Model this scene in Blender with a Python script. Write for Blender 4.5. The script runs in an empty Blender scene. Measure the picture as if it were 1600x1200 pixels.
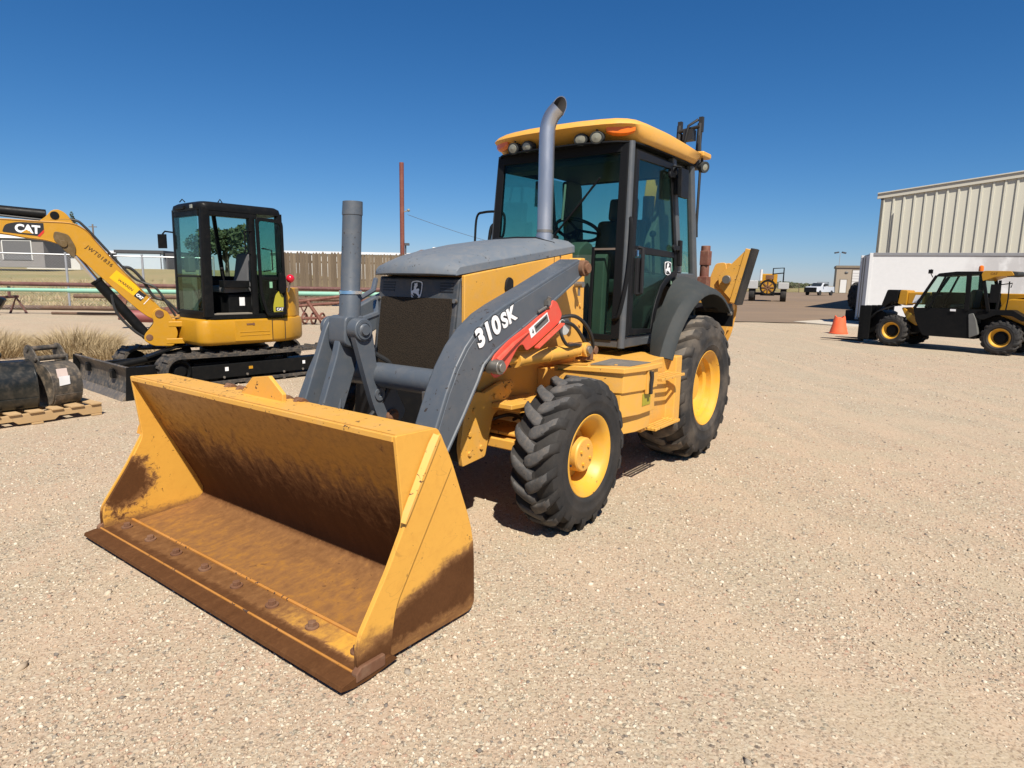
import bpy, bmesh, math, random
import numpy as np
from mathutils import Matrix, Vector

C = bpy.context.scene.collection
R_ = math.radians
rnd = random.Random(11)

# ------------------------------------------------------------------ camera, sky, sun, exposure
CAM_H, PITCH, ROLL, FPX = 1.5317, 0.161, 0.0173, 997.6
cp, sp, cr, sr = math.cos(PITCH), math.sin(PITCH), math.cos(ROLL), math.sin(ROLL)
c_right = Vector((1, 0, 0)); c_up = Vector((0, sp, cp)); c_fwd = Vector((0, cp, -sp))
ax = c_right * cr + c_up * sr
ay = c_up * cr - c_right * sr
cam_data = bpy.data.cameras.new('camera')
cam_data.sensor_width = 36.0
cam_data.lens = FPX / 1600 * 36.0
cam_data.clip_start = 0.05
cam_data.clip_end = 5000
cam = bpy.data.objects.new('camera', cam_data)
cam.matrix_world = Matrix(((ax.x, ay.x, -c_fwd.x, 0), (ax.y, ay.y, -c_fwd.y, 0), (ax.z, ay.z, -c_fwd.z, CAM_H), (0, 0, 0, 1)))
C.objects.link(cam)
bpy.context.scene.camera = cam

SUN_EL = R_(52)
sun_h = Vector((0.259, -0.966, 0)).normalized()          # horizontal direction towards the sun
to_sun = Vector((sun_h.x * math.cos(SUN_EL), sun_h.y * math.cos(SUN_EL), math.sin(SUN_EL)))
world = bpy.data.worlds.new('World')
bpy.context.scene.world = world
world.use_nodes = True
wn = world.node_tree
wn.nodes.clear()
sky = wn.nodes.new('ShaderNodeTexSky')
sky.sky_type = 'NISHITA'
sky.sun_disc = False
sky.sun_elevation = SUN_EL
sky.sun_rotation = math.atan2(sun_h.x, sun_h.y)
sky.altitude = 1200
sky.air_density = 1.0
sky.dust_density = 0.3
sky.ozone_density = 3.0
bg = wn.nodes.new('ShaderNodeBackground')
bg.inputs['Strength'].default_value = 0.085
wo = wn.nodes.new('ShaderNodeOutputWorld')
# camera-like rendering of the sky colour: per-channel response, the same over the whole dome
sep = wn.nodes.new('ShaderNodeSeparateColor'); wn.links.new(sky.outputs[0], sep.inputs[0])
comb = wn.nodes.new('ShaderNodeCombineColor')
for i_, (gain, gam) in enumerate(((0.174, 1.5), (0.491, 1.05), (0.89, 0.90))):
    pw = wn.nodes.new('ShaderNodeMath'); pw.operation = 'POWER'; pw.inputs[1].default_value = gam; wn.links.new(sep.outputs[i_], pw.inputs[0])
    ml = wn.nodes.new('ShaderNodeMath'); ml.operation = 'MULTIPLY'; ml.inputs[1].default_value = gain; wn.links.new(pw.outputs[0], ml.inputs[0])
    wn.links.new(ml.outputs[0], comb.inputs[i_])
wn.links.new(comb.outputs[0], bg.inputs['Color'])
wn.links.new(bg.outputs[0], wo.inputs['Surface'])
sl = bpy.data.lights.new('sun', 'SUN')
sl.energy = 5.0
sl.angle = R_(0.53)
sl.color = (1.0, 0.93, 0.82)
so = bpy.data.objects.new('sun', sl)
so.rotation_euler = (-to_sun).to_track_quat('-Z', 'Y').to_euler()
C.objects.link(so)
vs = bpy.context.scene.view_settings
vs.view_transform = 'Standard'
vs.look = 'None'
vs.exposure = 0.55
vs.gamma = 1.0
vs.use_curve_mapping = False

# ------------------------------------------------------------------ helpers: materials
def lin(c):
    return tuple(((x / 255) / 12.92 if x / 255 <= 0.04045 else ((x / 255 + 0.055) / 1.055) ** 2.4) for x in c)

def nd(nt, t, ins=None, **props):
    n = nt.nodes.new(t)
    for k, v in props.items():
        setattr(n, k, v)
    for k, v in (ins or {}).items():
        s = n.inputs[k]
        if isinstance(v, bpy.types.NodeSocket):
            nt.links.new(v, s)
        else:
            if isinstance(v, tuple) and len(v) == 3 and s.type == 'RGBA':
                v = v + (1.0,)
            s.default_value = v
    return n

def mixc(nt, f, a, b, blend='MIX'):
    return nd(nt, 'ShaderNodeMix', {0: f, 6: a, 7: b}, data_type='RGBA', blend_type=blend).outputs[2]

def rng(nt, v, a, b, c=0.0, d=1.0):
    return nd(nt, 'ShaderNodeMapRange', {0: v, 1: a, 2: b, 3: c, 4: d}, interpolation_type='SMOOTHSTEP').outputs[0]

def mth(nt, op, a, b=0.0, clamp=False):
    return nd(nt, 'ShaderNodeMath', {0: a, 1: b}, operation=op, use_clamp=clamp).outputs[0]

def noise(nt, co, scale, detail=4.0, rough=0.55, dist=0.0):
    return nd(nt, 'ShaderNodeTexNoise', {'Vector': co, 'Scale': scale, 'Detail': detail, 'Roughness': rough, 'Distortion': dist}).outputs[0]

def newmat(name):
    m = bpy.data.materials.new(name)
    m.use_nodes = True
    nt = m.node_tree
    nt.nodes.clear()
    out = nd(nt, 'ShaderNodeOutputMaterial')
    b = nd(nt, 'ShaderNodeBsdfPrincipled')
    nt.links.new(b.outputs[0], out.inputs[0])
    co = nd(nt, 'ShaderNodeTexCoord').outputs['Object']
    return m, nt, b, co, out

def setb(nt, b, **kw):
    for k, v in kw.items():
        s = b.inputs[k.replace('_', ' ')]
        if isinstance(v, bpy.types.NodeSocket):
            nt.links.new(v, s)
        else:
            if isinstance(v, tuple) and len(v) == 3:
                v = v + (1.0,)
            s.default_value = v

def bump(nt, b, h, strength=0.3, dist=0.01):
    n = nd(nt, 'ShaderNodeBump', {'Height': h, 'Strength': strength, 'Distance': dist})
    nt.links.new(n.outputs[0], b.inputs['Normal'])

DUST = (0.40, 0.30, 0.20)

def paint(name, col, rough=0.42, var=0.10, dust=0.18, chips=0.0, chipcol=(0.06, 0.03, 0.018), metal=0.0, sc=1.0, coat=0.0, spec=0.5):
    """weathered paint: soft tonal patches, wind-blown dust, small chips and scratches"""
    m, nt, b, co, out = newmat(name)
    n1 = noise(nt, co, 2.3 * sc, 5)
    n2 = noise(nt, co, 17.0 * sc, 5, 0.65)
    lo = tuple(c * (1 - var) for c in col); hi = tuple(min(1, c * (1 + var)) for c in col)
    c = mixc(nt, n1, lo, hi)
    dm = mth(nt, 'MULTIPLY', rng(nt, n2, 0.42, 0.75), dust)
    dm = mth(nt, 'ADD', dm, mth(nt, 'MULTIPLY', rng(nt, n1, 0.45, 0.7), dust * 0.5))
    c = mixc(nt, dm, c, DUST)
    r = mth(nt, 'ADD', rough, mth(nt, 'MULTIPLY', mth(nt, 'SUBTRACT', n2, 0.4), 0.35), True)
    if chips > 0:
        n3 = noise(nt, co, 38.0 * sc, 3, 0.6, 0.6)
        n4 = noise(nt, co, 3.1 * sc, 3)
        v = mth(nt, 'ADD', n3, mth(nt, 'MULTIPLY', n4, 0.35))
        k = rng(nt, v, 0.93 - chips * 0.25, 0.955 - chips * 0.25)
        c = mixc(nt, k, c, chipcol)
        r = mth(nt, 'ADD', r, mth(nt, 'MULTIPLY', k, 0.3), True)
    setb(nt, b, Base_Color=c, Roughness=r, Metallic=metal, Coat_Weight=coat, Specular_IOR_Level=spec)
    bump(nt, b, n2, 0.05, 0.004)
    return m

def plain(name, col, rough=0.5, metal=0.0, spec=0.5):
    m, nt, b, co, out = newmat(name)
    n = noise(nt, co, 9.0, 4)
    c = mixc(nt, n, tuple(x * 0.85 for x in col), tuple(min(1, x * 1.15) for x in col))
    setb(nt, b, Base_Color=c, Roughness=rough, Metallic=metal, Specular_IOR_Level=spec)
    return m

def glassmat(name, tint, refl=0.08, rough=0.01, dusty=0.04):
    m = bpy.data.materials.new(name)
    m.use_nodes = True
    nt = m.node_tree
    nt.nodes.clear()
    out = nd(nt, 'ShaderNodeOutputMaterial')
    co = nd(nt, 'ShaderNodeTexCoord').outputs['Object']
    tr = nd(nt, 'ShaderNodeBsdfTransparent', {'Color': tint})
    gl = nd(nt, 'ShaderNodeBsdfGlossy', {'Color': (1, 1, 1), 'Roughness': rough})
    df = nd(nt, 'ShaderNodeBsdfDiffuse', {'Color': (0.30, 0.27, 0.23)})
    fr = nd(nt, 'ShaderNodeLayerWeight', {'Blend': 0.25})
    f = mth(nt, 'ADD', mth(nt, 'MULTIPLY', fr.outputs['Fresnel'], 0.22), refl, True)
    s1 = nd(nt, 'ShaderNodeMixShader', {0: f, 1: tr.outputs[0], 2: gl.outputs[0]})
    n = noise(nt, co, 3.0, 5)
    s2 = nd(nt, 'ShaderNodeMixShader', {0: mth(nt, 'MULTIPLY', rng(nt, n, 0.3, 0.8), dusty), 1: s1.outputs[0], 2: df.outputs[0]})
    nt.links.new(s2.outputs[0], out.inputs[0])
    return m

# ------------------------------------------------------------------ helpers: meshes
class MB:
    """collects boxes, prisms, tubes and lathes; build() links them as one mesh object"""
    def __init__(self, M=None):
        self.v = []; self.f = []; self.M = M
    def add(self, vs_, fs_):
        o = len(self.v)
        for p in vs_:
            p = Vector(p)
            if self.M is not None: p = self.M @ p
            self.v.append(p)
        for f in fs_:
            self.f.append(tuple(i + o for i in f))
        return self
    def box(self, c, s, rot=None):
        x, y, z = s[0] / 2, s[1] / 2, s[2] / 2
        ps = [Vector((a * x, b * y, d * z)) for d in (-1, 1) for b in (-1, 1) for a in (-1, 1)]
        if rot is not None:
            m = rot if isinstance(rot, Matrix) else Matrix.Rotation(rot[2], 3, 'Z') @ Matrix.Rotation(rot[1], 3, 'Y') @ Matrix.Rotation(rot[0], 3, 'X')
            ps = [m @ p for p in ps]
        c = Vector(c)
        return self.add([p + c for p in ps], [(0, 2, 3, 1), (4, 5, 7, 6), (0, 1, 5, 4), (2, 6, 7, 3), (0, 4, 6, 2), (1, 3, 7, 5)])
    def bb(self, x0, x1, y0, y1, z0, z1):
        return self.box(((x0 + x1) / 2, (y0 + y1) / 2, (z0 + z1) / 2), (abs(x1 - x0), abs(y1 - y0), abs(z1 - z0)))
    def prism(self, pts, a, b, axis='y'):
        n = len(pts)
        def P(p, t):
            if axis == 'y': return (p[0], t, p[1])
            if axis == 'x': return (t, p[0], p[1])
            return (p[0], p[1], t)
        vs_ = [P(p, a) for p in pts] + [P(p, b) for p in pts]
        fs_ = [tuple(range(n)), tuple(range(2 * n - 1, n - 1, -1))] + [(i, (i + 1) % n, n + (i + 1) % n, n + i) for i in range(n)]
        return self.add(vs_, fs_)
    def loft(self, secs, closed=True, caps=True):
        n = len(secs[0]); vs_ = []; fs_ = []
        for s in secs: vs_ += list(s)
        for k in range(len(secs) - 1):
            for i in range(n if closed else n - 1):
                j = (i + 1) % n
                fs_.append((k * n + i, k * n + j, (k + 1) * n + j, (k + 1) * n + i))
        if caps and closed:
            fs_.append(tuple(range(n))); fs_.append(tuple(range(len(secs) * n - 1, (len(secs) - 1) * n - 1, -1)))
        return self.add(vs_, fs_)
    def sheet(self, prof, y0, y1, th):
        """thick sheet following an XZ polyline, extruded along y"""
        n = len(prof); off = []
        for i in range(n):
            a = Vector(prof[max(i - 1, 0)]); b = Vector(prof[min(i + 1, n - 1)])
            d = (b - a).normalized(); off.append(Vector(prof[i]) + Vector((-d.y, d.x)) * th)
        pts = [Vector(p) for p in prof] + off[::-1]
        return self.prism([(p.x, p.y) for p in pts], y0, y1)
    def tube(self, path, r, n=10, caps=True):
        path = [Vector(p) for p in path]
        rs = r if isinstance(r, (list, tuple)) else [r] * len(path)
        secs = []; up = None
        for i, p in enumerate(path):
            t = (path[min(i + 1, len(path) - 1)] - path[max(i - 1, 0)]).normalized()
            if up is None:
                up = Vector((0, 0, 1)) if abs(t.z) < 0.9 else Vector((1, 0, 0))
            a = (up - t * up.dot(t)).normalized(); b = t.cross(a); up = a
            secs.append([p + (a * math.cos(k * 2 * math.pi / n) + b * math.sin(k * 2 * math.pi / n)) * rs[i] for k in range(n)])
        return self.loft(secs, True, caps)
    def cyl(self, p0, p1, r, n=16, r2=None):
        return self.tube([p0, p1], [r, r if r2 is None else r2], n)
    def lathe(self, prof, c, axis='y', n=32, sgn=1, closed=False):
        """prof: list of (distance along axis, radius)"""
        secs = []
        for d, r in prof:
            ring = []
            for k in range(n):
                a = 2 * math.pi * k / n; u, w = math.cos(a) * r, math.sin(a) * r
                p = {'y': (u, d * sgn, w), 'x': (d * sgn, u, w), 'z': (u, w, d * sgn)}[axis]
                ring.append((p[0] + c[0], p[1] + c[1], p[2] + c[2]))
            secs.append(ring)
        return self.loft(secs, True, not closed)
    def sphere(self, c, r, nu=12, nv=8, sz=None):
        s = sz or (1, 1, 1); secs = []
        for i in range(nv + 1):
            th = math.pi * (0.02 + 0.96 * i / nv)
            secs.append([(c[0] + r * s[0] * math.sin(th) * math.cos(2 * math.pi * k / nu), c[1] + r * s[1] * math.sin(th) * math.sin(2 * math.pi * k / nu), c[2] + r * s[2] * math.cos(th)) for k in range(nu)])
        return self.loft(secs)
    def build(self, name, m, parent=None, bevel=0.0, smooth=32, segs=2, label=None):
        me = bpy.data.meshes.new(name)
        me.from_pydata([tuple(p) for p in self.v], [], self.f)
        bm = bmesh.new(); bm.from_mesh(me)
        bmesh.ops.recalc_face_normals(bm, faces=bm.faces)
        bm.to_mesh(me); bm.free()
        me.materials.append(m)
        o = bpy.data.objects.new(name, me)
        C.objects.link(o)
        if parent is not None: o.parent = parent
        if bevel > 0:
            md = o.modifiers.new('bevel', 'BEVEL'); md.width = bevel; md.segments = segs; md.limit_method = 'ANGLE'; md.angle_limit = R_(38)
            md.harden_normals = True
        if smooth:
            me.shade_smooth(); me.set_sharp_from_angle(angle=R_(smooth))
        if label: o['label'] = label
        return o

def fillet(pts, r, n=4):
    """round the corners of a closed 2-D polygon; r may be a list"""
    out = []; N = len(pts)
    for i, p in enumerate(pts):
        rr = r[i] if isinstance(r, (list, tuple)) else r
        p = Vector(p); a = Vector(pts[i - 1]) - p; b = Vector(pts[(i + 1) % N]) - p
        if rr <= 0: out.append((p.x, p.y)); continue
        d = min(rr, a.length * 0.45, b.length * 0.45)
        A = p + a.normalized() * d; B = p + b.normalized() * d
        for k in range(n + 1):
            t = k / n; q = A * (1 - t) ** 2 + p * 2 * t * (1 - t) + B * t * t
            out.append((q.x, q.y))
    return out

def bez(pts, n=24):
    """smooth curve through points (Catmull-Rom)"""
    P = [Vector(p) for p in pts]; P = [P[0] * 2 - P[1]] + P + [P[-1] * 2 - P[-2]]; out = []
    segs = len(P) - 3; per = max(2, n // segs)
    for i in range(segs):
        a, b, c, d = P[i:i + 4]
        for k in range(per):
            t = k / per
            out.append(0.5 * ((2 * b) + (c - a) * t + (2 * a - 5 * b + 4 * c - d) * t * t + (3 * b - a - 3 * c + d) * t ** 3))
    out.append(P[-2]); return out

def frame(loc, fwd):
    """rotation about z that turns local +X to the direction fwd"""
    return math.atan2(fwd[1], fwd[0])

def thing(name, label, cat, loc=(0, 0, 0), rz=0.0, group=None):
    o = bpy.data.objects.new(name, None)
    o.empty_display_size = 0.2
    C.objects.link(o)
    o.location = loc; o.rotation_euler = (0, 0, rz)
    o['label'] = label; o['category'] = cat
    if group: o['group'] = group
    return o

def tag(o, label, cat, group=None):
    o['label'] = label; o['category'] = cat
    if group: o['group'] = group
    return o

def kind(o, k):
    o['kind'] = k; return o

def text(name, s, size, origin, right, up, m, parent, depth=0.0015, offset=0.0, align='LEFT', shear=0.0, spacing=1.0, sx=1.0):
    cu = bpy.data.curves.new(name, 'FONT')
    cu.body = s; cu.size = size; cu.extrude = depth; cu.offset = offset; cu.align_x = align; cu.shear = shear
    cu.space_character = spacing; cu.resolution_u = 4
    ob = bpy.data.objects.new(name, cu); C.objects.link(ob)
    dg = bpy.context.evaluated_depsgraph_get()
    me = bpy.data.meshes.new_from_object(ob.evaluated_get(dg))
    bpy.data.objects.remove(ob); bpy.data.curves.remove(cu)
    r = Vector(right).normalized(); u = Vector(up); u = (u - r * u.dot(r)).normalized(); n = r.cross(u)
    o = Vector(origin)
    me.transform(Matrix(((r.x * sx, u.x, n.x, o.x), (r.y * sx, u.y, n.y, o.y), (r.z * sx, u.z, n.z, o.z), (0, 0, 0, 1))))
    me.materials.clear(); me.materials.append(m)
    ob = bpy.data.objects.new(name, me); C.objects.link(ob); ob.parent = parent
    return ob

def decal(name, pts, origin, right, up, m, parent, depth=0.0015):
    """thin cut-out (sticker) from a 2-D outline in a plane"""
    r = Vector(right).normalized(); u = Vector(up); u = (u - r * u.dot(r)).normalized(); n = r.cross(u); o = Vector(origin)
    k = len(pts)
    a = [o + r * p[0] + u * p[1] for p in pts]; b = [p + n * depth for p in a]
    mb = MB(); mb.add(a + b, [tuple(range(k)), tuple(range(2 * k - 1, k - 1, -1))] + [(i, (i + 1) % k, k + (i + 1) % k, k + i) for i in range(k)])
    return mb.build(name, m, parent, smooth=0)
# ------------------------------------------------------------------ materials
YEL = (0.655, 0.340, 0.056)
M_yel = paint('loader_yellow', YEL, 0.44, 0.09, 0.17, 0.16)
M_yel_w = paint('worn_yellow', YEL, 0.48, 0.09, 0.16, 0.42)
M_rim = paint('rim_yellow', (0.66, 0.335, 0.030), 0.42, 0.06, 0.14, 0.15)
M_grey = paint('loader_grey', (0.074, 0.088, 0.106), 0.42, 0.06, 0.06, 0.26, (0.03, 0.022, 0.018))
M_hood = paint('hood_grey', (0.120, 0.142, 0.168), 0.6, 0.08, 0.12, 0.36, (0.05, 0.05, 0.05))
M_cabgrey = paint('cab_grey', (0.066, 0.074, 0.082), 0.42, 0.06, 0.05)
M_fender = paint('fender_plastic', (0.040, 0.045, 0.046), 0.72, 0.04, 0.03, spec=0.18)
M_black = paint('black_paint', (0.009, 0.0095, 0.011), 0.45, 0.15, 0.015, spec=0.2)
M_dark = plain('dark_plastic', (0.018, 0.018, 0.02), 0.6, spec=0.2)
M_trim = plain('rubber_trim', (0.008, 0.0085, 0.0095), 0.6, spec=0.15)
M_chrome = plain('polished_rod', (0.75, 0.75, 0.77), 0.12, 1.0)
M_steel = plain('bare_steel', (0.30, 0.28, 0.25), 0.45, 0.8)
M_red = paint('safety_red', (0.62, 0.075, 0.045), 0.42, 0.08, 0.10)
M_white = plain('decal_white', (0.80, 0.80, 0.80), 0.45)
M_decblack = plain('decal_black', (0.012, 0.012, 0.014), 0.5)
M_amber = plain('amber_lens', (0.75, 0.16, 0.01), 0.12)
M_lens = plain('lamp_lens', (0.26, 0.26, 0.21), 0.08)
M_seat = plain('seat_fabric', (0.05, 0.053, 0.055), 0.85)
M_interior = plain('cab_liner', (0.15, 0.145, 0.13), 0.8, spec=0.2)
M_liner_dark = plain('dark_liner', (0.03, 0.035, 0.033), 0.8)
M_glass = glassmat('tinted_cab_glass', (0.655, 0.815, 0.755), 0.004, 0.0, 0.012)
M_glass2 = glassmat('green_cab_glass', (0.71, 0.84, 0.79), 0.006, 0.0, 0.015)
M_hose = plain('hydraulic_hose', (0.02, 0.02, 0.02), 0.55)
M_rustred = paint('primer_red', (0.14, 0.045, 0.03), 0.7, 0.25, 0.25)
M_rust = paint('rusty_iron', (0.14, 0.06, 0.028), 0.8, 0.3, 0.2)
M_catyel = paint('digger_yellow', (0.47, 0.232, 0.010), 0.35, 0.05, 0.06)
M_catblack = paint('digger_black', (0.007, 0.0075, 0.008), 0.40, 0.2, 0.010, spec=0.12)
M_track = paint('track_rubber', (0.030, 0.029, 0.028), 0.75, 0.25, 0.28)

def m_tyre(name, dust):
    m, nt, b, co, out = newmat(name)
    n1 = noise(nt, co, 4.0, 5); n2 = noise(nt, co, 60.0, 4, 0.7)
    c = mixc(nt, n2, (0.012, 0.012, 0.013), (0.036, 0.035, 0.034))
    c = mixc(nt, mth(nt, 'MULTIPLY', rng(nt, n1, 0.38, 0.72), dust), c, (0.16, 0.13, 0.10))
    setb(nt, b, Base_Color=c, Roughness=0.75, Specular_IOR_Level=0.25)
    bump(nt, b, n2, 0.25, 0.004)
    return m
M_tyre = m_tyre('tyre_rubber', 0.15)
M_lug = paint('worn_lug_rubber', (0.075, 0.074, 0.074), 0.85, 0.40, 0.14, 0.30, (0.02, 0.02, 0.02), sc=3.0, spec=0.25)
M_lug_dusty = paint('dusty_lug_rubber', (0.085, 0.076, 0.066), 0.8, 0.35, 0.30)
M_tyre_dusty = m_tyre('dusty_tyre_rubber', 0.55)

def m_exhaust():
    m, nt, b, co, out = newmat('aluminised_pipe')
    n1 = noise(nt, nd(nt, 'ShaderNodeMapping', {'Vector': co, 'Scale': (1, 1, 0.4)}).outputs[0], 9.0, 5)
    c = mixc(nt, n1, (0.36, 0.38, 0.42), (0.56, 0.57, 0.60))
    sep = nd(nt, 'ShaderNodeSeparateXYZ', {0: co})
    k = mth(nt, 'MULTIPLY', rng(nt, sep.outputs[2], 2.62, 2.9), 0.55)
    c = mixc(nt, k, c, (0.30, 0.27, 0.24))
    setb(nt, b, Base_Color=c, Metallic=0.85, Roughness=mth(nt, 'ADD', 0.28, mth(nt, 'MULTIPLY', n1, 0.2)))
    return m
M_exhaust = m_exhaust()

def m_grille():
    m, nt, b, co, out = newmat('grille_mesh')
    w = nd(nt, 'ShaderNodeTexVoronoi', {'Vector': co, 'Scale': 130.0}, feature='F1').outputs['Distance']
    c = mixc(nt, rng(nt, w, 0.25, 0.5), (0.006, 0.005, 0.004), (0.028, 0.020, 0.013))
    n = noise(nt, co, 5.0, 4)
    c = mixc(nt, mth(nt, 'MULTIPLY', n, 0.5), c, (0.032, 0.024, 0.016))
    setb(nt, b, Base_Color=c, Roughness=0.8, Specular_IOR_Level=0.2)
    bump(nt, b, w, 0.5, 0.004)
    return m
M_grille = m_grille()

def rusty(name, maskfn, base=YEL):
    """yellow paint worn through to rust; maskfn gives where the paint has gone"""
    m, nt, b, co, out = newmat(name)
    sep = nd(nt, 'ShaderNodeSeparateXYZ', {0: co}); x, y, z = sep.outputs
    n1 = noise(nt, co, 3.0, 6, 0.62); n2 = noise(nt, co, 22.0, 6, 0.7, 0.4); n3 = noise(nt, nd(nt, 'ShaderNodeMapping', {'Vector': co, 'Scale': (0.6, 2.2, 0.6)}).outputs[0], 7.0, 6, 0.65, 0.5)
    n4 = noise(nt, co, 90.0, 3, 0.6)
    n5 = noise(nt, nd(nt, 'ShaderNodeMapping', {'Vector': co, 'Rotation': (0.0, 0.55, 0.0), 'Scale': (1.0, 2.5, 6.0)}).outputs[0], 9.0, 5, 0.7)
    yel = mixc(nt, n1, tuple(c * 0.90 for c in base), tuple(c * 1.08 for c in base))
    yel = mixc(nt, mth(nt, 'MULTIPLY', rng(nt, n2, 0.45, 0.75), 0.22), yel, (0.45, 0.19, 0.03))
    stain = mixc(nt, n2, (0.165, 0.080, 0.032), (0.275, 0.132, 0.050))
    dark = mixc(nt, n4, (0.034, 0.013, 0.005), (0.092, 0.037, 0.012))
    dark = mixc(nt, mth(nt, 'MULTIPLY', n3, 0.5), dark, (0.17, 0.075, 0.03))
    k = maskfn(nt, x, y, z, n1, n2, n3)
    k = mth(nt, 'ADD', k, mth(nt, 'MULTIPLY', mth(nt, 'SUBTRACT', n5, 0.5), 0.36))
    c = mixc(nt, rng(nt, k, 0.12, 0.58), yel, stain)
    c = mixc(nt, rng(nt, k, 0.38, 0.86), c, dark)
    cp_ = noise(nt, co, 26.0, 4, 0.62, 1.2)
    sc_ = mth(nt, 'MULTIPLY', rng(nt, mth(nt, 'ADD', cp_, mth(nt, 'MULTIPLY', n1, 0.30)), 0.835, 0.86), 0.85)
    c = mixc(nt, sc_, c, (0.085, 0.038, 0.018))
    for rot, off in ((0.3, 0.0), (1.2, 5.0), (-0.7, 11.0)):
        mp = nd(nt, 'ShaderNodeMapping', {'Vector': co, 'Location': (off, off, off), 'Rotation': (0.2, rot, 0.3), 'Scale': (1.0, 1.6, 3.4)}).outputs[0]
        ln = mth(nt, 'ABSOLUTE', mth(nt, 'SUBTRACT', noise(nt, mp, 2.6, 2, 0.5, 0.4), 0.5))
        gate = rng(nt, noise(nt, nd(nt, 'ShaderNodeMapping', {'Vector': co, 'Location': (off + 3, 0, 0)}).outputs[0], 2.2, 3), 0.56, 0.64)
        c = mixc(nt, mth(nt, 'MULTIPLY', mth(nt, 'MULTIPLY', rng(nt, ln, 0.0030, 0.001), gate), 0.22), c, (0.10, 0.045, 0.02))
    setb(nt, b, Base_Color=c, Roughness=mth(nt, 'ADD', 0.42, mth(nt, 'MULTIPLY', rng(nt, k, 0.2, 0.6), 0.40)), Specular_IOR_Level=mth(nt, 'SUBTRACT', 0.45, mth(nt, 'MULTIPLY', rng(nt, k, 0.2, 0.6), 0.33)))
    bump(nt, b, n2, 0.12, 0.006)
    return m

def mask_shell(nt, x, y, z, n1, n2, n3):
    # wall: browned all over for its shade, scuffed below half height and more towards the crease; floor: worn all over, greyer towards the crease
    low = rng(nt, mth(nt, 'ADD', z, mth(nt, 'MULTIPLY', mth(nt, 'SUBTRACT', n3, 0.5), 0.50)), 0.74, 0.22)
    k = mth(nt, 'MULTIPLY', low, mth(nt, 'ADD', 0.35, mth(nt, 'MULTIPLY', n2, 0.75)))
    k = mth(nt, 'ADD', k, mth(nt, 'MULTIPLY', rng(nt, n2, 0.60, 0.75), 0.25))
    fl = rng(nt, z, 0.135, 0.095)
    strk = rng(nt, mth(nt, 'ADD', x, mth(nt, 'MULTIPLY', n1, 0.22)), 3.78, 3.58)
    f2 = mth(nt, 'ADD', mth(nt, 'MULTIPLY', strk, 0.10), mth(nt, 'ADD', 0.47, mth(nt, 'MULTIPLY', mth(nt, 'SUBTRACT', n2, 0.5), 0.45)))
    k = mth(nt, 'ADD', k, mth(nt, 'MULTIPLY', n2, 0.55))  # extra brown over the whole wall, its shade put into the colour
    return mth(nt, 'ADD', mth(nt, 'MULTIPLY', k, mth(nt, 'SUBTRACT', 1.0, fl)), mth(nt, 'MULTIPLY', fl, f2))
def mask_side(nt, x, y, z, n1, n2, n3):
    # the lower half is ground bare along a diagonal that rises to the rear, the very bottom keeps dull paint
    h = mth(nt, 'ADD', z, mth(nt, 'MULTIPLY', mth(nt, 'SUBTRACT', x, 3.36), 0.32))
    h = mth(nt, 'ADD', h, mth(nt, 'MULTIPLY', mth(nt, 'SUBTRACT', n1, 0.5), 0.16))
    h = mth(nt, 'ADD', h, mth(nt, 'MULTIPLY', mth(nt, 'SUBTRACT', n2, 0.5), 0.12))
    k = mth(nt, 'MULTIPLY', rng(nt, h, 0.44, 0.29), 0.98)
    bot = rng(nt, mth(nt, 'ADD', z, mth(nt, 'MULTIPLY', n2, 0.09)), 0.10, 0.17)
    k = mth(nt, 'MULTIPLY', k, mth(nt, 'ADD', 0.56, mth(nt, 'MULTIPLY', bot, 0.44)))
    k = mth(nt, 'ADD', k, mth(nt, 'MULTIPLY', mth(nt, 'SUBTRACT', n2, 0.5), 0.35))
    return mth(nt, 'MAXIMUM', k, 0.0)
def mask_cutter(nt, x, y, z, n1, n2, n3):
    k = rng(nt, mth(nt, 'ADD', z, mth(nt, 'MULTIPLY', n1, 0.25)), 0.38, 0.20)
    return mth(nt, 'ADD', k, mth(nt, 'MULTIPLY', mth(nt, 'SUBTRACT', n2, 0.5), 0.5))
def mask_edge(nt, x, y, z, n1, n2, n3):
    k = mth(nt, 'ADD', 0.82, mth(nt, 'MULTIPLY', mth(nt, 'SUBTRACT', n2, 0.5), 0.5))
    gate = mth(nt, 'MULTIPLY', rng(nt, mth(nt, 'ABSOLUTE', y), 1.135, 1.115), mth(nt, 'ADD', 0.35, mth(nt, 'MULTIPLY', rng(nt, mth(nt, 'ADD', y, mth(nt, 'MULTIPLY', n1, 0.6)), 0.5, 1.4), 0.65)))
    s = mth(nt, 'MULTIPLY', rng(nt, mth(nt, 'ADD', x, mth(nt, 'MULTIPLY', mth(nt, 'SUBTRACT', n2, 0.5), 0.06)), 4.035, 3.995), gate)
    s = mth(nt, 'MULTIPLY', s, 0.58)
    return mth(nt, 'SUBTRACT', k, s)
M_bk_shell_shade = rusty('bucket_shell_shade_paint', mask_shell, (0.44, 0.195, 0.018))  # base browner than the outside: shade of the inner wall painted in, with rust
M_line = paint('rubbed_orange', (0.40, 0.17, 0.03), 0.5, 0.3, 0.1, 0.5)
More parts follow.
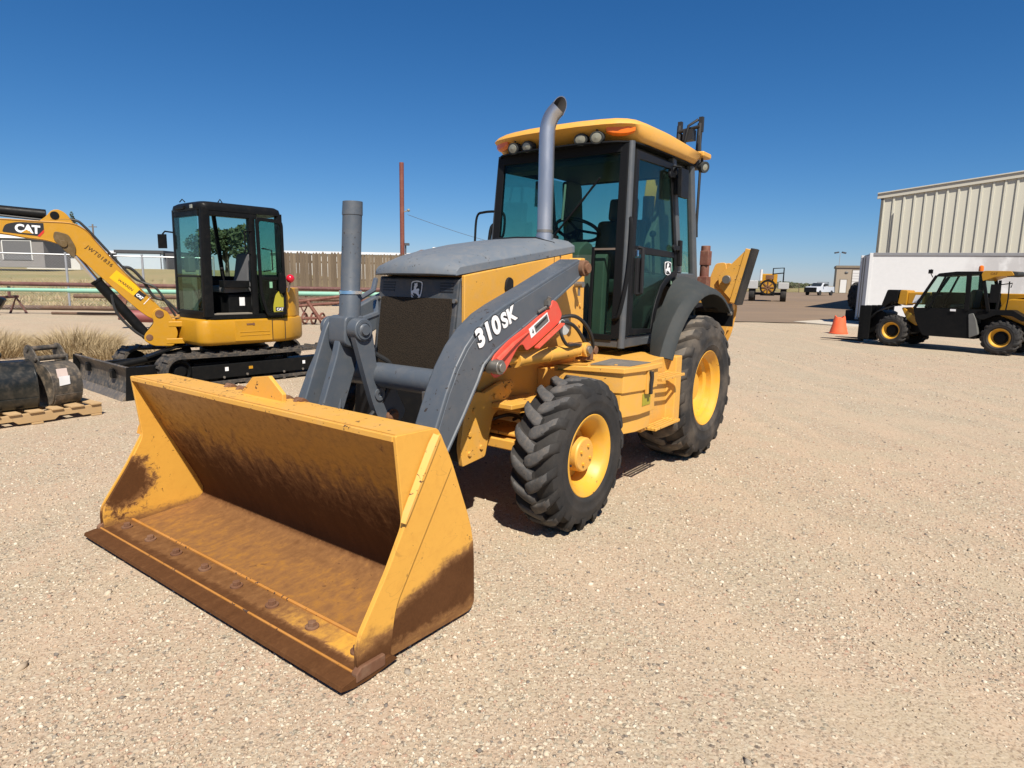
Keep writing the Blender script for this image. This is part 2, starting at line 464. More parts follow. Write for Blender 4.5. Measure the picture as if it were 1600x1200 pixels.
def mask_far(nt, x, y, z, n1, n2, n3):
    dx = mth(nt, 'MULTIPLY', mth(nt, 'SUBTRACT', x, 3.93), 1.0); dz = mth(nt, 'SUBTRACT', z, 0.30)
    d = mth(nt, 'SQRT', mth(nt, 'ADD', mth(nt, 'MULTIPLY', dx, dx), mth(nt, 'MULTIPLY', dz, dz)))
    k = rng(nt, mth(nt, 'ADD', d, mth(nt, 'MULTIPLY', mth(nt, 'SUBTRACT', n2, 0.5), 0.28)), 0.24, 0.07)
    k = mth(nt, 'ADD', k, mth(nt, 'MULTIPLY', rng(nt, mth(nt, 'ADD', z, mth(nt, 'MULTIPLY', n2, 0.10)), 0.20, 0.11), 0.5))
    return mth(nt, 'ADD', k, mth(nt, 'MULTIPLY', rng(nt, n2, 0.55, 0.72), 0.30))
M_bk_far = rusty('bucket_far_side_paint', mask_far)
M_bk_side = rusty('bucket_side_paint', mask_side)
M_bk_cut = rusty('bucket_cutter_paint', mask_cutter)
M_bk_edge = rusty('cutting_edge_iron', mask_edge)

# ------------------------------------------------------------------ ground
def m_ground():
    m, nt, b, co, out = newmat('caliche_gravel')
    big = noise(nt, co, 0.30, 4, 0.6, 0.3); mid = noise(nt, co, 2.2, 5, 0.6); fine = noise(nt, co, 85.0, 3, 0.7)
    v1 = nd(nt, 'ShaderNodeTexVoronoi', {'Vector': co, 'Scale': 52.0, 'Randomness': 1.0})
    v2 = nd(nt, 'ShaderNodeTexVoronoi', {'Vector': co, 'Scale': 150.0, 'Randomness': 1.0})
    c = mixc(nt, rng(nt, big, 0.38, 0.62), (0.402, 0.288, 0.196), (0.368, 0.297, 0.207))
    mp = nd(nt, 'ShaderNodeMapping', {'Vector': co, 'Rotation': (0, 0, 0.62), 'Scale': (1.5, 0.10, 1)})
    trk = noise(nt, mp.outputs[0], 1.6, 3, 0.5, 0.25)
    mp2 = nd(nt, 'ShaderNodeMapping', {'Vector': co, 'Rotation': (0, 0, -0.9), 'Scale': (1.5, 0.08, 1)})
    trk2 = noise(nt, mp2.outputs[0], 1.3, 3, 0.5, 0.2)
    worn = mth(nt, 'MAXIMUM', rng(nt, trk, 0.53, 0.66), rng(nt, trk2, 0.55, 0.68))
    # wheel tracks: pairs of packed bands crossing the yard
    sx_, sy_, sz_ = nd(nt, 'ShaderNodeSeparateXYZ', {0: co}).outputs
    wob = mth(nt, 'MULTIPLY', mth(nt, 'SUBTRACT', noise(nt, co, 0.22, 2), 0.5), 2.4)
    for th_, u0 in ((-0.62, 2.3), (-0.62, 3.9), (-0.95, 6.4), (-0.95, 8.1), (0.35, -2.7), (0.35, -4.3), (-1.25, 9.6), (-1.25, 11.3), (-0.3, 5.6), (-0.3, 7.2)):
        u_ = mth(nt, 'ADD', mth(nt, 'ADD', mth(nt, 'MULTIPLY', sx_, math.cos(th_)), mth(nt, 'MULTIPLY', sy_, -math.sin(th_))), wob)
        band = rng(nt, mth(nt, 'ABSOLUTE', mth(nt, 'SUBTRACT', u_, u0)), 0.34, 0.12)
        worn = mth(nt, 'MAXIMUM', worn, mth(nt, 'MULTIPLY', band, rng(nt, mid, 0.30, 0.55)))
    patch = noise(nt, co, 0.75, 5, 0.65, 0.5)
    c = mixc(nt, mth(nt, 'MULTIPLY', rng(nt, patch, 0.50, 0.68), 0.55), c, (0.300, 0.240, 0.160))
    c = mixc(nt, mth(nt, 'MULTIPLY', worn, 0.7), c, (0.445, 0.325, 0.220))
    c = mixc(nt, mth(nt, 'MULTIPLY', rng(nt, mid, 0.42, 0.66), 0.75), c, (0.360, 0.295, 0.200))
    s1 = nd(nt, 'ShaderNodeSeparateColor', {0: v1.outputs['Color']}); s2 = nd(nt, 'ShaderNodeSeparateColor', {0: v2.outputs['Color']})
    # pebbles: each cell its own stone colour
    st = nd(nt, 'ShaderNodeValToRGB', {0: s1.outputs[0]})
    cr_ = st.color_ramp; cr_.interpolation = 'CONSTANT'
    cols = [(0.0, (0.40, 0.295, 0.205)), (0.22, (0.48, 0.41, 0.30)), (0.40, (0.34, 0.265, 0.19)), (0.54, (0.44, 0.375, 0.27)), (0.68, (0.25, 0.225, 0.165)), (0.79, (0.60, 0.54, 0.41)), (0.89, (0.37, 0.215, 0.145)), (0.945, (0.11, 0.09, 0.075))]
    while len(cr_.elements) < len(cols): cr_.elements.new(0.5)
    for e, (p, cc) in zip(cr_.elements, cols): e.position = p; e.color = cc + (1,)
    edge = rng(nt, mth(nt, 'ADD', v1.outputs['Distance'], mth(nt, 'MULTIPLY', mth(nt, 'SUBTRACT', fine, 0.5), 0.35)), 0.66, 0.34)
    show = mth(nt, 'MULTIPLY', edge, rng(nt, mth(nt, 'ADD', s1.outputs[1], mth(nt, 'MULTIPLY', mid, 0.5)), 0.35, 0.95))
    c = mixc(nt, mth(nt, 'MULTIPLY', show, mth(nt, 'SUBTRACT', 0.95, mth(nt, 'MULTIPLY', worn, 0.72))), c, st.outputs[0])
    c = mixc(nt, mth(nt, 'MULTIPLY', rng(nt, s2.outputs[0], 0.15, 0.85), 0.32), c, (0.56, 0.48, 0.37))
    c = mixc(nt, mth(nt, 'MULTIPLY', rng(nt, s2.outputs[1], 0.78, 0.95), 0.60), c, (0.16, 0.11, 0.075))
    setb(nt, b, Base_Color=c, Roughness=0.95, Specular_IOR_Level=0.2)
    h = mth(nt, 'ADD', mth(nt, 'MULTIPLY', show, 0.8), mth(nt, 'MULTIPLY', mth(nt, 'ADD', fine, mth(nt, 'MULTIPLY', s2.outputs[2], 0.6)), 0.45))
    h = mth(nt, 'ADD', h, mth(nt, 'MULTIPLY', mid, 1.2))
    h = mth(nt, 'MULTIPLY', h, mth(nt, 'SUBTRACT', 1.0, mth(nt, 'MULTIPLY', worn, 0.55)))
    bump(nt, b, h, 0.50, 0.009)
    return m
M_ground = m_ground()

def wavy(x, y):
    return 0.012 * math.sin(1.7 * x + 0.6 * y) * math.sin(0.9 * y - 0.4 * x) + 0.006 * math.sin(4.1 * x - 2.7 * y) 

def ground_h(x, y):
    f = max(0.0, min(1.0, (math.hypot(x + 0.6, y - 5.0) - 5.2) / 2.0))    # level under the parked machine
    g = max(0.0, min(1.0, (40 - y) / 20))
    return wavy(x, y) * f * g * 0.6

g = MB()
xs = [-2500, -400, -90] + [-40 + i * 0.5 for i in range(161)] + [90, 400, 2500]
ys = [-300, -60, -12] + [-6 + i * 0.5 for i in range(93)] + [60, 120, 400, 3500]
nx = len(xs)
for yy in ys:
    for xx in xs: g.v.append(Vector((xx, yy, ground_h(xx, yy))))
for j in range(len(ys) - 1):
    for i in range(nx - 1): g.f.append((j * nx + i, j * nx + i + 1, (j + 1) * nx + i + 1, (j + 1) * nx + i))
kind(g.build('ground', M_ground, None, smooth=60), 'structure')

def rise(x, y):
    """the field on the left climbs gently to the sheds"""
    s = max(0.0, min(1.0, (y - 29) / 80.0)); s = s * s * (3 - 2 * s) * 0.5 + s * 0.5
    f = max(0.0, min(1.0, (-x - 0.10 * y - 3.0) / (0.20 * y + 1)))
    return 2.35 * s * f

def m_field():
    m, nt, b, co, out = newmat('dry_field')
    n1 = noise(nt, co, 0.10, 5, 0.6, 0.4); n2 = noise(nt, nd(nt, 'ShaderNodeMapping', {'Vector': co, 'Scale': (0.25, 1, 1)}).outputs[0], 0.5, 5, 0.65); n3 = noise(nt, co, 9.0, 4, 0.7)
    c = mixc(nt, rng(nt, n1, 0.38, 0.62), (0.30, 0.225, 0.105), (0.20, 0.185, 0.075))
    c = mixc(nt, rng(nt, n2, 0.45, 0.7), c, (0.135, 0.135, 0.05))
    c = mixc(nt, mth(nt, 'MULTIPLY', n3, 0.45), c, (0.36, 0.28, 0.15))
    setb(nt, b, Base_Color=c, Roughness=1.0, Specular_IOR_Level=0.1)
    bump(nt, b, n3, 0.6, 0.08)
    return m
fm = MB(); fx = [-260 + i * 4 for i in range(64)]; fy = [27 + i * 3.0 for i in range(60)]
for yy in fy:
    for xx in fx:
        X = xx if xx < -12 else xx
        fm.v.append(Vector((X, yy + (0.8 * math.sin(X * 0.7) + 0.5 * math.sin(X * 1.9) if yy == 27 else 0), 0.02 + rise(X, yy))))
for j in range(len(fy) - 1):
    for i in range(len(fx) - 1):
        if fx[i + 1] > -0.36 * fy[j] - 1.0 and fy[j] < 60: continue
        k = len(fx); fm.f.append((j * k + i, j * k + i + 1, (j + 1) * k + i + 1, (j + 1) * k + i))
kind(fm.build('field', m_field(), None, smooth=60), 'structure')

def m_asphalt():
    m, nt, b, co, out = newmat('dusty_asphalt')
    n1 = noise(nt, nd(nt, 'ShaderNodeMapping', {'Vector': co, 'Scale': (0.35, 1, 1)}).outputs[0], 0.22, 5, 0.6); n2 = noise(nt, co, 30.0, 4, 0.7)
    c = mixc(nt, rng(nt, n1, 0.35, 0.65), (0.215, 0.150, 0.098), (0.165, 0.120, 0.085))
    c = mixc(nt, mth(nt, 'MULTIPLY', n2, 0.4), c, (0.27, 0.20, 0.14))
    setb(nt, b, Base_Color=c, Roughness=0.95, Specular_IOR_Level=0.2)
    bump(nt, b, n2, 0.3, 0.01)
    return m
a = MB(); near = []
for i in range(41):
    X = -4 + i * 1.0; near.append((X, 26.2 - 0.10 * (X - 8.9) + 0.12 * math.sin(X * 2.1) + 0.07 * math.sin(X * 5.3)))
pts = near + [(36, 20), (120, 20), (120, 138), (-6, 138)]
a.add([(p[0], p[1], 0.030) for p in pts], [tuple(range(len(pts)))])
kind(a.build('asphalt_lot', m_asphalt(), None, smooth=0), 'structure')
ap = MB(); q = [(11.6, 26.6), (12.6, 24.2), (24, 21.5), (26, 31), (19.5, 33.0)]
ap.prism(q, 0.0, 0.05, 'z')
kind(ap.build('concrete_apron', paint('pale_concrete', (0.46, 0.41, 0.33), 0.9, 0.12, 0.3), None, smooth=0), 'structure')
# strip of distant brush land behind the lot
lb = MB(); lb.add([(-10, 138, 0.06), (160, 138, 0.06), (700, 900, 1.2), (-60, 900, 1.2)], [(0, 1, 2, 3)])
kind(lb.build('brush_land', m_field(), None, smooth=0), 'structure')

# loose stones lying on the gravel
def m_stone():
    m, nt, b, co, out = newmat('loose_stone')
    r = nd(nt, 'ShaderNodeNewGeometry').outputs['Random Per Island']
    st = nd(nt, 'ShaderNodeValToRGB', {0: r}); cr_ = st.color_ramp; cr_.interpolation = 'CONSTANT'
    cols = [(0.0, (0.42, 0.32, 0.225)), (0.24, (0.50, 0.42, 0.31)), (0.44, (0.34, 0.27, 0.195)), (0.58, (0.40, 0.36, 0.28)), (0.72, (0.60, 0.53, 0.42)), (0.84, (0.38, 0.25, 0.18)), (0.90, (0.23, 0.21, 0.175)), (0.965, (0.11, 0.105, 0.10))]
    while len(cr_.elements) < len(cols): cr_.elements.new(0.5)
    for e, (p, cc) in zip(cr_.elements, cols): e.position = p; e.color = cc + (1,)
    n = noise(nt, co, 70.0, 4)
    c = mixc(nt, mth(nt, 'MULTIPLY', n, 0.35), st.outputs[0], (0.46, 0.35, 0.24))
    setb(nt, b, Base_Color=c, Roughness=0.9, Specular_IOR_Level=0.25)
    return m
def stones():
    rs = np.random.RandomState(5)
    bm = bmesh.new(); bmesh.ops.create_icosphere(bm, subdivisions=1, radius=1.0)
    ico = (np.array([v.co[:] for v in bm.verts]), np.array([[v.index for v in f.verts] for f in bm.faces])); bm.free()
    octa = (np.array([(1, 0, 0), (0, 1, 0), (-1, 0, 0), (0, -1, 0), (0, 0, 1), (0, 0, -1)], float), np.array([(0, 1, 4), (1, 2, 4), (2, 3, 4), (3, 0, 4), (1, 0, 5), (2, 1, 5), (3, 2, 5), (0, 3, 5)]))
    VV, FF, off = [], [], 0
    for (base, fc), N, d0, d1, pw_ in ((ico, 26000, 1.2, 5.5, 0.9), (octa, 95000, 1.5, 15.0, 0.80)):
        u = rs.rand(N); d = d0 * (d1 / d0) ** (u ** pw_); x = (rs.rand(N) * 2 - 1) * (0.92 * d + 0.3); y = d
        size = np.clip(0.0040 * np.exp(rs.randn(N) * 0.45), 0.0020, 0.013) * (0.85 + 0.07 * d)
        big = rs.rand(N) < 0.012; size[big] *= 1.8
        size = np.minimum(size, 0.024)
        sc = size[:, None] * np.stack([0.8 + 0.6 * rs.rand(N), 0.7 + 0.5 * rs.rand(N), 0.45 + 0.4 * rs.rand(N)], 1)
        ang = rs.rand(N) * 2 * np.pi; ca, sa = np.cos(ang), np.sin(ang)
        P = base[None] * (1 + 0.45 * (rs.rand(N, len(base), 1) - 0.5)) * sc[:, None, :]
        tx_ = (rs.rand(N, 1) - 0.5) * 0.7; P[..., 2] += P[..., 0] * tx_
        X = P[..., 0] * ca[:, None] - P[..., 1] * sa[:, None]; Y = P[..., 0] * sa[:, None] + P[..., 1] * ca[:, None]
        keep = (np.sin(1.3 * x + 0.9 * y + 1.5 * np.sin(0.6 * y)) + np.sin(0.8 * x - 1.7 * y + 0.5) + 1.6 * rs.rand(N)) > -0.4
        P = P[keep]; X = X[keep]; Y = Y[keep]; x = x[keep]; y = y[keep]; sc = sc[keep]; N = len(x)
        gz = np.array([ground_h(a_, b_) for a_, b_ in zip(x, y)])
        VV.append(np.stack([X + x[:, None], Y + y[:, None], P[..., 2] + (gz + sc[:, 2] * 0.12)[:, None]], -1).reshape(-1, 3))
        FF.append((fc[None] + (np.arange(N) * len(base))[:, None, None]).reshape(-1, 3) + off); off += N * len(base)
    V = np.concatenate(VV); F = np.concatenate(FF)
    me = bpy.data.meshes.new('gravel')
    me.vertices.add(len(V)); me.vertices.foreach_set('co', V.astype(np.float32).ravel())
    me.loops.add(F.size); me.loops.foreach_set('vertex_index', F.astype(np.int32).ravel())
    me.polygons.add(len(F)); me.polygons.foreach_set('loop_start', np.arange(0, F.size, 3, dtype=np.int32)); me.polygons.foreach_set('loop_total', np.full(len(F), 3, dtype=np.int32))
    me.update(calc_edges=True); me.validate()
    me.materials.append(m_stone())
    o = bpy.data.objects.new('gravel', me); C.objects.link(o); kind(o, 'stuff')
    o['label'] = 'loose tan and grey pebbles scattered over the yard'
stones()
# ------------------------------------------------------------------ backhoe loader
YAW = 0.6384
bh = thing('backhoe_loader', 'large yellow and grey backhoe loader with its wide front bucket lowered to the gravel', 'backhoe',
           (0.9295, 6.1485, 0), math.atan2(-math.cos(YAW), -math.sin(YAW)))

# --- front bucket
bk = MB()
prof = bez([(3.834, 0.925), (3.70, 0.655), (3.57, 0.395), (3.475, 0.215)], 15)[:-1]
prof = [(p[0], p[1]) for p in prof] + [(3.452, 0.155), (3.455, 0.118), (3.490, 0.088), (3.56, 0.072), (3.75, 0.056), (4.02, 0.034)]
bk.sheet(prof, -1.118, 1.118, -0.016)
bucket = bk.build('loader_bucket', M_bk_shell_shade, bh, 0, 40)
w = MB(); w.prism([(3.840, 0.905), (3.840, 0.930), (3.606, 0.922), (3.520, 0.778), (3.366, 0.38), (3.362, 0.06), (3.42, 0.02), (3.55, 0.018), (3.55, 0.034), (3.43, 0.036), (3.382, 0.07), (3.384, 0.375), (3.536, 0.766), (3.616, 0.902)], -1.12, 1.12)
w.build('back_wrapper', M_yel_w, bucket, 0.003)
side = fillet([(3.838, 0.932), (3.601, 0.924), (3.520, 0.778), (3.363, 0.385), (3.357, 0.05), (3.384, 0.020), (4.046, 0.030), (4.050, 0.165), (3.892, 0.395), (3.798, 0.560)], [0.01, 0.02, 0.06, 0.12, 0.02, 0.02, 0.0, 0.05, 0.03, 0.03], 3)
for s in (1, -1):
    p = MB(); p.prism(side, s * 1.1185, s * 1.137)
    p.build('side_plate', M_bk_side if s > 0 else M_bk_far, bucket, 0.003)
    c_ = MB()   # bolted-on side cutter along the front edge
    c_.prism(fillet([(3.600, 0.905), (3.524, 0.752), (3.792, 0.343), (3.862, 0.235), (3.890, 0.050), (4.056, 0.048), (4.058, 0.168), (3.900, 0.398), (3.806, 0.560), (3.790, 0.585)], [0.01, 0.01, 0.02, 0.06, 0.01, 0.005, 0.05, 0.03, 0.02, 0.01], 3), s * 1.1372, s * 1.150)
    c_.build('side_cutter', M_bk_cut, bucket, 0.004)
    r_ = MB()   # pressed rib from the top rear corner to the front edge
    a_, b_ = Vector((3.615, s * 1.150, 0.895)), Vector((3.812, s * 1.150, 0.575))
    d = (b_ - a_).normalized(); nn = Vector((-d.z, 0, d.x))
    secs = []
    for t, ww in ((0.0, 0.024), (0.12, 0.030), (0.9, 0.022), (1.0, 0.012)):
        c = a_.lerp(b_, t); secs.append([c - nn * ww + Vector((0, -s * 0.006, 0)), c - nn * ww * 0.25 + Vector((0, s * 0.012, 0)), c + nn * ww * 0.25 + Vector((0, s * 0.012, 0)), c + nn * ww + Vector((0, -s * 0.006, 0))])
    r_.loft(secs); r_.build('corner_rib', M_yel_w, bucket, 0)
    f_ = MB()   # raised wear shoe at the bottom front corner
    f_.prism([(3.93, 0.030), (4.075, 0.026), (4.075, 0.062), (4.05, 0.082), (3.93, 0.080)], s * 1.132, s * 1.166)
    f_.build('corner_shoe', M_rust, bucket, 0.006)
e = MB(); e.prism([(3.86, 0.026), (3.90, 0.0585), (4.055, 0.0545), (4.140, 0.044), (4.146, 0.026), (4.085, 0.012), (4.00, 0.010)], -1.158, 1.162)
edge = e.build('cutting_edge', M_bk_edge, bucket, 0.003)
l_ = MB(); l_.tube([(4.062, -1.15, 0.0535), (4.062, 1.15, 0.0535)], 0.0065, 6)
l_.build('wear_line', M_line, edge)
sm = MB(); sm.tube([(3.892, -1.116, 0.060), (3.892, 1.116, 0.060)], 0.010, 6)
sm.build('weld_seam', M_line, bucket)
for k in range(8):
    y = -1.02 + k * 2.06 / 7
    b_ = MB(); b_.cyl((3.965, y, 0.053), (3.965, y, 0.066), 0.030, 14); b_.cyl((3.965, y, 0.066), (3.965, y, 0.084), 0.019, 6)
    b_.build('bolt', M_rust, bucket, 0.002)
ln = MB(); ln.prism([(-0.185, 0.905), (-0.180, 0.935), (-0.075, 1.020), (0.070, 1.040), (0.185, 0.960), (0.182, 0.905)], 3.670, 3.692, 'x')
ln.build('level_plate', M_yel_w, bucket, 0.003)
for y in (-0.62, -0.48, 0.40, 0.55):
    t_ = MB(); t_.prism(fillet([(3.62, 0.90), (3.50, 0.80), (3.42, 0.55), (3.30, 0.42), (3.30, 0.28), (3.36, 0.12), (3.40, 0.10), (3.54, 0.60)], 0.03, 2), y - 0.012, y + 0.012)
    t_.build('bucket_tang', M_yel_w, bucket, 0.003)
for y in (-0.42, -0.30, 0.10, 0.22):
    t_ = MB(); t_.prism(fillet([(3.66, 0.915), (3.645, 0.936), (3.60, 0.940), (3.49, 0.84), (3.34, 0.72), (3.36, 0.62), (3.52, 0.68)], 0.02, 2), y - 0.011, y + 0.011)
    t_.cyl((3.62, y - 0.03, 0.926), (3.62, y + 0.03, 0.926), 0.016, 8)
    t_.build('linkage_tang', M_rust if abs(y) < 2 else M_yel_w, bucket, 0.003)

# --- loader arms with pins
top = [(1.70, 1.66), (1.815, 1.676), (2.10, 1.575), (2.371, 1.475), (2.60, 1.395), (2.72, 1.345), (2.842, 1.270), (2.94, 1.180), (3.02, 1.075), (3.09, 0.95), (3.16, 0.80), (3.26, 0.58), (3.37, 0.38), (3.43, 0.28)]
bot = [(3.41, 0.20), (3.33, 0.20), (3.24, 0.32), (3.10, 0.61), (2.96, 0.80), (2.84, 0.975), (2.79, 1.06), (2.70, 1.125), (2.50, 1.215), (2.281, 1.312), (2.00, 1.45), (1.777, 1.560), (1.70, 1.58)]
for s in (1, -1):
    before = set(bpy.data.objects)
    arm = MB(); arm.prism(top + bot, s * 0.56, s * 0.715)
    A = arm.build('loader_arm', M_grey, bh, 0.012)
    # lapped side plate edge and weld line, standing slightly proud on the outer face
    inset = MB()
    def shrink(pts, k):
        c = []
        n = len(pts)
        for i in range(n):
            p0, p1, p2 = Vector(pts[i - 1]), Vector(pts[i]), Vector(pts[(i + 1) % n])
            d = (p2 - p0).normalized(); c.append((p1.x + d.y * k, p1.y - d.x * k))
        return c
    inset.prism(shrink(top + bot, 0.020), s * 0.714, s * 0.722)
    inset.build('arm_side_plate', M_grey, A, 0.003)
    lo = MB(); q = bot[3:12]; lo.tube([(p[0] + 0.004, s * 0.72, p[1] + 0.012) for p in q], 0.010, 6)
    lo.build('arm_bottom_flange', M_grey, A)
    pn = MB(); pn.cyl((1.775, s * 0.53, 1.618), (1.775, s * 0.755, 1.618), 0.052, 18); pn.cyl((1.775, s * 0.755, 1.618), (1.775, s * 0.775, 1.618), 0.034, 14)
    pn.build('pivot_pin', M_rust, A, 0.004)
    pn = MB(); pn.cyl((2.72, s * 0.70, 1.055), (2.72, s * 0.785, 1.055), 0.042, 16); pn.cyl((2.72, s * 0.785, 1.055), (2.72, s * 0.80, 1.055), 0.028, 12)
    pn.build('cylinder_pin', M_steel, A, 0.004)
    # lift cylinder
    cy = MB(); cy.cyl((1.70, s * 0.655, 1.062), (2.40, s * 0.655, 1.060), 0.046, 18); cy.cyl((2.06, s * 0.655, 1.061), (2.08, s * 0.655, 1.061), 0.050, 18)
    cy.cyl((1.645, s * 0.60, 1.066), (1.645, s * 0.715, 1.066), 0.050, 16); cy.box((1.69, s * 0.655, 1.064), (0.10, 0.07, 0.08))
    cyl = cy.build('lift_cylinder', M_yel, bh, 0.004)
    cy = MB(); cy.cyl((2.40, s * 0.655, 1.060), (2.72, s * 0.655, 1.056), 0.024, 14); cy.cyl((2.38, s * 0.655, 1.06), (2.42, s * 0.655, 1.06), 0.050, 16)
    cy.build('cylinder_rod', M_chrome if s < 0 else M_yel, cyl, 0.002)
    cy = MB(); cy.cyl((1.645, s * 0.70, 1.066), (1.645, s * 0.735, 1.066), 0.030, 12); cy.build('end_pin', M_steel, cyl, 0.003)
    if s < 0:      # the far arm runs closer to the hood
        for o in set(bpy.data.objects) - before:
            for v in o.data.vertices: v.co.y = -(0.405 + (-v.co.y - 0.56) * 0.38)

# red service lock lying along the left arm
rl = MB()
rl.prism(fillet([(2.145, 1.415), (2.095, 1.405), (2.030, 1.325), (2.06, 1.275), (2.33, 1.148), (2.415, 1.118), (2.455, 1.165), (2.50, 1.150), (2.63, 1.005), (2.72, 0.985), (2.760, 1.040), (2.735, 1.110), (2.60, 1.190), (2.42, 1.262), (2.30, 1.318), (2.165, 1.370)], [0.01, 0.02, 0.02, 0.02, 0.02, 0.02, 0.04, 0.06, 0.03, 0.05, 0.06, 0.05, 0.06, 0.05, 0.05, 0.02], 3), 0.728, 0.738)
rl.prism([(2.055, 1.272), (2.335, 1.140), (2.335, 1.128), (2.055, 1.260)], 0.738, 0.775)
lock = rl.build('service_lock', M_red, bh, 0.003)
rb = MB(); rb.tube([(2.70, 0.742, 1.085), (2.55, 0.744, 1.172), (2.40, 0.744, 1.235)], [0.020, 0.014, 0.004], 8); rb.build('pressed_ridge', M_red, lock)
dirv = (-0.86, 0, 0.42); upv = (0.42, 0, 0.86)
decal('warning_decal', [(0, 0), (0.215, 0), (0.215, 0.062), (0, 0.062)], (2.372, 0.7385, 1.192), dirv, upv, M_white, lock)
decal('warning_print', [(0.055, 0.008), (0.205, 0.008), (0.205, 0.054), (0.055, 0.054)], (2.372, 0.7403, 1.192), dirv, upv, plain('print_grey', (0.12, 0.12, 0.11), 0.6), lock)
decal('warning_bar', [(0.066, 0.030), (0.19, 0.036), (0.19, 0.046), (0.066, 0.042)], (2.372, 0.7421, 1.192), dirv, upv, M_decblack, lock)
text('warning_mark', '4', 0.045, (2.360, 0.7403, 1.212), dirv, upv, M_decblack, lock, 0.001)
cl = MB(); cl.cyl((2.20, 0.73, 1.400), (2.20, 0.75, 1.435), 0.012, 8); cl.tube([(2.30, 0.735, 1.345), (2.22, 0.74, 1.375)], 0.008, 6); cl.box((2.205, 0.74, 1.40), (0.03, 0.03, 0.03))
cl.build('lock_clip', M_steel, lock)

# model lettering on the arm
dirv = (-0.368, 0, 0.163); upv = (0.163, 0, 0.368)
for nm, s, o, sz, dx in (('model_lettering', '310', (2.842, 0.0, 1.166), 0.142, 0.0), ('model_lettering', 'SK', (2.842, 0.0, 1.166), 0.118, 0.236)):
    d = Vector(dirv).normalized(); oo = Vector(o) + d * dx
    text('letter_outline', s, sz, (oo.x, 0.7228, oo.z), dirv, upv, M_decblack, bh, 0.0008, sz * 0.085, spacing=1.05, sx=1.0)
    text(nm, s, sz, (oo.x, 0.7246, oo.z), dirv, upv, M_white, bh, 0.0008, sz * 0.045, spacing=1.05, sx=1.0)

# --- cross tube and central bucket linkage
t_ = MB(); t_.cyl((2.99, -0.43, 0.975), (2.99, 0.56, 0.975), 0.072, 24)
t_.build('torque_tube', M_grey, bh)
TR = (3.135, 1.245)
bb_ = MB(); bb_.prism(fillet([(3.20, 1.32), (3.06, 1.32), (3.045, 1.17), (3.10, 1.12), (3.21, 1.16)], 0.03, 3), -0.088, 0.06)
ln_ = bb_.build('trunnion_block', M_grey, bh, 0.012)
for y0, y1 in ((-0.172, -0.139), (0.062, 0.142)):
    b_ = MB(); b_.cyl((TR[0], y0, TR[1]), (TR[0], y1, TR[1]), 0.064, 26); b_.build('trunnion_boss', M_grey, ln_, 0.008)
b_ = MB(); b_.lathe([(0.142, 0.052), (0.147, 0.052), (0.147, 0.040), (0.143, 0.038), (0.150, 0.030), (0.158, 0.028)], (TR[0], 0, TR[1]), 'y', 26); b_.build('trunnion_cap', M_grey, ln_)
b_ = MB(); b_.prism(fillet([(3.075, 1.25), (3.10, 1.31), (3.17, 1.31), (3.21, 1.25), (3.385, 0.81), (3.45, 0.64), (3.34, 0.60), (3.265, 0.78), (3.13, 1.14)], 0.04, 4), -0.137, -0.095); b_.build('tilt_link', M_grey, bh, 0.009)
b_ = MB(); b_.prism(fillet([(3.07, 1.20), (3.20, 1.21), (3.23, 1.10), (3.345, 0.80), (3.41, 0.63), (3.30, 0.58), (3.195, 0.77), (3.095, 1.02)], 0.04, 4), -0.035, 0.018); b_.build('tilt_link', M_grey, bh, 0.009)
b_ = MB(); b_.prism(fillet([(3.065, 1.25), (3.13, 1.175), (3.195, 1.23), (3.12, 0.98), (3.07, 0.82), (3.02, 0.70), (2.92, 0.655), (2.83, 0.70), (2.815, 0.75), (2.875, 0.845), (2.905, 0.97), (2.935, 0.865), (2.99, 0.86), (3.03, 0.99)], [0.05, 0.05, 0.05, 0.05, 0.04, 0.05, 0.05, 0.04, 0.02, 0.04, 0.008, 0.03, 0.05, 0.06], 3), 0.085, 0.125)
bc = b_.build('bell_crank', M_grey, bh, 0.006)
b_ = MB(); b_.lathe([(0.124, 0.036), (0.134, 0.036), (0.134, 0.016), (0.126, 0.014)], (3.020, 0, 0.865), 'y', 20); b_.build('grease_boss', M_grey, bc)
b_ = MB(); b_.lathe([(0.06, 0.046), (0.137, 0.046), (0.142, 0.040), (0.137, 0.036), (0.150, 0.030), (0.156, 0.026)], (2.925, 0, 0.720), 'y', 20); b_.build('pivot_pin', M_rust, bc)
for y in (0.0, 0.05):
    b_ = MB(); b_.tube([(3.30, y - 0.01, 0.55), (3.27, y, 0.72), (3.24, y + 0.005, 0.86)], [0.018, 0.014, 0.006], 8); b_.build('link_stop', M_grey, bc)
b_ = MB(); b_.lathe([(1.17, 0.060), (1.43, 0.060), (1.445, 0.054), (1.875, 0.054), (1.876, 0.057), (1.95, 0.055), (1.95, 0.045), (1.93, 0.045)], (0, 0, 0), 'z', 30)
Mx = Matrix.Translation((3.123, 0.0, 0)) @ Matrix(((1, 0, -0.062, 0.078), (0, 1, 0.0, 0), (0, 0, 1, 0), (0, 0, 0, 1)))
b_.v = [Mx @ p for p in b_.v]
tc = b_.build('tilt_cylinder', M_grey, bh, 0.002)
b_ = MB(); b_.lathe([(1.438, 0.057), (1.440, 0.062), (1.458, 0.062), (1.460, 0.057)], (0, 0, 0), 'z', 30); b_.v = [Mx @ p for p in b_.v]
b_.box((3.10, 0.062, 1.449), (0.03, 0.02, 0.016)); b_.build('hose_clamp', M_chrome, tc)
b_ = MB(); b_.tube([(3.115, 0.040, 1.40), (2.96, 0.02, 1.46), (2.80, -0.14, 1.52)], 0.016, 8); b_.tube([(3.11, 0.05, 1.285), (2.94, 0.02, 1.32), (2.80, -0.14, 1.38)], 0.020, 8)
b_.build('steel_line', M_grey, tc)
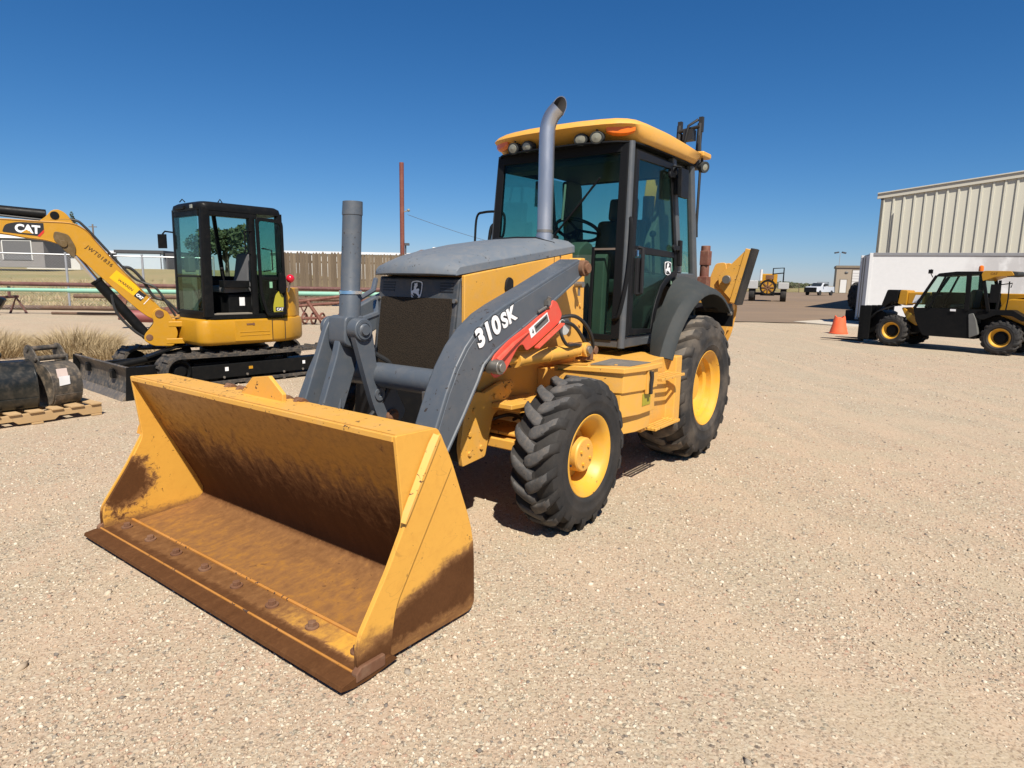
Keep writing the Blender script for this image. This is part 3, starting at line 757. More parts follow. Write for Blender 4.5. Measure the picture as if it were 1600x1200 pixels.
b_ = MB(); b_.tube(bez([(3.02, 0.10, 1.10), (2.93, 0.13, 1.02), (2.97, 0.12, 0.85), (3.10, 0.08, 0.70)], 18), 0.014, 8); b_.build('hose', M_hose, tc)

# --- nose, grille, hood
HW = 0.370
gx = lambda z: 2.66 - (z - 0.93) * 0.14            # the grille leans back
gr = MB(); gr.prism([(-HW - 0.0, 0.86), (HW + 0.0, 0.86), (HW + 0.0, 1.545), (-HW, 1.545)], 2.30, 2.545, 'x')
gr.build('engine_block', M_dark, bh, 0.01)
def gpanel(mb, yz, th=0.02, off=0.0):
    mb.add([(gx(z) + off, y, z) for y, z in yz] + [(gx(z) + off - th, y, z) for y, z in yz], [tuple(range(len(yz))), tuple(range(2 * len(yz) - 1, len(yz) - 1, -1))] + [(i, (i + 1) % len(yz), len(yz) + (i + 1) % len(yz), len(yz) + i) for i in range(len(yz))])
gf = MB(); gpanel(gf, [(-0.338, 0.90), (0.322, 0.90), (0.340, 1.10), (0.348, 1.535), (-0.348, 1.535), (-0.340, 1.10)], 0.06)
grille = gf.build('grille_surround', paint('grille_black', (0.040, 0.048, 0.058), 0.5, 0.1, 0.12), bh, 0.012)
gm = MB(); gpanel(gm, fillet([(-0.315, 0.935), (0.292, 0.935), (0.305, 1.08), (0.315, 1.415), (-0.315, 1.415), (-0.315, 1.10)], 0.015, 2), 0.02, 0.006)
gm.build('grille_mesh', M_grille, grille, 0.003)
for s in (1, -1):
    for k in range(4):
        v_ = MB(); z = 1.452 + k * 0.017; gpanel(v_, [(s * 0.255 - 0.055, z), (s * 0.255 + 0.055, z), (s * 0.255 + 0.055, z + 0.008), (s * 0.255 - 0.055, z + 0.008)], 0.006, 0.003)
        v_.build('vent_slot', M_decblack, grille, 0)
    k_ = MB(); k_.cyl((gx(1.40), s * 0.338, 1.40), (gx(1.40) + 0.02, s * 0.338, 1.403), 0.014, 12); k_.build('grille_latch', M_steel, grille)
    pl_ = MB(); pl_.loft([[(gx(z) - 0.004, s * (0.345 if z > 1.0 else 0.328), z), (gx(z) - 0.035, s * 0.385, z), (gx(z) - 0.075, s * 0.392, z), (gx(z) - 0.075, s * 0.33, z)] for z in (0.90, 1.12, 1.545)])
    pl_.build('nose_pillar', M_cabgrey, bh, 0.012)
def emblem(parent, o, right, up, sc, col=M_white, kx=1.0):
    pts = [(-0.42, 0.44), (0.0, 0.50), (0.42, 0.43), (0.41, 0.0), (0.34, -0.40), (0.0, -0.50), (-0.34, -0.42), (-0.42, 0.0)]
    P = [(p[0] * kx, p[1]) for p in fillet(pts, 0.12, 3)]
    n = Vector(right).normalized().cross(Vector(up).normalized())
    o = Vector(o)
    decal('emblem_border', [(p[0] * sc, p[1] * sc) for p in P], o, right, up, col, parent)
    decal('emblem_field', [(p[0] * sc * 0.85, p[1] * sc * 0.87) for p in P], o + n * 0.0018, right, up, M_decblack, parent)
    deer = [(640, 390), (700, 395), (800, 350), (830, 490), (765, 560), (770, 640), (850, 600), (920, 600), (945, 650), (925, 720), (935, 800), (1000, 860), (975, 950), (905, 900), (800, 810), (700, 795), (620, 770), (605, 800), (645, 880), (620, 900), (535, 810), (510, 720), (540, 690), (620, 665), (645, 600), (625, 540), (655, 470)]
    decal('emblem_stag', [((x - 765) / 700 * sc * 0.92 * kx, (650 - y) / 700 * sc * 0.92) for x, y in deer], o + n * 0.0036, right, up, col, parent)
emblem(grille, (gx(1.462) + 0.002, 0.0, 1.462), (0, 1, 0), (-0.14, 0, 1), 0.118)

hx = [2.690, 2.684, 2.655, 2.58, 2.40, 2.10, 1.75, 1.50, 1.345]
side_z = [1.552, 1.553, 1.557, 1.566, 1.590, 1.630, 1.682, 1.718, 1.742]
crest_z = [1.560, 1.600, 1.640, 1.672, 1.715, 1.772, 1.822, 1.848, 1.860]
NW = [0.355, 0.358, 0.362, 0.368, 0.382, 0.392, 0.398, 0.400, 0.400]
hs = []
for x, zs, zc, wd in zip(hx, side_z, crest_z, NW):
    k = (zc - zs); nose = max(0.0, (x - 2.3) / 0.39)
    row = [(x, -wd, zs), (x, -wd + 0.002, zs + 0.05 * min(1, k / 0.08)), (x, -wd + 0.06, zs + k * 0.72), (x, -0.18, zs + k * 0.98), (x, 0, zc), (x, 0.18, zs + k * 0.98), (x, wd - 0.06, zs + k * 0.72), (x, wd - 0.002, zs + 0.05 * min(1, k / 0.08)), (x, wd, zs)]
    hs.append([(p[0] - nose * 0.62 * p[1] ** 2, p[1], p[2]) for p in row])
hd = MB(); hd.loft(hs, True, True); hood = hd.build('hood', M_hood, bh, 0.012, 50, 3)
hg = MB(); hg.tube([(1.545, -0.40, 1.66), (1.545, -0.34, 1.805), (1.545, -0.18, 1.845), (1.545, 0, 1.850), (1.545, 0.18, 1.845), (1.545, 0.34, 1.805), (1.545, 0.405, 1.70)], 0.006, 6); hg.build('hood_seam', M_decblack, hood)
for s in (1, -1):
    sp_ = MB(); x0_ = 2.585 if s > 0 else 2.47
    sp_.prism([(x0_, 1.555), (1.37, 1.735), (1.37, 1.02), (2.20, 1.02), (2.45, 1.02), (x0_, 1.10)], s * 0.372, s * 0.398)
    sp_.build('engine_side_panel', M_yel, bh, 0.006)
    ss = MB(); ss.box((1.62, s * 0.3985, 1.40), (0.005, 0.002, 0.60)); ss.build('panel_seam', M_decblack, bh, 0)
    lt = MB(); lt.prism(fillet([(2.20, 1.465), (2.12, 1.465), (2.12, 1.535), (2.16, 1.555), (2.19, 1.53)], 0.015, 2), s * 0.398, s * 0.415); lt.build('hood_latch', M_dark, bh, 0.002)
decal('warning_sticker', [(0, 0), (0.10, 0), (0.10, 0.16), (0, 0.16)], (1.60, 0.399, 1.25), (-1, 0, 0), (0, 0, 1), paint('sticker_yellow', (0.70, 0.42, 0.02), 0.5, 0.05, 0.05), bh)
decal('white_sticker', [(0, 0), (0.06, 0), (0.06, 0.08), (0, 0.08)], (1.47, 0.399, 1.33), (-1, 0, 0), (0, 0, 1), M_white, bh)

# exhaust stack with curved tip
ex = MB(); path = [Vector((1.455, 0.20, 1.80)), Vector((1.455, 0.20, 2.50))] + bez([(1.455, 0.20, 2.58), (1.452, 0.207, 2.645), (1.443, 0.232, 2.708), (1.425, 0.278, 2.762)], 24)
def cut_pipe(r):
    """pipe whose end is cut off upright, so the mouth faces out to the left"""
    secs = []
    for i, p in enumerate(path):
        d = (path[min(i + 1, len(path) - 1)] - path[max(i - 1, 0)]).normalized()
        a_ = (Vector((1, 0, 0)) - d * d.x).normalized(); b_ = d.cross(a_)
        ring = [p + (a_ * math.cos(k * 2 * math.pi / 28) + b_ * math.sin(k * 2 * math.pi / 28)) * r for k in range(28)]
        if i == len(path) - 1:
            n = Vector((0.35, 0.93, 0.12)).normalized(); ring = [q + d * (-((q - p).dot(n)) / d.dot(n)) for q in ring]
        secs.append(ring)
    return secs
o1, o2 = cut_pipe(0.057), cut_pipe(0.052)
ex.loft(o1, True, False); ex.loft([o1[-1], o2[-1]], True, False)
ex.tube([(1.455, 0.20, 1.79), (1.455, 0.20, 1.875)], [0.066, 0.064], 24)
exo = ex.build('exhaust_stack', M_exhaust, bh, 0, 50)
q = MB(); q.loft(o2[8:], True, False); q.build('pipe_mouth', plain('dark_bore', (0.03, 0.026, 0.024), 0.9), exo, 0, 50)  # inside of the pipe, darker than the outside
for a_, b_ in ((1.885, 0.0605),):
    q = MB(); q.lathe([(a_, 0.057), (a_, b_), (a_ + 0.02, b_), (a_ + 0.02, 0.057)], (1.455, 0.20, 0), 'z', 24); q.build('pipe_clamp', M_steel, exo)

# --- frame, axle, boxes
fr_ = MB()
fr_.bb(0.2, 2.62, 0.30, 0.44, 0.74, 0.97); fr_.bb(0.2, 2.62, -0.44, -0.30, 0.74, 0.97); fr_.bb(2.50, 2.62, -0.44, 0.44, 0.60, 0.90); fr_.bb(-0.6, 0.6, -0.42, 0.42, 0.55, 1.05)
fr_.bb(1.0, 2.1, -0.28, 0.28, 0.50, 0.98)
fr_.build('main_frame', M_yel, bh, 0.008)
fb = MB(); fb.box((2.3, 0.441, 0.985), (0.9, 0.004, 0.02), (0, 0.03, 0)); fb.build('frame_gap', M_decblack, bh, 0)
fp = MB(); fp.prism(fillet([(2.715, 0.430), (2.505, 0.450), (2.455, 0.62), (2.43, 0.70), (2.34, 0.745), (2.265, 0.80), (2.205, 0.865), (2.235, 0.900), (2.33, 0.905), (2.52, 0.852), (2.60, 0.872), (2.69, 0.80), (2.74, 0.55)], [0.01, 0.02, 0.05, 0.04, 0.04, 0.04, 0.03, 0.03, 0.05, 0.01, 0.03, 0.05, 0.04], 3), 0.470, 0.505)
fp.build('front_bracket', M_yel_w, bh, 0.006)
fp = MB(); fp.prism(fillet([(2.715, 0.430), (2.505, 0.450), (2.34, 0.745), (2.235, 0.900), (2.60, 0.872), (2.74, 0.55)], 0.03, 3), -0.505, -0.470); fp.build('front_bracket', M_yel_w, bh, 0.006)
fp = MB(); fp.prism([(2.700, 0.445), (2.725, 0.55), (2.69, 0.93), (2.65, 0.93), (2.66, 0.46)], -0.468, 0.468); fp.build('front_plate', M_black, bh, 0.004)
ax_ = MB(); ax_.tube([(2.137, -0.74, 0.48), (2.137, -0.30, 0.50), (2.137, -0.16, 0.50), (2.137, 0, 0.50), (2.137, 0.16, 0.50), (2.137, 0.30, 0.50), (2.137, 0.74, 0.48)], [0.10, 0.085, 0.12, 0.155, 0.12, 0.085, 0.10], 18)
ax_.bb(2.04, 2.32, 0.16, 0.66, 0.55, 0.575); ax_.bb(2.20, 2.36, -0.60, 0.66, 0.47, 0.535)
ax_.build('front_axle', M_yel_w, bh, 0.01)
lg = MB(); lg.prism([(2.45, 0.755), (1.95, 0.74), (1.95, 0.77), (2.45, 0.785)], 0.44, 0.66); lg.prism([(2.33, 0.715), (2.20, 0.70), (2.20, 0.735), (2.33, 0.75)], 0.44, 0.64); lg.build('axle_shelf', M_yel_w, bh, 0.005)
ra = MB(); ra.tube([(0, -0.72, 0.63), (0, -0.3, 0.63), (0, 0, 0.63), (0, 0.3, 0.63), (0, 0.72, 0.63)], [0.14, 0.15, 0.24, 0.15, 0.14], 18); ra.build('rear_axle', M_yel, bh, 0.01)
# side box with non-slip lid, clasp and step
sbx = MB(); sbx.prism([(1.90, 0.60), (1.845, 0.60), (1.72, 1.035), (1.50, 1.085), (1.22, 1.085), (1.22, 0.60)], 0.935, 0.972, 'z')
bx = sbx.build('tool_box_lid', M_yel, bh, 0.006)
np_ = MB(); np_.prism([(1.70, 0.76), (1.60, 1.015), (1.30, 1.03), (1.30, 0.72)], 0.9722, 0.976, 'z'); np_.build('grip_pad', paint('grip_pad', (0.10, 0.10, 0.095), 0.9, 0.2, 0.2), bx, 0)
b_ = MB(); b_.loft([[(1.86, 0.44, z0), (1.825, 0.62, z0), (1.70, 1.02, z0), (1.50, 1.065, z0), (1.25, 1.065, z0), (1.25, 0.44, z0)] for z0 in (0.935, 0.80)] + [[(1.84, 0.44, z0), (1.80, 0.62, z0), (1.695, 1.005, z0), (1.50, 1.05, z0), (1.25, 1.05, z0), (1.25, 0.44, z0)] for z0 in (0.798, 0.63)] + [[(1.80, 0.44, z0), (1.76, 0.60, z0), (1.66, 0.97, z0), (1.48, 1.02, z0), (1.25, 1.02, z0), (1.25, 0.44, z0)] for z0 in (0.628, 0.50)], True, True)
bxb = b_.build('tool_box', M_yel, bh, 0.006)
b_ = MB(); b_.box((1.40, 1.068, 0.855), (0.09, 0.02, 0.17)); b_.build('clasp_recess', M_yel, bxb, 0.004)
b_ = MB(); b_.prism(fillet([(1.43, 0.93), (1.375, 0.925), (1.37, 0.87), (1.385, 0.80), (1.375, 0.765), (1.415, 0.765), (1.42, 0.84), (1.41, 0.88)], 0.012, 2), 1.072, 1.092); b_.build('clasp', M_decblack, bxb, 0.003)
decal('service_decal', [(0, 0), (0.13, 0), (0.13, 0.085), (0, 0.085)], (1.46, 1.052, 0.685), (-1, 0, 0), (0, 0, 1), plain('decal_olive', (0.33, 0.29, 0.02), 0.5), bxb)
tk = MB(); tk.prism([(1.24, 0.44), (1.24, 0.955), (0.755, 0.925), (0.735, 0.99), (0.62, 0.99), (0.62, 0.44)], 0.44, 0.965, 'z')
tank = tk.build('side_tank', M_yel, bh, 0.008)
for zt, xc, ln_s, dy, name_s in ((0.842, 1.00, 0.42, 0.040, 'upper_step'), (0.470, 0.98, 0.46, 0.030, 'lower_step')):
    st_ = MB()
    for k in range(4): st_.box((xc, 0.955 + k * dy, zt), (ln_s, 0.012, 0.020))
    for x in (0.80, 1.20): st_.bb(x - 0.01, x + 0.01, 0.90, 0.965 + 3 * dy, zt - 0.010, zt + 0.008)
    st_.build(name_s, M_yel_w, tank, 0.002)
for s in (-1,):
    o_ = MB(); o_.bb(0.62, 1.75, -1.0, -0.44, 0.46, 0.95); o_.build('fuel_tank', M_yel, bh, 0.02)
# hoses by the left cylinder
for pts, r in (([(1.95, 0.60, 1.28), (1.78, 0.68, 1.30), (1.62, 0.70, 1.20), (1.52, 0.68, 1.06), (1.50, 0.60, 0.98)], 0.013), ([(1.97, 0.58, 1.25), (1.80, 0.66, 1.25), (1.66, 0.68, 1.14), (1.56, 0.66, 1.03), (1.50, 0.58, 0.96)], 0.013), ([(1.90, 0.66, 1.27), (1.98, 0.70, 1.20), (1.92, 0.71, 1.12), (1.80, 0.70, 1.11), (1.72, 0.69, 1.10)], 0.011)):
    h = MB(); h.tube(bez(pts, 24), r, 8); h.build('hydraulic_hose', M_hose, bh)
h = MB(); h.box((1.60, 0.66, 1.02), (0.10, 0.09, 0.06)); h.cyl((1.50, 0.62, 1.05), (1.50, 0.70, 1.05), 0.03, 10); h.cyl((1.82, 0.66, 1.115), (1.70, 0.69, 1.105), 0.012, 8); h.build('hose_block', M_rust, bh, 0.004)
h = MB(); h.cyl((1.84, 0.56, 1.235), (1.84, 0.645, 1.235), 0.062, 20); h.build('horn_disc', plain('horn_grey', (0.45, 0.46, 0.44), 0.5), bh, 0.004)
h = MB(); h.cyl((1.80, 0.43, 1.50), (1.80, 0.62, 1.50), 0.012, 8); h.cyl((1.52, 0.52, 1.51), (1.52, 0.585, 1.51), 0.022, 10); h.cyl((1.52, 0.55, 1.43), (1.52, 0.55, 1.51), 0.010, 8); h.build('grease_fitting', M_steel, bh)
h = MB(); h.prism([(1.92, 1.30), (1.42, 1.70), (1.36, 1.70), (1.36, 0.98), (1.92, 0.98)], 0.40, 0.50); h.build('loader_tower', M_yel, bh, 0.006)

# --- wheels
def tyre_mesh(R, W, rim, nl, lh, A=-0.27, wf=0.52):
    mb = MB(); rc = R - lh
    prof = [(-0.40, rim), (-0.46, rim + 0.03), (-0.50, rim + (rc - rim) * 0.5), (-0.485, rc - 0.055), (-0.44, rc - 0.018), (-0.30, rc - 0.002), (0, rc + 0.002), (0.30, rc - 0.002), (0.44, rc - 0.018), (0.485, rc - 0.055), (0.497, rim + (rc - rim) * 0.58), (0.506, rim + (rc - rim) * 0.54), (0.500, rim + (rc - rim) * 0.50), (0.485, rim + (rc - rim) * 0.30), (0.493, rim + (rc - rim) * 0.26), (0.478, rim + (rc - rim) * 0.20), (0.46, rim + 0.03), (0.40, rim)]
    mb.lathe([(p[0] * W, p[1]) for p in prof], (0, 0, 0), 'y', 72, 1, True)
    def rcar(y):
        u = abs(y) / W
        return rc if u < 0.30 else rc - 0.018 * (u - 0.30) / 0.14 if u < 0.44 else rc - 0.018 - 0.05 * (u - 0.44) / 0.05
    for sg in (1, -1):
        for k in range(nl):
            ph0 = 2 * math.pi * (k + (0.0 if sg > 0 else 0.5)) / nl
            secs = []; n = 8
            for i in range(n):
                t = i / (n - 1)
                u = 0.492 + (-0.09 - 0.492) * t; y = sg * W * u
                ph = ph0 + A * (1 - (1 - t) ** 1.7)
                wd = (2 * math.pi / nl) * wf * (0.5 if i < n - 1 else 0.30) * (0.86 + 0.36 * t)
                rt = R if t > 0.25 else R - (0.062, 0.014)[min(i, 1)]
                rb = rcar(y) - 0.012
                if i == 0: rb = rt - 0.03
                if i == n - 1: rt = R - 0.012
                tw = wd * 0.72
                sec = []
                for r, a in ((rb, -wd), (rt - 0.014, -wd * 0.90), (rt - 0.004, -wd * 0.74), (rt, -wd * 0.45), (rt, wd * 0.45), (rt - 0.004, wd * 0.74), (rt - 0.014, wd * 0.90), (rb, wd)):
                    sec.append((math.cos(ph + a) * r, y, math.sin(ph + a) * r))
                secs.append(sec)
            mb.loft(secs, True, True)
    return mb
def make_wheel(cx, cy, cz, s, R, W, rim, nl, lh, tm, rear, nm):
    prof = ([(0.44, rim + 0.028), (0.455, rim + 0.020), (0.43, rim - 0.004), (0.36, rim - 0.022), (0.18, rim - 0.055), (0.02, rim - 0.070), (-0.02, 0.17), (-0.02, 0.10)] if not rear else
            [(0.44, rim + 0.028), (0.455, rim + 0.018), (0.42, rim - 0.006), (0.36, rim - 0.020), (0.33, rim - 0.048), (0.24, rim - 0.055), (0.20, rim - 0.085), (0.11, rim - 0.092), (0.07, rim - 0.12), (0.09, 0.15), (0.09, 0.08)])
    r_ = MB(); r_.lathe([(p[0] * W, p[1]) for p in prof] + [(-0.35 * W, 0.08), (-0.40 * W, rim - 0.02), (-0.44 * W, rim + 0.025)], (cx, cy, cz), 'y', 48, s, True)
    wheel = r_.build(nm, M_rim, bh, 0.0, 40)
    t = tyre_mesh(R, W, rim, nl, lh)
    t.v = [Vector((p.x + cx, p.y * s + cy, p.z + cz)) for p in t.v]
    to = t.build('tyre', tm, wheel, 0.0, 40); to.data.materials.append(M_lug_dusty if rear else M_lug)
    for pl in to.data.polygons:
        c_ = pl.center; r2 = math.hypot(c_.x - cx, c_.z - cz)
        if r2 > R - 0.012 and abs(math.hypot(pl.normal.x, pl.normal.z)) > 0.8: pl.material_index = 1
    hb = MB()
    if not rear: hb.lathe([(-0.05 * W, 0.112), (0.30 * W, 0.108), (0.335 * W, 0.100), (0.34 * W, 0.0)], (cx, cy, cz), 'y', 32, s)
    else: hb.lathe([(0.05 * W, 0.135), (0.20 * W, 0.12), (0.22 * W, 0.11), (0.222 * W, 0.0)], (cx, cy, cz), 'y', 32, s)
    hub = hb.build('hub', M_yel if not rear else M_rim, wheel, 0.004)
    nb = 4 if not rear else 10
    for k in range(nb):
        a = 2 * math.pi * (k + 0.3) / nb; rr = 0.060 if not rear else 0.175
        y0 = (0.335 if not rear else 0.085) * W
        q = MB(); q.cyl((cx + rr * math.cos(a), cy + s * y0, cz + rr * math.sin(a)), (cx + rr * math.cos(a), cy + s * (y0 + 0.012), cz + rr * math.sin(a)), 0.011, 6); q.build('wheel_bolt', M_rim, wheel, 0.0)
    v = MB(); a = -0.35; rr = rim - 0.10; v.cyl((cx + rr * math.cos(a), cy + s * 0.15 * W, cz + rr * math.sin(a)), (cx + rr * math.cos(a), cy + s * 0.27 * W, cz + rr * math.sin(a)), 0.007, 6); v.build('valve_stem', M_decblack, wheel)
for s in (1, -1):
    make_wheel(2.137, s * 0.897, 0.472, s, 0.480, 0.315, 0.2365, 18, 0.042, M_tyre, False, 'front_wheel')
    make_wheel(0.0, s * 0.765, 0.623, s, 0.633, 0.485, 0.310, 18, 0.044, M_tyre_dusty, True, 'rear_wheel')

# --- fenders
for s in (1, -1):
    secs = []
    for i in range(15):
        ph = R_(22 + i * (132 - 22) / 14)
        c0, s0 = math.cos(ph), math.sin(ph)
        flat = 1.0 + 0.05 * max(0, math.cos(ph)) 
        def P(r, y): return (c0 * r * flat, s * y, 0.63 + s0 * r)
        lip = 0.012
        g = math.degrees(ph); t_ = max(0.0, min(1.0, (g - 52) / 32)); t_ = t_ * t_ * (3 - 2 * t_)
        ri = 0.80 + 0.165 * t_ - 0.05 * max(0.0, (g - 90) / 42); yi = 0.705 + 0.075 * max(0.0, min(1.0, (45 - g) / 23)); ym = (yi + 0.90) / 2; rm = (ri + 0.885) / 2 + 0.012
        secs.append([P(ri - 0.05, yi), P(ri, yi), P(rm, ym), P(0.888, 0.90), P(0.868, 0.950), P(0.845, 0.974), P(0.812, 0.982), P(0.810, 0.970), P(0.838, 0.955), P(0.858, 0.89), P(rm - 0.035, ym)])
    f = MB(); f.loft(secs); fender = f.build('rear_fender', M_fender, bh, 0.004, 40)
    w_ = MB(); w_.prism([(math.cos(R_(a_)) * 0.90, 0.63 + math.sin(R_(a_)) * 0.88) for a_ in range(40, 141, 10)] + [(-0.60, 0.95), (0.60, 0.95)], s * 0.50, s * 0.515); w_.build('inner_wheel_arch', M_black, fender, 0, 0)
    w_ = MB(); w_.bb(-0.685, -0.665, s * 0.50, s * 0.955, 1.13, 1.285); w_.build('mud_flap', M_black, fender, 0.003)
    w_ = MB(); w_.prism([(-0.665, 1.285), (-0.60, 1.262), (-0.55, 1.30), (-0.62, 1.35)], s * 0.50, s * 0.955); w_.build('flap_bracket', M_black, fender)
    t_ = MB(); t_.cyl((-0.52, s * 0.955, 1.262), (-0.52, s * 0.99, 1.262), 0.018, 10); t_.build('fender_bolt', M_steel, fender)

# --- cab
AX = 1.05
cabf = MB(); cabf.prism([(1.07, -0.37), (1.07, -0.66), (0.55, -0.68), (-0.50, -0.68), (-0.50, 0.68), (0.55, 0.68), (1.07, 0.66), (1.07, 0.37), (1.02, 0.37), (1.02, -0.37)], 1.03, 1.09, 'z')
cabf.bb(0.30, 1.06, 0.62, 0.672, 1.028, 1.115); cabf.bb(0.30, 1.06, -0.672, -0.62, 1.028, 1.115)
cab = cabf.build('cab_base', M_cabgrey, bh, 0.008)
for s in (1, -1):
    p = MB(); p.tube([(1.052, s * 0.660, 1.03), (1.045, s * 0.662, 1.75), (1.035, s * 0.657, 2.58)], 0.031, 12); p.build('front_pillar', M_cabgrey, cab)
    p = MB(); p.bb(1.066, 1.082, s * 0.585, s * 0.655, 1.10, 2.56); p.build('windshield_frit', M_trim, cab, 0.003)
    p = MB(); p.tube([(1.00, s * 0.676, 1.12), (0.995, s * 0.678, 2.52)], 0.014, 8); p.build('door_seal', M_trim, cab)
    p = MB(); p.prism([(0.215, 2.58), (0.145, 2.58), (-0.05, 1.62), (0.045, 1.62)], s * 0.635, s * 0.690); p.build('middle_pillar', M_cabgrey, cab, 0.012)
    p = MB(); p.prism([(-0.195, 2.58), (-0.28, 2.58), (-0.44, 1.55), (-0.345, 1.55)], s * 0.625, s * 0.690); p.build('rear_pillar', M_cabgrey, cab, 0.02)
    p = MB(); p.prism([(0.05, 1.62), (-0.34, 1.62), (-0.40, 1.50), (0.04, 1.50)], s * 0.63, s * 0.685); p.build('quarter_sill', M_cabgrey, cab, 0.01)
    # door: frame and the two panes
    arc = [(c[0], c[1]) for c in [(0.06, 1.60), (0.22, 1.555), (0.35, 1.475), (0.44, 1.36), (0.50, 1.24), (0.53, 1.125)]]
    outer = [(0.985, 2.525), (0.215, 2.525), (0.165, 2.25), (0.065, 1.74)] + arc + [(0.985, 1.125)]
    cx_, cz_ = 0.55, 1.8
    inner = [(0.935, 2.46), (0.262, 2.47), (0.215, 2.25), (0.125, 1.76)] + [(p[0] + 0.055, p[1] + 0.035) for p in arc] + [(0.935, 1.175)]
    n = len(outer); m_ = MB()
    for y0, y1 in ((s * 0.668, s * 0.690),):
        vs_ = [(p[0], y0, p[1]) for p in outer] + [(p[0], y0, p[1]) for p in inner] + [(p[0], y1, p[1]) for p in outer] + [(p[0], y1, p[1]) for p in inner]
        fs_ = []
        for i in range(n):
            j = (i + 1) % n
            fs_ += [(i, j, n + j, n + i), (2 * n + i, 2 * n + j, 3 * n + j, 3 * n + i), (i, j, 2 * n + j, 2 * n + i), (n + i, n + j, 3 * n + j, 3 * n + i)]
        m_.add(vs_, fs_)
    m_.prism([(0.935, 1.815), (0.137, 1.795), (0.125, 1.745), (0.935, 1.755)], s * 0.669, s * 0.687)
    door = m_.build('cab_door', M_black if s > 0 else M_black, bh, 0.006)
    p = MB(); p.prism(inner, s * 0.677, s * 0.681); p.build('door_glass', M_glass, door, 0, 0)
    p = MB(); p.prism([(0.130, 2.50), (-0.165, 2.50), (-0.315, 1.63), (-0.03, 1.63)], s * 0.655, s * 0.660); p.build('quarter_glass', M_glass, cab, 0, 0)
    p = MB(); p.tube([(0.90, s * 0.70, 1.80), (0.90, s * 0.74, 1.79), (0.90, s * 0.74, 1.45), (0.90, s * 0.70, 1.44)], 0.016, 8); p.bb(0.85, 0.935, s * 0.69, s * 0.715, 1.44, 1.72); p.bb(0.86, 0.90, s * 0.715, s * 0.735, 1.46, 1.70); p.build('door_handle', M_dark, door, 0.008)
    p = MB(); p.box((0.925, s * 0.700, 1.755), (0.03, 0.02, 0.05)); p.build('lock_plate', M_chrome, door, 0.003)
    for z, x in ((2.42, 0.23), (1.83, 0.10)):
        p = MB(); p.cyl((x + 0.08, s * 0.69, z), (x + 0.08, s * 0.715, z), 0.028, 14); p.box((x + 0.01, s * 0.705, z), (0.14, 0.02, 0.04)); p.box((x - 0.05, s * 0.705, z - 0.04), (0.045, 0.03, 0.22)); p.build('door_hinge', M_black, door, 0.006)
    # grab rail beside the door opening
    p = MB(); p.tube(bez([(1.085, s * 0.60, 1.25), (1.10, s * 0.66, 1.30), (1.075, s * 0.70, 1.6), (1.06, s * 0.705, 1.95), (1.045, s * 0.675, 2.02)], 24), 0.016, 8); p.build('grab_rail', M_trim, cab)
p = MB(); p.tube([(1.0, -0.70, 1.75), (1.06, -0.86, 1.80)] + bez([(1.06, -0.88, 1.85), (1.06, -0.88, 2.08), (1.06, -0.80, 2.12), (1.06, -0.62, 2.115), (1.06, -0.555, 2.07), (1.06, -0.555, 1.92), (1.06, -0.60, 1.88)], 40), 0.011, 8); p.build('outer_grab_rail', M_trim, cab)
ld = [o for o in bh.children if o.name.startswith('cab_door')][0]
emblem(ld, (0.255, 0.6830, 1.655), (-1, 0, 0), (0, 0, 1), 0.118, M_white, 1.45)
# windshield (wraps down beside the hood), rear glass
p = MB(); p.add([(1.074, -0.59, 2.55), (1.074, 0.59, 2.55), (1.078, 0.59, 1.12), (1.078, 0.40, 1.12), (1.078, 0.40, 1.74), (1.078, -0.40, 1.74), (1.078, -0.40, 1.12), (1.078, -0.59, 1.12),
                 (1.070, -0.59, 2.55), (1.070, 0.59, 2.55), (1.074, 0.59, 1.12), (1.074, 0.40, 1.12), (1.074, 0.40, 1.74), (1.074, -0.40, 1.74), (1.074, -0.40, 1.12), (1.074, -0.59, 1.12)],
                [tuple(range(8)), tuple(range(15, 7, -1))] + [(i, (i + 1) % 8, 8 + (i + 1) % 8, 8 + i) for i in range(8)])
wsd = p.build('windshield', M_glass, cab, 0, 0)
p = MB(); p.bb(1.064, 1.082, 0.40, 0.585, 1.775, 1.790); p.build('glass_joint', plain('glass_joint', (0.16, 0.12, 0.09), 0.6), cab, 0)
for bx_ in ((1.060, 1.084, 0.375, 0.402, 1.08, 1.80), (1.060, 1.084, -0.402, -0.375, 1.08, 1.80), (1.058, 1.084, -0.60, 0.60, 2.50, 2.58), (1.062, 1.082, 0.40, 0.59, 1.085, 1.13)):
    p = MB(); p.bb(*bx_); p.build('windshield_trim', M_trim, cab, 0.004)
p = MB(); p.add([(-0.315, -0.61, 2.50), (-0.315, 0.61, 2.50), (-0.47, 0.61, 1.55), (-0.47, -0.61, 1.55)], [(0, 1, 2, 3)]); p.build('rear_glass', M_glass, cab, 0, 0)
p = MB(); p.tube([(-0.46, -0.64, 1.53), (-0.46, 0.64, 1.53)], 0.03, 8); p.tube([(-0.30, -0.64, 2.53), (-0.30, 0.64, 2.53)], 0.04, 8); p.tube([(-0.39, 0.02, 1.53), (-0.31, 0.02, 2.53)], 0.018, 8); p.build('rear_frame', M_trim, cab)
p = MB(); p.bb(-0.49, -0.44, -0.66, 0.66, 1.05, 1.52); p.build('rear_panel', M_liner_dark, cab, 0.01)
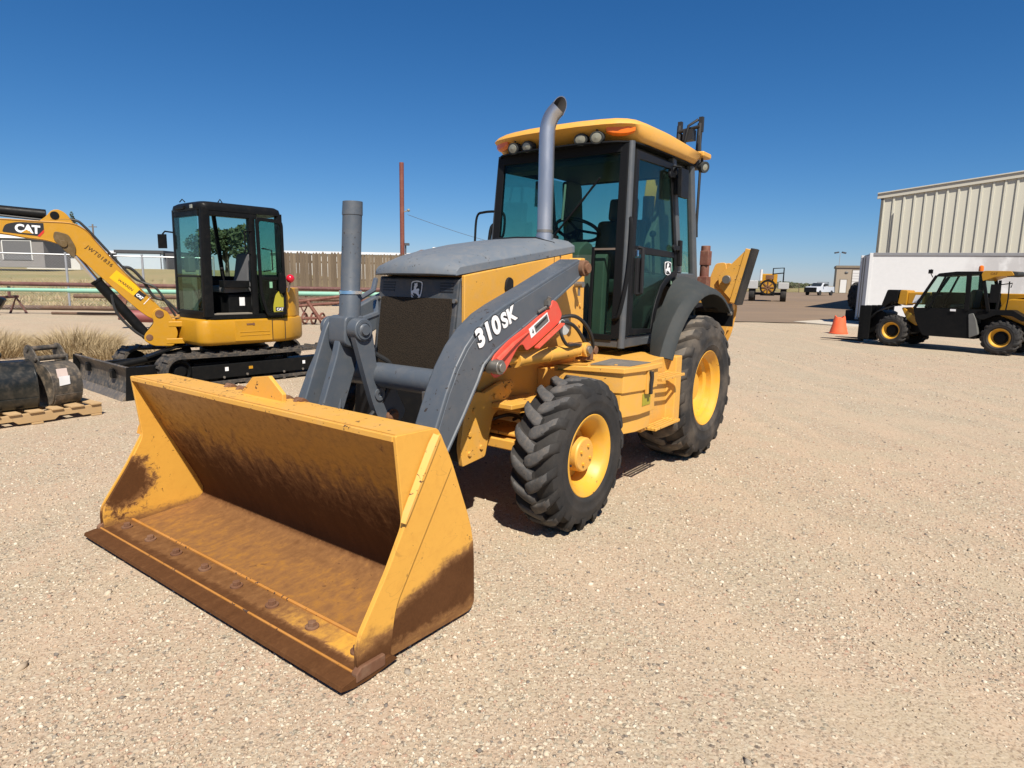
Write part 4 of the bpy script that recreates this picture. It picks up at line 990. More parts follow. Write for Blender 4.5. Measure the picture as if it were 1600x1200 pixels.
# wiper
p = MB(); p.tube([(1.100, 0.02, 1.90), (1.105, 0.28, 2.16), (1.098, 0.36, 2.26)], 0.009, 6); p.tube([(1.090, -0.02, 1.86), (1.094, 0.42, 2.32)], 0.010, 6); p.cyl((1.06, 0.02, 1.88), (1.115, 0.02, 1.88), 0.018, 10); p.build('wiper', M_trim, cab)
p = MB(); p.tube([(1.06, 0.06, 2.02), (1.06, 0.07, 2.30)], 0.010, 6); p.build('sun_blind_rod', plain('blind_rod', (0.35, 0.35, 0.33), 0.5), cab)
# interior
p = MB(); p.prism(fillet([(1.03, 1.10), (1.03, 1.78), (0.90, 1.86), (0.78, 1.84), (0.74, 1.70), (0.80, 1.30), (0.80, 1.10)], 0.05, 3), -0.22, 0.22); console = p.build('front_console', M_interior, cab, 0.015)
p = MB(); p.prism(fillet([(1.04, 1.10), (1.04, 1.70), (0.98, 1.76), (0.92, 1.70), (0.94, 1.10)], 0.03, 3), 0.36, 0.47); p.build('kick_panel', M_interior, cab, 0.01)
p = MB(); p.tube([(0.80, 0.0, 1.80), (0.70, 0.0, 1.95)], 0.035, 10)
ring = []; cz0 = Vector((0.69, 0.0, 1.965)); ux = Vector((0, 1, 0)); uz = Vector((-0.9, 0, -0.40)).normalized()
pts = [cz0 + ux * 0.20 * math.cos(2 * math.pi * k / 28) + uz * 0.20 * math.sin(2 * math.pi * k / 28) for k in range(29)]
p.tube(pts, 0.015, 8, False)
for a in (0.4, 2.7, 4.7): p.tube([cz0, cz0 + ux * 0.2 * math.cos(a) + uz * 0.2 * math.sin(a)], 0.011, 6)
p.build('steering_wheel', M_trim, cab)
p = MB(); p.prism(fillet([(0.42, 1.42), (0.42, 1.56), (-0.08, 1.54), (-0.10, 1.42)], 0.05, 3), -0.25, 0.25); p.prism(fillet([(0.00, 1.52), (-0.10, 2.10), (-0.20, 2.12), (-0.22, 2.08), (-0.14, 1.50)], 0.05, 3), -0.24, 0.24)
p.prism(fillet([(-0.12, 2.12), (-0.15, 2.32), (-0.24, 2.32), (-0.23, 2.10)], 0.04, 3), -0.14, 0.14); p.bb(-0.02, 0.32, -0.2, 0.2, 1.08, 1.42); p.build('seat', M_seat, cab, 0.03)
p = MB(); p.bb(-0.10, 0.40, 0.36, 0.52, 1.10, 1.62); p.build('side_console', M_liner_dark, cab, 0.03)
p = MB(); p.bb(-0.10, 0.40, -0.58, -0.36, 1.10, 1.62); p.build('side_console', M_liner_dark, cab, 0.03)
p = MB()
for y, x in ((0.20, -0.36), (0.12, -0.40), (-0.14, -0.38)): p.tube([(x, y, 1.45), (x + 0.06, y + 0.03, 1.85)], 0.012, 6); p.sphere((x + 0.06, y + 0.03, 1.88), 0.032, 10, 6)
p.prism(fillet([(-0.30, 1.52), (-0.20, 1.80), (-0.34, 1.84), (-0.42, 1.52)], 0.04, 2), 0.05, 0.44); p.build('rear_controls', M_trim, cab, 0.01)
p = MB(); p.prism(fillet([(0.02, 2.50), (-0.02, 2.20), (-0.10, 1.70), (-0.30, 1.60), (-0.42, 1.62), (-0.28, 2.50)], 0.06, 3), -0.615, -0.56); p.build('side_liner', M_interior, cab, 0.01)
p = MB(); p.cyl((-0.20, -0.50, 1.55), (-0.20, -0.50, 1.82), 0.035, 10); p.cyl((-0.05, 0.60, 1.55), (-0.05, 0.60, 1.60), 0.02, 8); p.cyl((-0.14, 0.55, 1.52), (-0.14, 0.55, 1.85), 0.012, 8); p.build('bottle', plain('pale_cylinder', (0.5, 0.52, 0.46), 0.5), cab)
p = MB(); p.bb(-0.28, 1.03, -0.62, 0.62, 2.50, 2.575); p.bb(0.80, 1.03, -0.60, 0.60, 2.44, 2.50); p.build('headliner', M_liner_dark, cab, 0.02)
p = MB(); p.prism(fillet([(0.02, 2.50), (0.06, 2.36), (0.10, 2.18), (0.16, 2.02), (0.26, 1.93), (0.32, 1.80), (0.30, 1.62), (-0.30, 1.58), (-0.40, 1.62), (-0.26, 2.50)], 0.06, 3), 0.46, 0.52); p.build('boom_screen', M_interior, cab, 0.015)  # added grey panel, hides the sunlit boom where it should look shaded
p = MB(); p.tube([(0.30, 0.57, 1.60), (0.34, 0.57, 1.92)], 0.012, 6); p.sphere((0.345, 0.57, 1.94), 0.03, 10, 6); p.build('control_lever', M_trim, cab)
# roof
def plan(inx, iny, z, dz=0.0):
    o = [(1.130, 0.0), (1.122, 0.25), (1.092, 0.45), (1.055, 0.575), (1.000, 0.645), (0.925, 0.685), (0.76, 0.702), (0.40, 0.706), (0.0, 0.702), (-0.30, 0.690), (-0.41, 0.655), (-0.455, 0.55), (-0.46, 0.3), (-0.46, 0.0)]
    full = o + [(x, -y) for x, y in o[-2:0:-1]]
    res = []
    for x, y in full:
        xx = 0.3 + (x - 0.3) * (1 - inx / 0.9); yy = y * (1 - iny / 0.75)
        res.append((xx, yy, z - (dz * max(0.0, (0.35 - x)) if dz else 0)))
    return res
rf = MB(); rf.loft([plan(0.22, 0.06, 2.575), plan(0.185, 0.012, 2.590), plan(0.15, 0.003, 2.615), plan(0.0, 0.0, 2.690, 0.02), plan(0.012, 0.018, 2.712, 0.04), plan(0.06, 0.075, 2.742, 0.06), plan(0.16, 0.18, 2.766, 0.07), plan(0.40, 0.40, 2.784, 0.06), plan(0.70, 0.62, 2.790, 0.03)])
roof = rf.build('cab_roof', M_yel, bh, 0.0, 60)
rp = MB(); rp.prism([(p[0] - 0.012 if p[0] > 0 else p[0], p[1] * 0.97) for p in plan(0.02, 0.02, 0)], 2.566, 2.577, 'z'); rp.build('roof_gasket', M_trim, roof, 0)
for s in (1, -1):
    sb_ = MB(); secs = []
    for t, (x, y) in enumerate([(1.085, 0.455), (1.070, 0.505), (1.050, 0.560), (1.025, 0.605), (0.985, 0.645)]):
        hh = (0.024, 0.050, 0.056, 0.050, 0.024)[t]; c = Vector((x - 0.040, s * y, 2.660)); nrm = Vector((x - 0.55, s * y * 0.8, 0)).normalized()
        secs.append([c + nrm * 0.016 + Vector((0, 0, -hh * 0.6)), c + nrm * 0.016 + Vector((0, 0, hh * 0.6)), c - nrm * 0.01 + Vector((0, 0, hh)), c - nrm * 0.01 + Vector((0, 0, -hh))])
    sb_.loft(secs); sb_.build('amber_light', M_amber, roof, 0.006)
    for y in (0.245, 0.385):
        lp = MB(); lp.lathe([(0.0, 0.030), (0.02, 0.050), (0.062, 0.056), (0.080, 0.056), (0.080, 0.046), (0.074, 0.0)], (0, 0, 0), 'x', 20)
        Mr = Matrix.Translation((1.00, s * y, 2.620)) @ Matrix.Rotation(R_(s * 6), 4, 'Z') @ Matrix.Rotation(R_(12), 4, 'Y') @ Matrix.Scale(0.82, 4, (0, 0, 1))
        lp.v = [Mr @ p for p in lp.v]; lp.cyl((1.05, s * y, 2.660), (1.05, s * y, 2.70), 0.014, 8)
        lo_ = lp.build('work_light', M_fender, roof, 0.003)
        lq = MB(); lq.lathe([(0.0755, 0.045), (0.082, 0.040), (0.088, 0.0)], (0, 0, 0), 'x', 20); lq.v = [Mr @ p for p in lq.v]; lq.build('lamp_lens', M_lens, lo_)
    lp = MB(); lp.lathe([(0.0, 0.028), (0.03, 0.050), (0.075, 0.050), (0.075, 0.042), (0.07, 0.0)], (0, 0, 0), 'y', 18, s)
    Mr = Matrix.Translation((-0.40, s * 0.64, 2.585)) @ Matrix.Rotation(R_(-12 * s), 4, 'X') @ Matrix.Rotation(R_(-25 * s), 4, 'Z'); lp.v = [Mr @ p for p in lp.v]; lp.cyl((-0.40, s * 0.66, 2.63), (-0.40, s * 0.66, 2.67), 0.012, 8)
    lo_ = lp.build('work_light', M_fender, roof, 0.003)
    lq = MB(); lq.lathe([(0.071, 0.041), (0.078, 0.0)], (0, 0, 0), 'y', 18, s); lq.v = [Mr @ p for p in lq.v]; lq.build('lamp_lens', M_lens, lo_)
    br = MB(); br.box((-0.40, s * 0.66, 2.680), (0.20, 0.10, 0.05)); br.build('roof_corner_pad', M_yel, roof, 0.015)
    mr = MB(); mr.tube([(0.22, s * 0.69, 2.50), (0.20, s * 0.755, 2.49), (0.20, s * 0.765, 2.44)], 0.010, 6); mr.box((0.165, s * 0.765, 2.36), (0.165, 0.035, 0.235)); mir = mr.build('mirror', M_black, cab, 0.015)

# the cab narrows towards the roof and its windscreen leans back a little
def lean(o):
    for ch in o.children: lean(ch)
    if o.type == 'MESH':
        for v in o.data.vertices:
            t = max(0.0, min(1.0, (v.co.z - 1.12) / 1.46)); fx_ = max(0.0, min(1.0, (v.co.x - 0.2) / 0.85))
            v.co.x -= 0.105 * t * fx_; v.co.y *= 1 - 0.062 * t
for o in list(bh.children):
    if o.name.startswith('cab_base') or o.name.startswith('cab_door'): lean(o)

# --- backhoe end: stabilisers, folded boom
def stab(s):
    m_ = MB(); m_.prism(fillet([(0.52, 1.12), (0.60, 1.58), (0.655, 1.735), (0.755, 1.745), (0.80, 1.50), (0.845, 1.28), (0.80, 1.02), (0.70, 0.80), (0.50, 0.78)], [0.04, 0.05, 0.03, 0.03, 0.04, 0.05, 0.06, 0.05, 0.02], 3), -0.97, -0.95, 'x')
    m_.prism(fillet([(0.52, 1.12), (0.60, 1.58), (0.655, 1.735), (0.755, 1.745), (0.80, 1.50), (0.845, 1.28), (0.80, 1.02), (0.70, 0.80), (0.50, 0.78)], [0.04, 0.05, 0.03, 0.03, 0.04, 0.05, 0.06, 0.05, 0.02], 3), -1.15, -1.13, 'x')
    m_.prism([(0.66, 1.60), (0.755, 1.66), (0.83, 1.30), (0.78, 1.06), (0.70, 1.20)], -1.13, -0.97, 'x')
    if s < 0: m_.v = [Vector((p.x, -p.y, p.z)) for p in m_.v]
    leg = m_.build('stabiliser_leg', M_yel, bh, 0.006)
    pd = MB(); pd.add([(x, y, z) for x in (-0.90, -1.08) for (y, z) in ((0.955, 1.875), (1.005, 1.860), (0.885, 1.345), (0.835, 1.355))], [(0, 1, 2, 3), (7, 6, 5, 4), (0, 4, 5, 1), (1, 5, 6, 2), (2, 6, 7, 3), (3, 7, 4, 0)])
    pd.prism([(0.955, 1.86), (0.70, 1.60), (0.72, 1.50), (0.86, 1.36)], -0.93, -0.91, 'x'); pd.prism([(0.955, 1.86), (0.70, 1.60), (0.72, 1.50), (0.86, 1.36)], -1.07, -1.05, 'x')
    if s < 0: pd.v = [Vector((p.x, -p.y, p.z)) for p in pd.v]
    pad = pd.build('stabiliser_pad', M_yel_w, leg, 0.004)
    q = MB(); q.add([(x, y, z) for x in (-0.895, -1.10) for (y, z) in ((1.008, 1.878), (1.030, 1.868), (0.905, 1.325), (0.885, 1.340))], [(0, 1, 2, 3), (7, 6, 5, 4), (0, 4, 5, 1), (1, 5, 6, 2), (2, 6, 7, 3), (3, 7, 4, 0)])
    if s < 0: q.v = [Vector((p.x, -p.y, p.z)) for p in q.v]
    q.build('rubber_shoe', M_tyre, leg, 0.003)
    q = MB(); q.cyl((-0.88, s * 0.80, 1.575), (-1.16, s * 0.80, 1.575), 0.03, 14); q.cyl((-0.86, s * 0.80, 1.575), (-0.90, s * 0.80, 1.575), 0.042, 14); q.build('pad_pin', M_steel, leg, 0.004)
    q = MB(); q.cyl((-0.80, s * 0.60, 1.50), (-0.80, s * 0.60, 1.90), 0.045, 14); q.box((-0.80, s * 0.605, 1.78), (0.10, 0.085, 0.14)); q.box((-0.80, s * 0.60, 1.54), (0.11, 0.10, 0.12)); q.build('stabiliser_cylinder', M_rustred, leg, 0.006)
    q = MB(); q.cyl((-0.80, s * 0.60, 1.30), (-0.80, s * 0.60, 1.52), 0.05, 14); q.build('cylinder_mount', M_yel, leg, 0.006)
for s in (1, -1): stab(s)
q = MB(); q.bb(-1.15, -0.55, -0.62, 0.62, 0.60, 1.10); q.bb(-1.05, -0.62, -0.40, 0.40, 1.10, 1.30); q.build('rear_frame_box', M_yel, bh, 0.02)
q = MB(); q.prism(fillet([(-1.20, 0.95), (-0.98, 1.0), (-0.80, 1.60), (-0.82, 2.45), (-0.88, 2.70), (-1.00, 2.70), (-1.10, 2.40), (-1.30, 1.60)], 0.05, 3), -0.10, 0.07); boom = q.build('backhoe_boom', M_yel, bh, 0.01)
q = MB(); q.prism(fillet([(-1.00, 2.45), (-0.96, 2.66), (-1.20, 2.66), (-1.40, 2.2), (-1.50, 1.3), (-1.40, 1.2), (-1.26, 2.0)], 0.05, 3), -0.07, 0.04); q.build('dipper_stick', M_yel, boom, 0.01)
q = MB()
for y in (0.225, 0.435): q.tube([(-0.86, y, 2.75), (-0.88, y, 3.08)], 0.028, 8)
q.tube([(-0.86, 0.22, 3.02), (-0.86, 0.44, 3.05)], 0.018, 8); q.tube([(-0.80, 0.47, 2.95), (-0.78, 0.50, 2.6), (-0.72, 0.52, 2.1), (-0.74, 0.52, 1.98)], 0.014, 8); q.tube([(-0.84, 0.30, 2.9), (-0.82, 0.34, 3.06), (-0.88, 0.41, 3.12)], 0.014, 8); q.box((-0.88, 0.33, 2.98), (0.10, 0.10, 0.10)); q.box((-0.88, 0.445, 3.07), (0.04, 0.04, 0.14)); q.box((-0.88, 0.23, 3.08), (0.04, 0.04, 0.08))
q.bb(-0.98, -0.82, 0.04, 0.30, 2.55, 2.66); q.build('boom_hoses', M_hose, boom)
q = MB(); q.tube([(-0.90, 0.24, 2.60), (-0.90, 0.26, 3.0)], 0.035, 8); q.box((-0.90, 0.33, 2.70), (0.10, 0.26, 0.10)); q.build('hose_bracket', M_black, boom)
q = MB(); q.cyl((-0.75, -0.01, 1.35), (-0.75, -0.01, 2.4), 0.06, 14); q.build('boom_cylinder', M_black, boom)
q = MB(); q.prism(fillet([(-1.62, 1.30), (-1.45, 1.20), (-1.35, 0.95), (-1.60, 0.60), (-1.95, 0.75), (-1.90, 1.1)], 0.08, 3), -0.36, 0.24); q.build('digging_bucket', M_yel_w, boom, 0.01)

# --- small fittings: bolts, tubes along the arms, stickers
for x, z in ((2.66, 0.50), (2.66, 0.62), (2.62, 0.76), (2.55, 0.52), (2.42, 0.82), (2.30, 0.86)):
    q = MB(); q.cyl((x, 0.505, z), (x, 0.516, z), 0.016, 6); q.build('bracket_bolt', M_yel_w, bh, 0.001)
for x, z in ((1.42, 1.06), (1.52, 1.06), (1.42, 1.22), (1.42, 1.36), (1.42, 1.52), (1.82, 1.06)):
    q = MB(); q.cyl((x, 0.50, z), (x, 0.511, z), 0.014, 6); q.build('tower_bolt', M_yel, bh, 0.001)
for s in (1,):
    for k, dz in enumerate((0.030, 0.062)):
        q = MB(); q.tube([(p[0] - 0.03, s * (0.545 - 0.012 * k), p[1] - dz - 0.02) for p in top[1:12]], 0.011, 8); q.build('arm_tube', M_grey, bh)
    for i in (3, 6, 9):
        q = MB(); q.box((top[i][0] - 0.03, s * 0.54, top[i][1] - 0.06), (0.03, 0.035, 0.09)); q.build('tube_clip', M_steel, bh, 0.003)
q = MB(); q.tube([(2.02, 0.20, 0.44), (2.00, 0.70, 0.42)], 0.020, 8); q.tube([(2.00, 0.16, 0.44), (1.99, 0.40, 0.44)], 0.034, 10); q.build('steering_cylinder', M_black, bh)
for pts in ([(2.30, 0.35, 0.62), (2.20, 0.46, 0.66), (2.08, 0.48, 0.60), (2.02, 0.36, 0.47)], [(2.28, 0.38, 0.70), (2.12, 0.50, 0.74), (1.98, 0.46, 0.66), (1.94, 0.30, 0.56)]):
    q = MB(); q.tube(bez(pts, 18), 0.012, 6); q.build('axle_hose', M_hose, bh)
for y in (0.92, 0.78):
    q = MB(); q.cyl((1.62 + (0.92 - y) * 0.9, y, 0.972), (1.62 + (0.92 - y) * 0.9, y, 0.980), 0.013, 6); q.build('lid_bolt', M_yel_w, bh)
decal('white_sticker', [(0, 0), (0.05, 0), (0.05, 0.10), (0, 0.10)], (1.515, 0.399, 1.10), (-1, 0, 0), (0, 0, 1), M_white, bh)
decal('amber_sticker', [(0, 0), (0.11, 0), (0.11, 0.07), (0, 0.07)], (1.62, 0.399, 1.12), (-1, 0, 0), (0, 0, 1), paint('sticker_amber', (0.62, 0.30, 0.01), 0.5, 0.05, 0.05), bh)
# ------------------------------------------------------------------ mini excavator
EX = (-4.34, 9.93); TH = R_(50)
ex_t = thing('mini_excavator', 'yellow and black mini excavator on rubber tracks with its boom raised to the left', 'excavator', (EX[0], EX[1], 0), math.atan2(-math.sin(TH), -math.cos(TH)))
# tracks
def track(yc, s):
    path = []
    xf, xr, zb, zt = 1.20, -1.28, 0.03, 0.455; r = (zt - zb) / 2; zc = zb + r
    for i in range(13): a = -math.pi / 2 + math.pi * i / 12; path.append((xf + r * math.cos(a), zc + r * math.sin(a)))
    for i in range(1, 14): t = i / 14; path.append((xf + (xr - xf) * t, zt - 0.018 * math.sin(t * math.pi)))
    for i in range(13): a = math.pi / 2 + math.pi * i / 12; path.append((xr + r * math.cos(a), zc + r * math.sin(a)))
    for i in range(1, 14): t = i / 14; path.append((xr + (xf - xr) * t, zb))
    n = len(path); P = [Vector(p) for p in path]; inn = []
    for i in range(n):
        d = (P[(i + 1) % n] - P[i - 1]).normalized(); inn.append(P[i] + Vector((-d.y, d.x)) * 0.035)
    mb = MB(); w = 0.20
    vs_ = [(p.x, yc - w, p.y) for p in P] + [(p.x, yc + w, p.y) for p in P] + [(p.x, yc - w, p.y) for p in inn] + [(p.x, yc + w, p.y) for p in inn]; fs_ = []
    for i in range(n):
        j = (i + 1) % n
        fs_ += [(i, j, n + j, n + i), (2 * n + i, 2 * n + j, 3 * n + j, 3 * n + i), (i, j, 2 * n + j, 2 * n + i), (n + i, n + j, 3 * n + j, 3 * n + i)]
    mb.add(vs_, fs_)
    L = [0.0]
    for i in range(n): L.append(L[-1] + (P[(i + 1) % n] - P[i]).length)
    N = 64
    for k in range(N):
        t = L[-1] * k / N
        i = max(j for j in range(n) if L[j] <= t); u = (t - L[i]) / (L[i + 1] - L[i]); c = P[i].lerp(P[(i + 1) % n], u)
        d = (P[(i + 1) % n] - P[i]).normalized(); nr = Vector((d.y, -d.x))
        for off, wid in (((0.105 if k % 2 else -0.085), 0.085),):
            A = MB(); q = [c - d * 0.026 - nr * 0.004, c + d * 0.026 - nr * 0.004, c + d * 0.016 + nr * 0.024, c - d * 0.016 + nr * 0.024]
            A.prism([(p.x, p.y) for p in q], yc + off - wid - 0.012, yc + off + wid + 0.012); mb.add(A.v, A.f)
    T = mb.build('track', M_track, ex_t, 0, 40)
    fr = MB(); fr.bb(-1.05, 1.05, yc - 0.10, yc + 0.15 * s if s > 0 else yc + 0.10, 0.10, 0.30) if s > 0 else fr.bb(-1.05, 1.05, yc - 0.15, yc + 0.10, 0.10, 0.30)
    fr.box((0.75, yc, 0.30), (0.5, 0.16, 0.06)); fr.box((-0.2, yc, 0.31), (0.3, 0.14, 0.05))
    F = fr.build('track_frame', M_catblack, T, 0.012)
    for x, rr, nm in ((1.20, 0.165, 'idler'), (-1.28, 0.165, 'sprocket')):
        q = MB(); q.lathe([(-0.08, rr), (0.12, rr), (0.13, rr - 0.03), (0.10, rr - 0.05), (0.14, 0.07), (0.14, 0.0)], (x, yc, 0.243), 'y', 24, s); q.build(nm, M_catblack, T, 0.004)
    for x in (0.75, 0.35, -0.05, -0.45):
        q = MB(); q.lathe([(-0.1, 0.06), (0.12, 0.06), (0.125, 0.0)], (x, yc, 0.10), 'y', 16, s); q.build('roller', M_catblack, T)
    for x, z in ((0.62, 0.115), (0.28, 0.13), (-0.30, 0.11), (-0.62, 0.12)):
        q = MB(); q.cyl((x, yc + s * 0.15, z), (x, yc + s * 0.162, z), 0.018, 8); q.build('frame_bolt', M_steel, T)
    for x, wd, hh, m_ in ((0.60, 0.05, 0.055, M_white), (0.25, 0.06, 0.04, M_catyel), (-0.62, 0.045, 0.05, M_white)):
        decal('track_decal', [(0, 0), (wd, 0), (wd, hh), (0, hh)], (x, yc + s * 0.1505, 0.20), (-s, 0, 0), (0, 0, 1), m_, T)
track(0.74, 1); track(-0.74, -1)
q = MB(); q.bb(-0.55, 0.95, -0.60, 0.60, 0.18, 0.36); q.lathe([(0.34, 0.50), (0.45, 0.50), (0.47, 0.44), (0.56, 0.44)], (0, 0, 0), 'z', 32); q.build('car_body', M_catblack, ex_t, 0.02)
# blade
q = MB(); q.prism(bez([(1.96, 0.40), (1.905, 0.30), (1.90, 0.18), (1.955, 0.035)], 15) + [Vector((2.02, 0.005)), Vector((2.00, 0.0)), Vector((1.93, 0.02)), Vector((1.865, 0.18)), Vector((1.87, 0.31)), Vector((1.93, 0.41))], -0.72, 1.22)
blade = q.build('dozer_blade', paint('blade_steel', (0.045, 0.043, 0.040), 0.55, 0.3, 0.40, 0.3, (0.10, 0.09, 0.08)), ex_t, 0.004)
q = MB(); q.prism([(1.985, 0.09), (2.045, 0.0), (2.03, -0.0), (1.94, 0.03), (1.94, 0.07)], -0.72, 1.22); q.build('blade_edge', M_steel if False else paint('scuffed_steel', (0.10, 0.09, 0.08), 0.5, 0.3, 0.4), blade, 0.003)
for y in (-0.735, 1.22): q = MB(); q.prism([(2.00, 0.01), (1.97, 0.41), (1.86, 0.41), (1.84, 0.20), (1.90, 0.01)], y, y + 0.015); q.build('blade_end', M_catblack, blade, 0.002)
for y in (-0.30, 0.62): q = MB(); q.box((1.35, y, 0.28), (1.20, 0.09, 0.11), (0, 0.02, 0)); q.build('blade_arm', M_catblack, ex_t, 0.01)
q = MB(); q.cyl((0.75, 0.16, 0.45), (1.75, 0.16, 0.30), 0.05, 12); q.box((1.1, 0.16, 0.47), (0.55, 0.16, 0.03), (0, 0.30, 0)); q.build('blade_cylinder', M_catblack, ex_t, 0.004)
# house
hp = [(0.90, 0.78), (0.90, -0.30), (0.80, -0.80), (-0.30, -0.86), (-0.80, -0.62), (-0.98, -0.20), (-0.98, 0.25), (-0.80, 0.64), (-0.50, 0.83), (-0.30, 0.87), (0.80, 0.87)]
hpf = fillet(hp, 0.10, 4)
q = MB(); q.loft([[(p[0] * k, p[1] * k, z) for p in hpf] for z, k in ((0.560, 0.95), (0.585, 0.985), (0.62, 1.0), (0.86, 1.0), (0.905, 0.985), (0.925, 0.95))]); house = q.build('house', M_catyel, ex_t, 0, 40)
q = MB(); q.loft([[(x, y, z) for x, y in fillet([(0.55, -0.10), (0.50, -0.80), (-0.30, -0.84), (-0.85, -0.55), (-0.95, -0.10)], 0.12, 4)] for z in (0.92, 1.38, 1.45)]); q.build('engine_hood', M_catyel, house, 0.02)
q = MB(); q.loft([[(x, y, z) for x, y in fillet([(-0.42, -0.5), (-0.42, 0.78), (-0.62, 0.74), (-0.88, 0.45), (-0.95, -0.1), (-0.85, -0.5)], 0.10, 3)] for z in (0.92, 1.30, 1.36)]); q.build('counterweight_cover', M_catyel, house, 0.02)
q = MB(); q.prism(fillet([(0.42, 0.61), (-0.15, 0.60), (-0.15, 0.89), (0.42, 0.90)], 0.01, 2), 0.868, 0.876); q.build('side_panel', M_catyel, house, 0.004)
for z in (0.685, 0.735): q = MB(); q.box((0.12, 0.878, z), (0.46, 0.006, 0.012)); q.build('panel_crease', M_catyel, house, 0.003)
for x in (-0.155, -0.36): q = MB(); q.box((x, 0.8735, 0.745), (0.008, 0.006, 0.30)); q.build('panel_gap', M_decblack, house)
q = MB(); q.cyl((0.14, 0.870, 0.845), (0.14, 0.884, 0.845), 0.018, 10); q.box((0.20, 0.878, 0.845), (0.09, 0.008, 0.022)); q.build('panel_lock', M_rust, house)
# cab shell
CX0, CX1, CY0, CY1 = -0.40, 0.80, -0.08, 0.85
def post(name, a, b, w=0.05, d=0.05, par=None, m=None):
    q = MB(); a = Vector(a); b = Vector(b)
    q.loft([[p + Vector((x, y, 0)) for x, y in fillet([(-w, -d), (w, -d), (w, d), (-w, d)], min(w, d) * 0.5, 2)] for p in (a, b)])
    return q.build(name, m or M_catblack, par or cabx, 0.0, 50)
q = MB(); q.loft([[(0.3 + (x - 0.2) * k - 0.1, 0.385 + (y - 0.385) * k, z) for x, y in fillet([(CX1, CY1), (CX1 + 0.02, 0.385), (CX1, CY0), (CX0, CY0), (CX0, CY1)], [0.12, 0.3, 0.12, 0.12, 0.12], 4)] for z, k in ((2.40, 1.0), (2.44, 1.005), (2.485, 0.985), (2.515, 0.90), (2.525, 0.6))]); cabx = q.build('cab', M_catblack, ex_t, 0.0, 45)
q = MB(); q.loft([[(x, y, z) for x, y in fillet([(CX1, CY1), (CX1 + 0.02, 0.385), (CX1, CY0), (CX0, CY0), (CX0, CY1)], [0.12, 0.3, 0.12, 0.12, 0.12], 4)] for z in (0.925, 0.985)]); q.build('cab_floor', M_catblack, cabx, 0.0, 45)
post('corner_post', (0.745, 0.795, 0.96), (0.725, 0.79, 2.43), 0.062, 0.055)
post('corner_post', (0.770, -0.03, 0.96), (0.755, -0.03, 2.43), 0.04, 0.04)
post('middle_post', (0.075, 0.825, 0.96), (0.075, 0.815, 2.43), 0.045, 0.03)
post('rear_post', (-0.36, 0.80, 0.96), (-0.355, 0.795, 2.43), 0.045, 0.045)
post('rear_post', (-0.36, -0.04, 0.96), (-0.355, -0.03, 2.43), 0.045, 0.045)
post('far_post', (0.10, -0.055, 1.5), (0.20, -0.05, 2.43), 0.028, 0.022)
for bx_ in ((0.0, 0.76, 0.80, 0.845, 2.33, 2.42), (0.75, 0.80, 0.02, 0.76, 2.32, 2.42), (0.77, 0.805, 0.0, 0.76, 0.98, 1.04)):
    q = MB(); q.bb(*bx_); q.build('cab_rail', M_catblack, cabx, 0.01)
q = MB(); q.bb(-0.38, 0.78, -0.075, -0.04, 0.98, 1.52); q.build('far_side_wall', M_catblack, cabx, 0.01)
q = MB(); q.bb(-0.40, -0.36, 0.0, 0.78, 0.98, 1.55); q.build('rear_wall', M_catblack, cabx, 0.01)
q = MB(); q.bb(0.795, 0.800, 0.02, 0.735, 1.03, 2.34); q.build('front_window', M_glass2, cabx, 0, 0)
q = MB(); q.bb(0.792, 0.812, 0.02, 0.735, 1.50, 1.525); q.build('window_bar', M_catblack, cabx)
q = MB(); q.bb(-0.34, 0.76, -0.062, -0.058, 1.52, 2.40); q.build('far_window', M_glass2, cabx, 0, 0)
q = MB(); q.bb(-0.385, -0.380, 0.02, 0.76, 1.55, 2.40); q.build('rear_window', M_glass2, cabx, 0, 0)
q = MB(); q.bb(-0.32, 0.03, 0.822, 0.826, 1.03, 2.36); q.build('side_window', M_glass2, cabx, 0, 0)
# door folded open against the rear half of the cab side
d0 = MB(); o_ = fillet([(0.055, 2.36), (-0.365, 2.34), (-0.375, 0.965), (-0.06, 0.955), (0.03, 1.25)], [0.06, 0.08, 0.03, 0.05, 0.1], 3); i_ = [(-0.17 + (p[0] + 0.17) * 0.80, 1.65 + (p[1] - 1.65) * 0.93) for p in o_]; n = len(o_)
vs_ = [(p[0], 0.885, p[1]) for p in o_] + [(p[0], 0.885, p[1]) for p in i_] + [(p[0], 0.915, p[1]) for p in o_] + [(p[0], 0.915, p[1]) for p in i_]; fs_ = []
for i in range(n):
    j = (i + 1) % n; fs_ += [(i, j, n + j, n + i), (2 * n + i, 2 * n + j, 3 * n + j, 3 * n + i), (i, j, 2 * n + j, 2 * n + i), (n + i, n + j, 3 * n + j, 3 * n + i)]
d0.add(vs_, fs_); d0.prism([(0.02, 1.525), (-0.36, 1.52), (-0.36, 1.475), (0.02, 1.48)], 0.887, 0.913); dr = d0.build('cab_door', M_catblack, ex_t, 0.004)
q = MB(); q.prism(i_, 0.898, 0.902); q.build('door_glass', M_glass2, dr, 0, 0)
q = MB(); q.tube([(-0.02, 0.92, 1.92), (-0.02, 0.955, 1.92), (-0.14, 0.965, 1.90), (-0.145, 0.965, 1.62), (-0.03, 0.955, 1.60), (-0.03, 0.92, 1.60)], 0.010, 8); q.build('door_pull', M_catblack, dr)
q = MB(); q.prism(fillet([(-0.28, 1.60), (-0.36, 1.56), (-0.375, 1.33), (-0.28, 1.26), (-0.25, 1.34), (-0.26, 1.52)], 0.04, 3), 0.90, 0.945); q.build('door_latch', M_catblack, dr, 0.01)
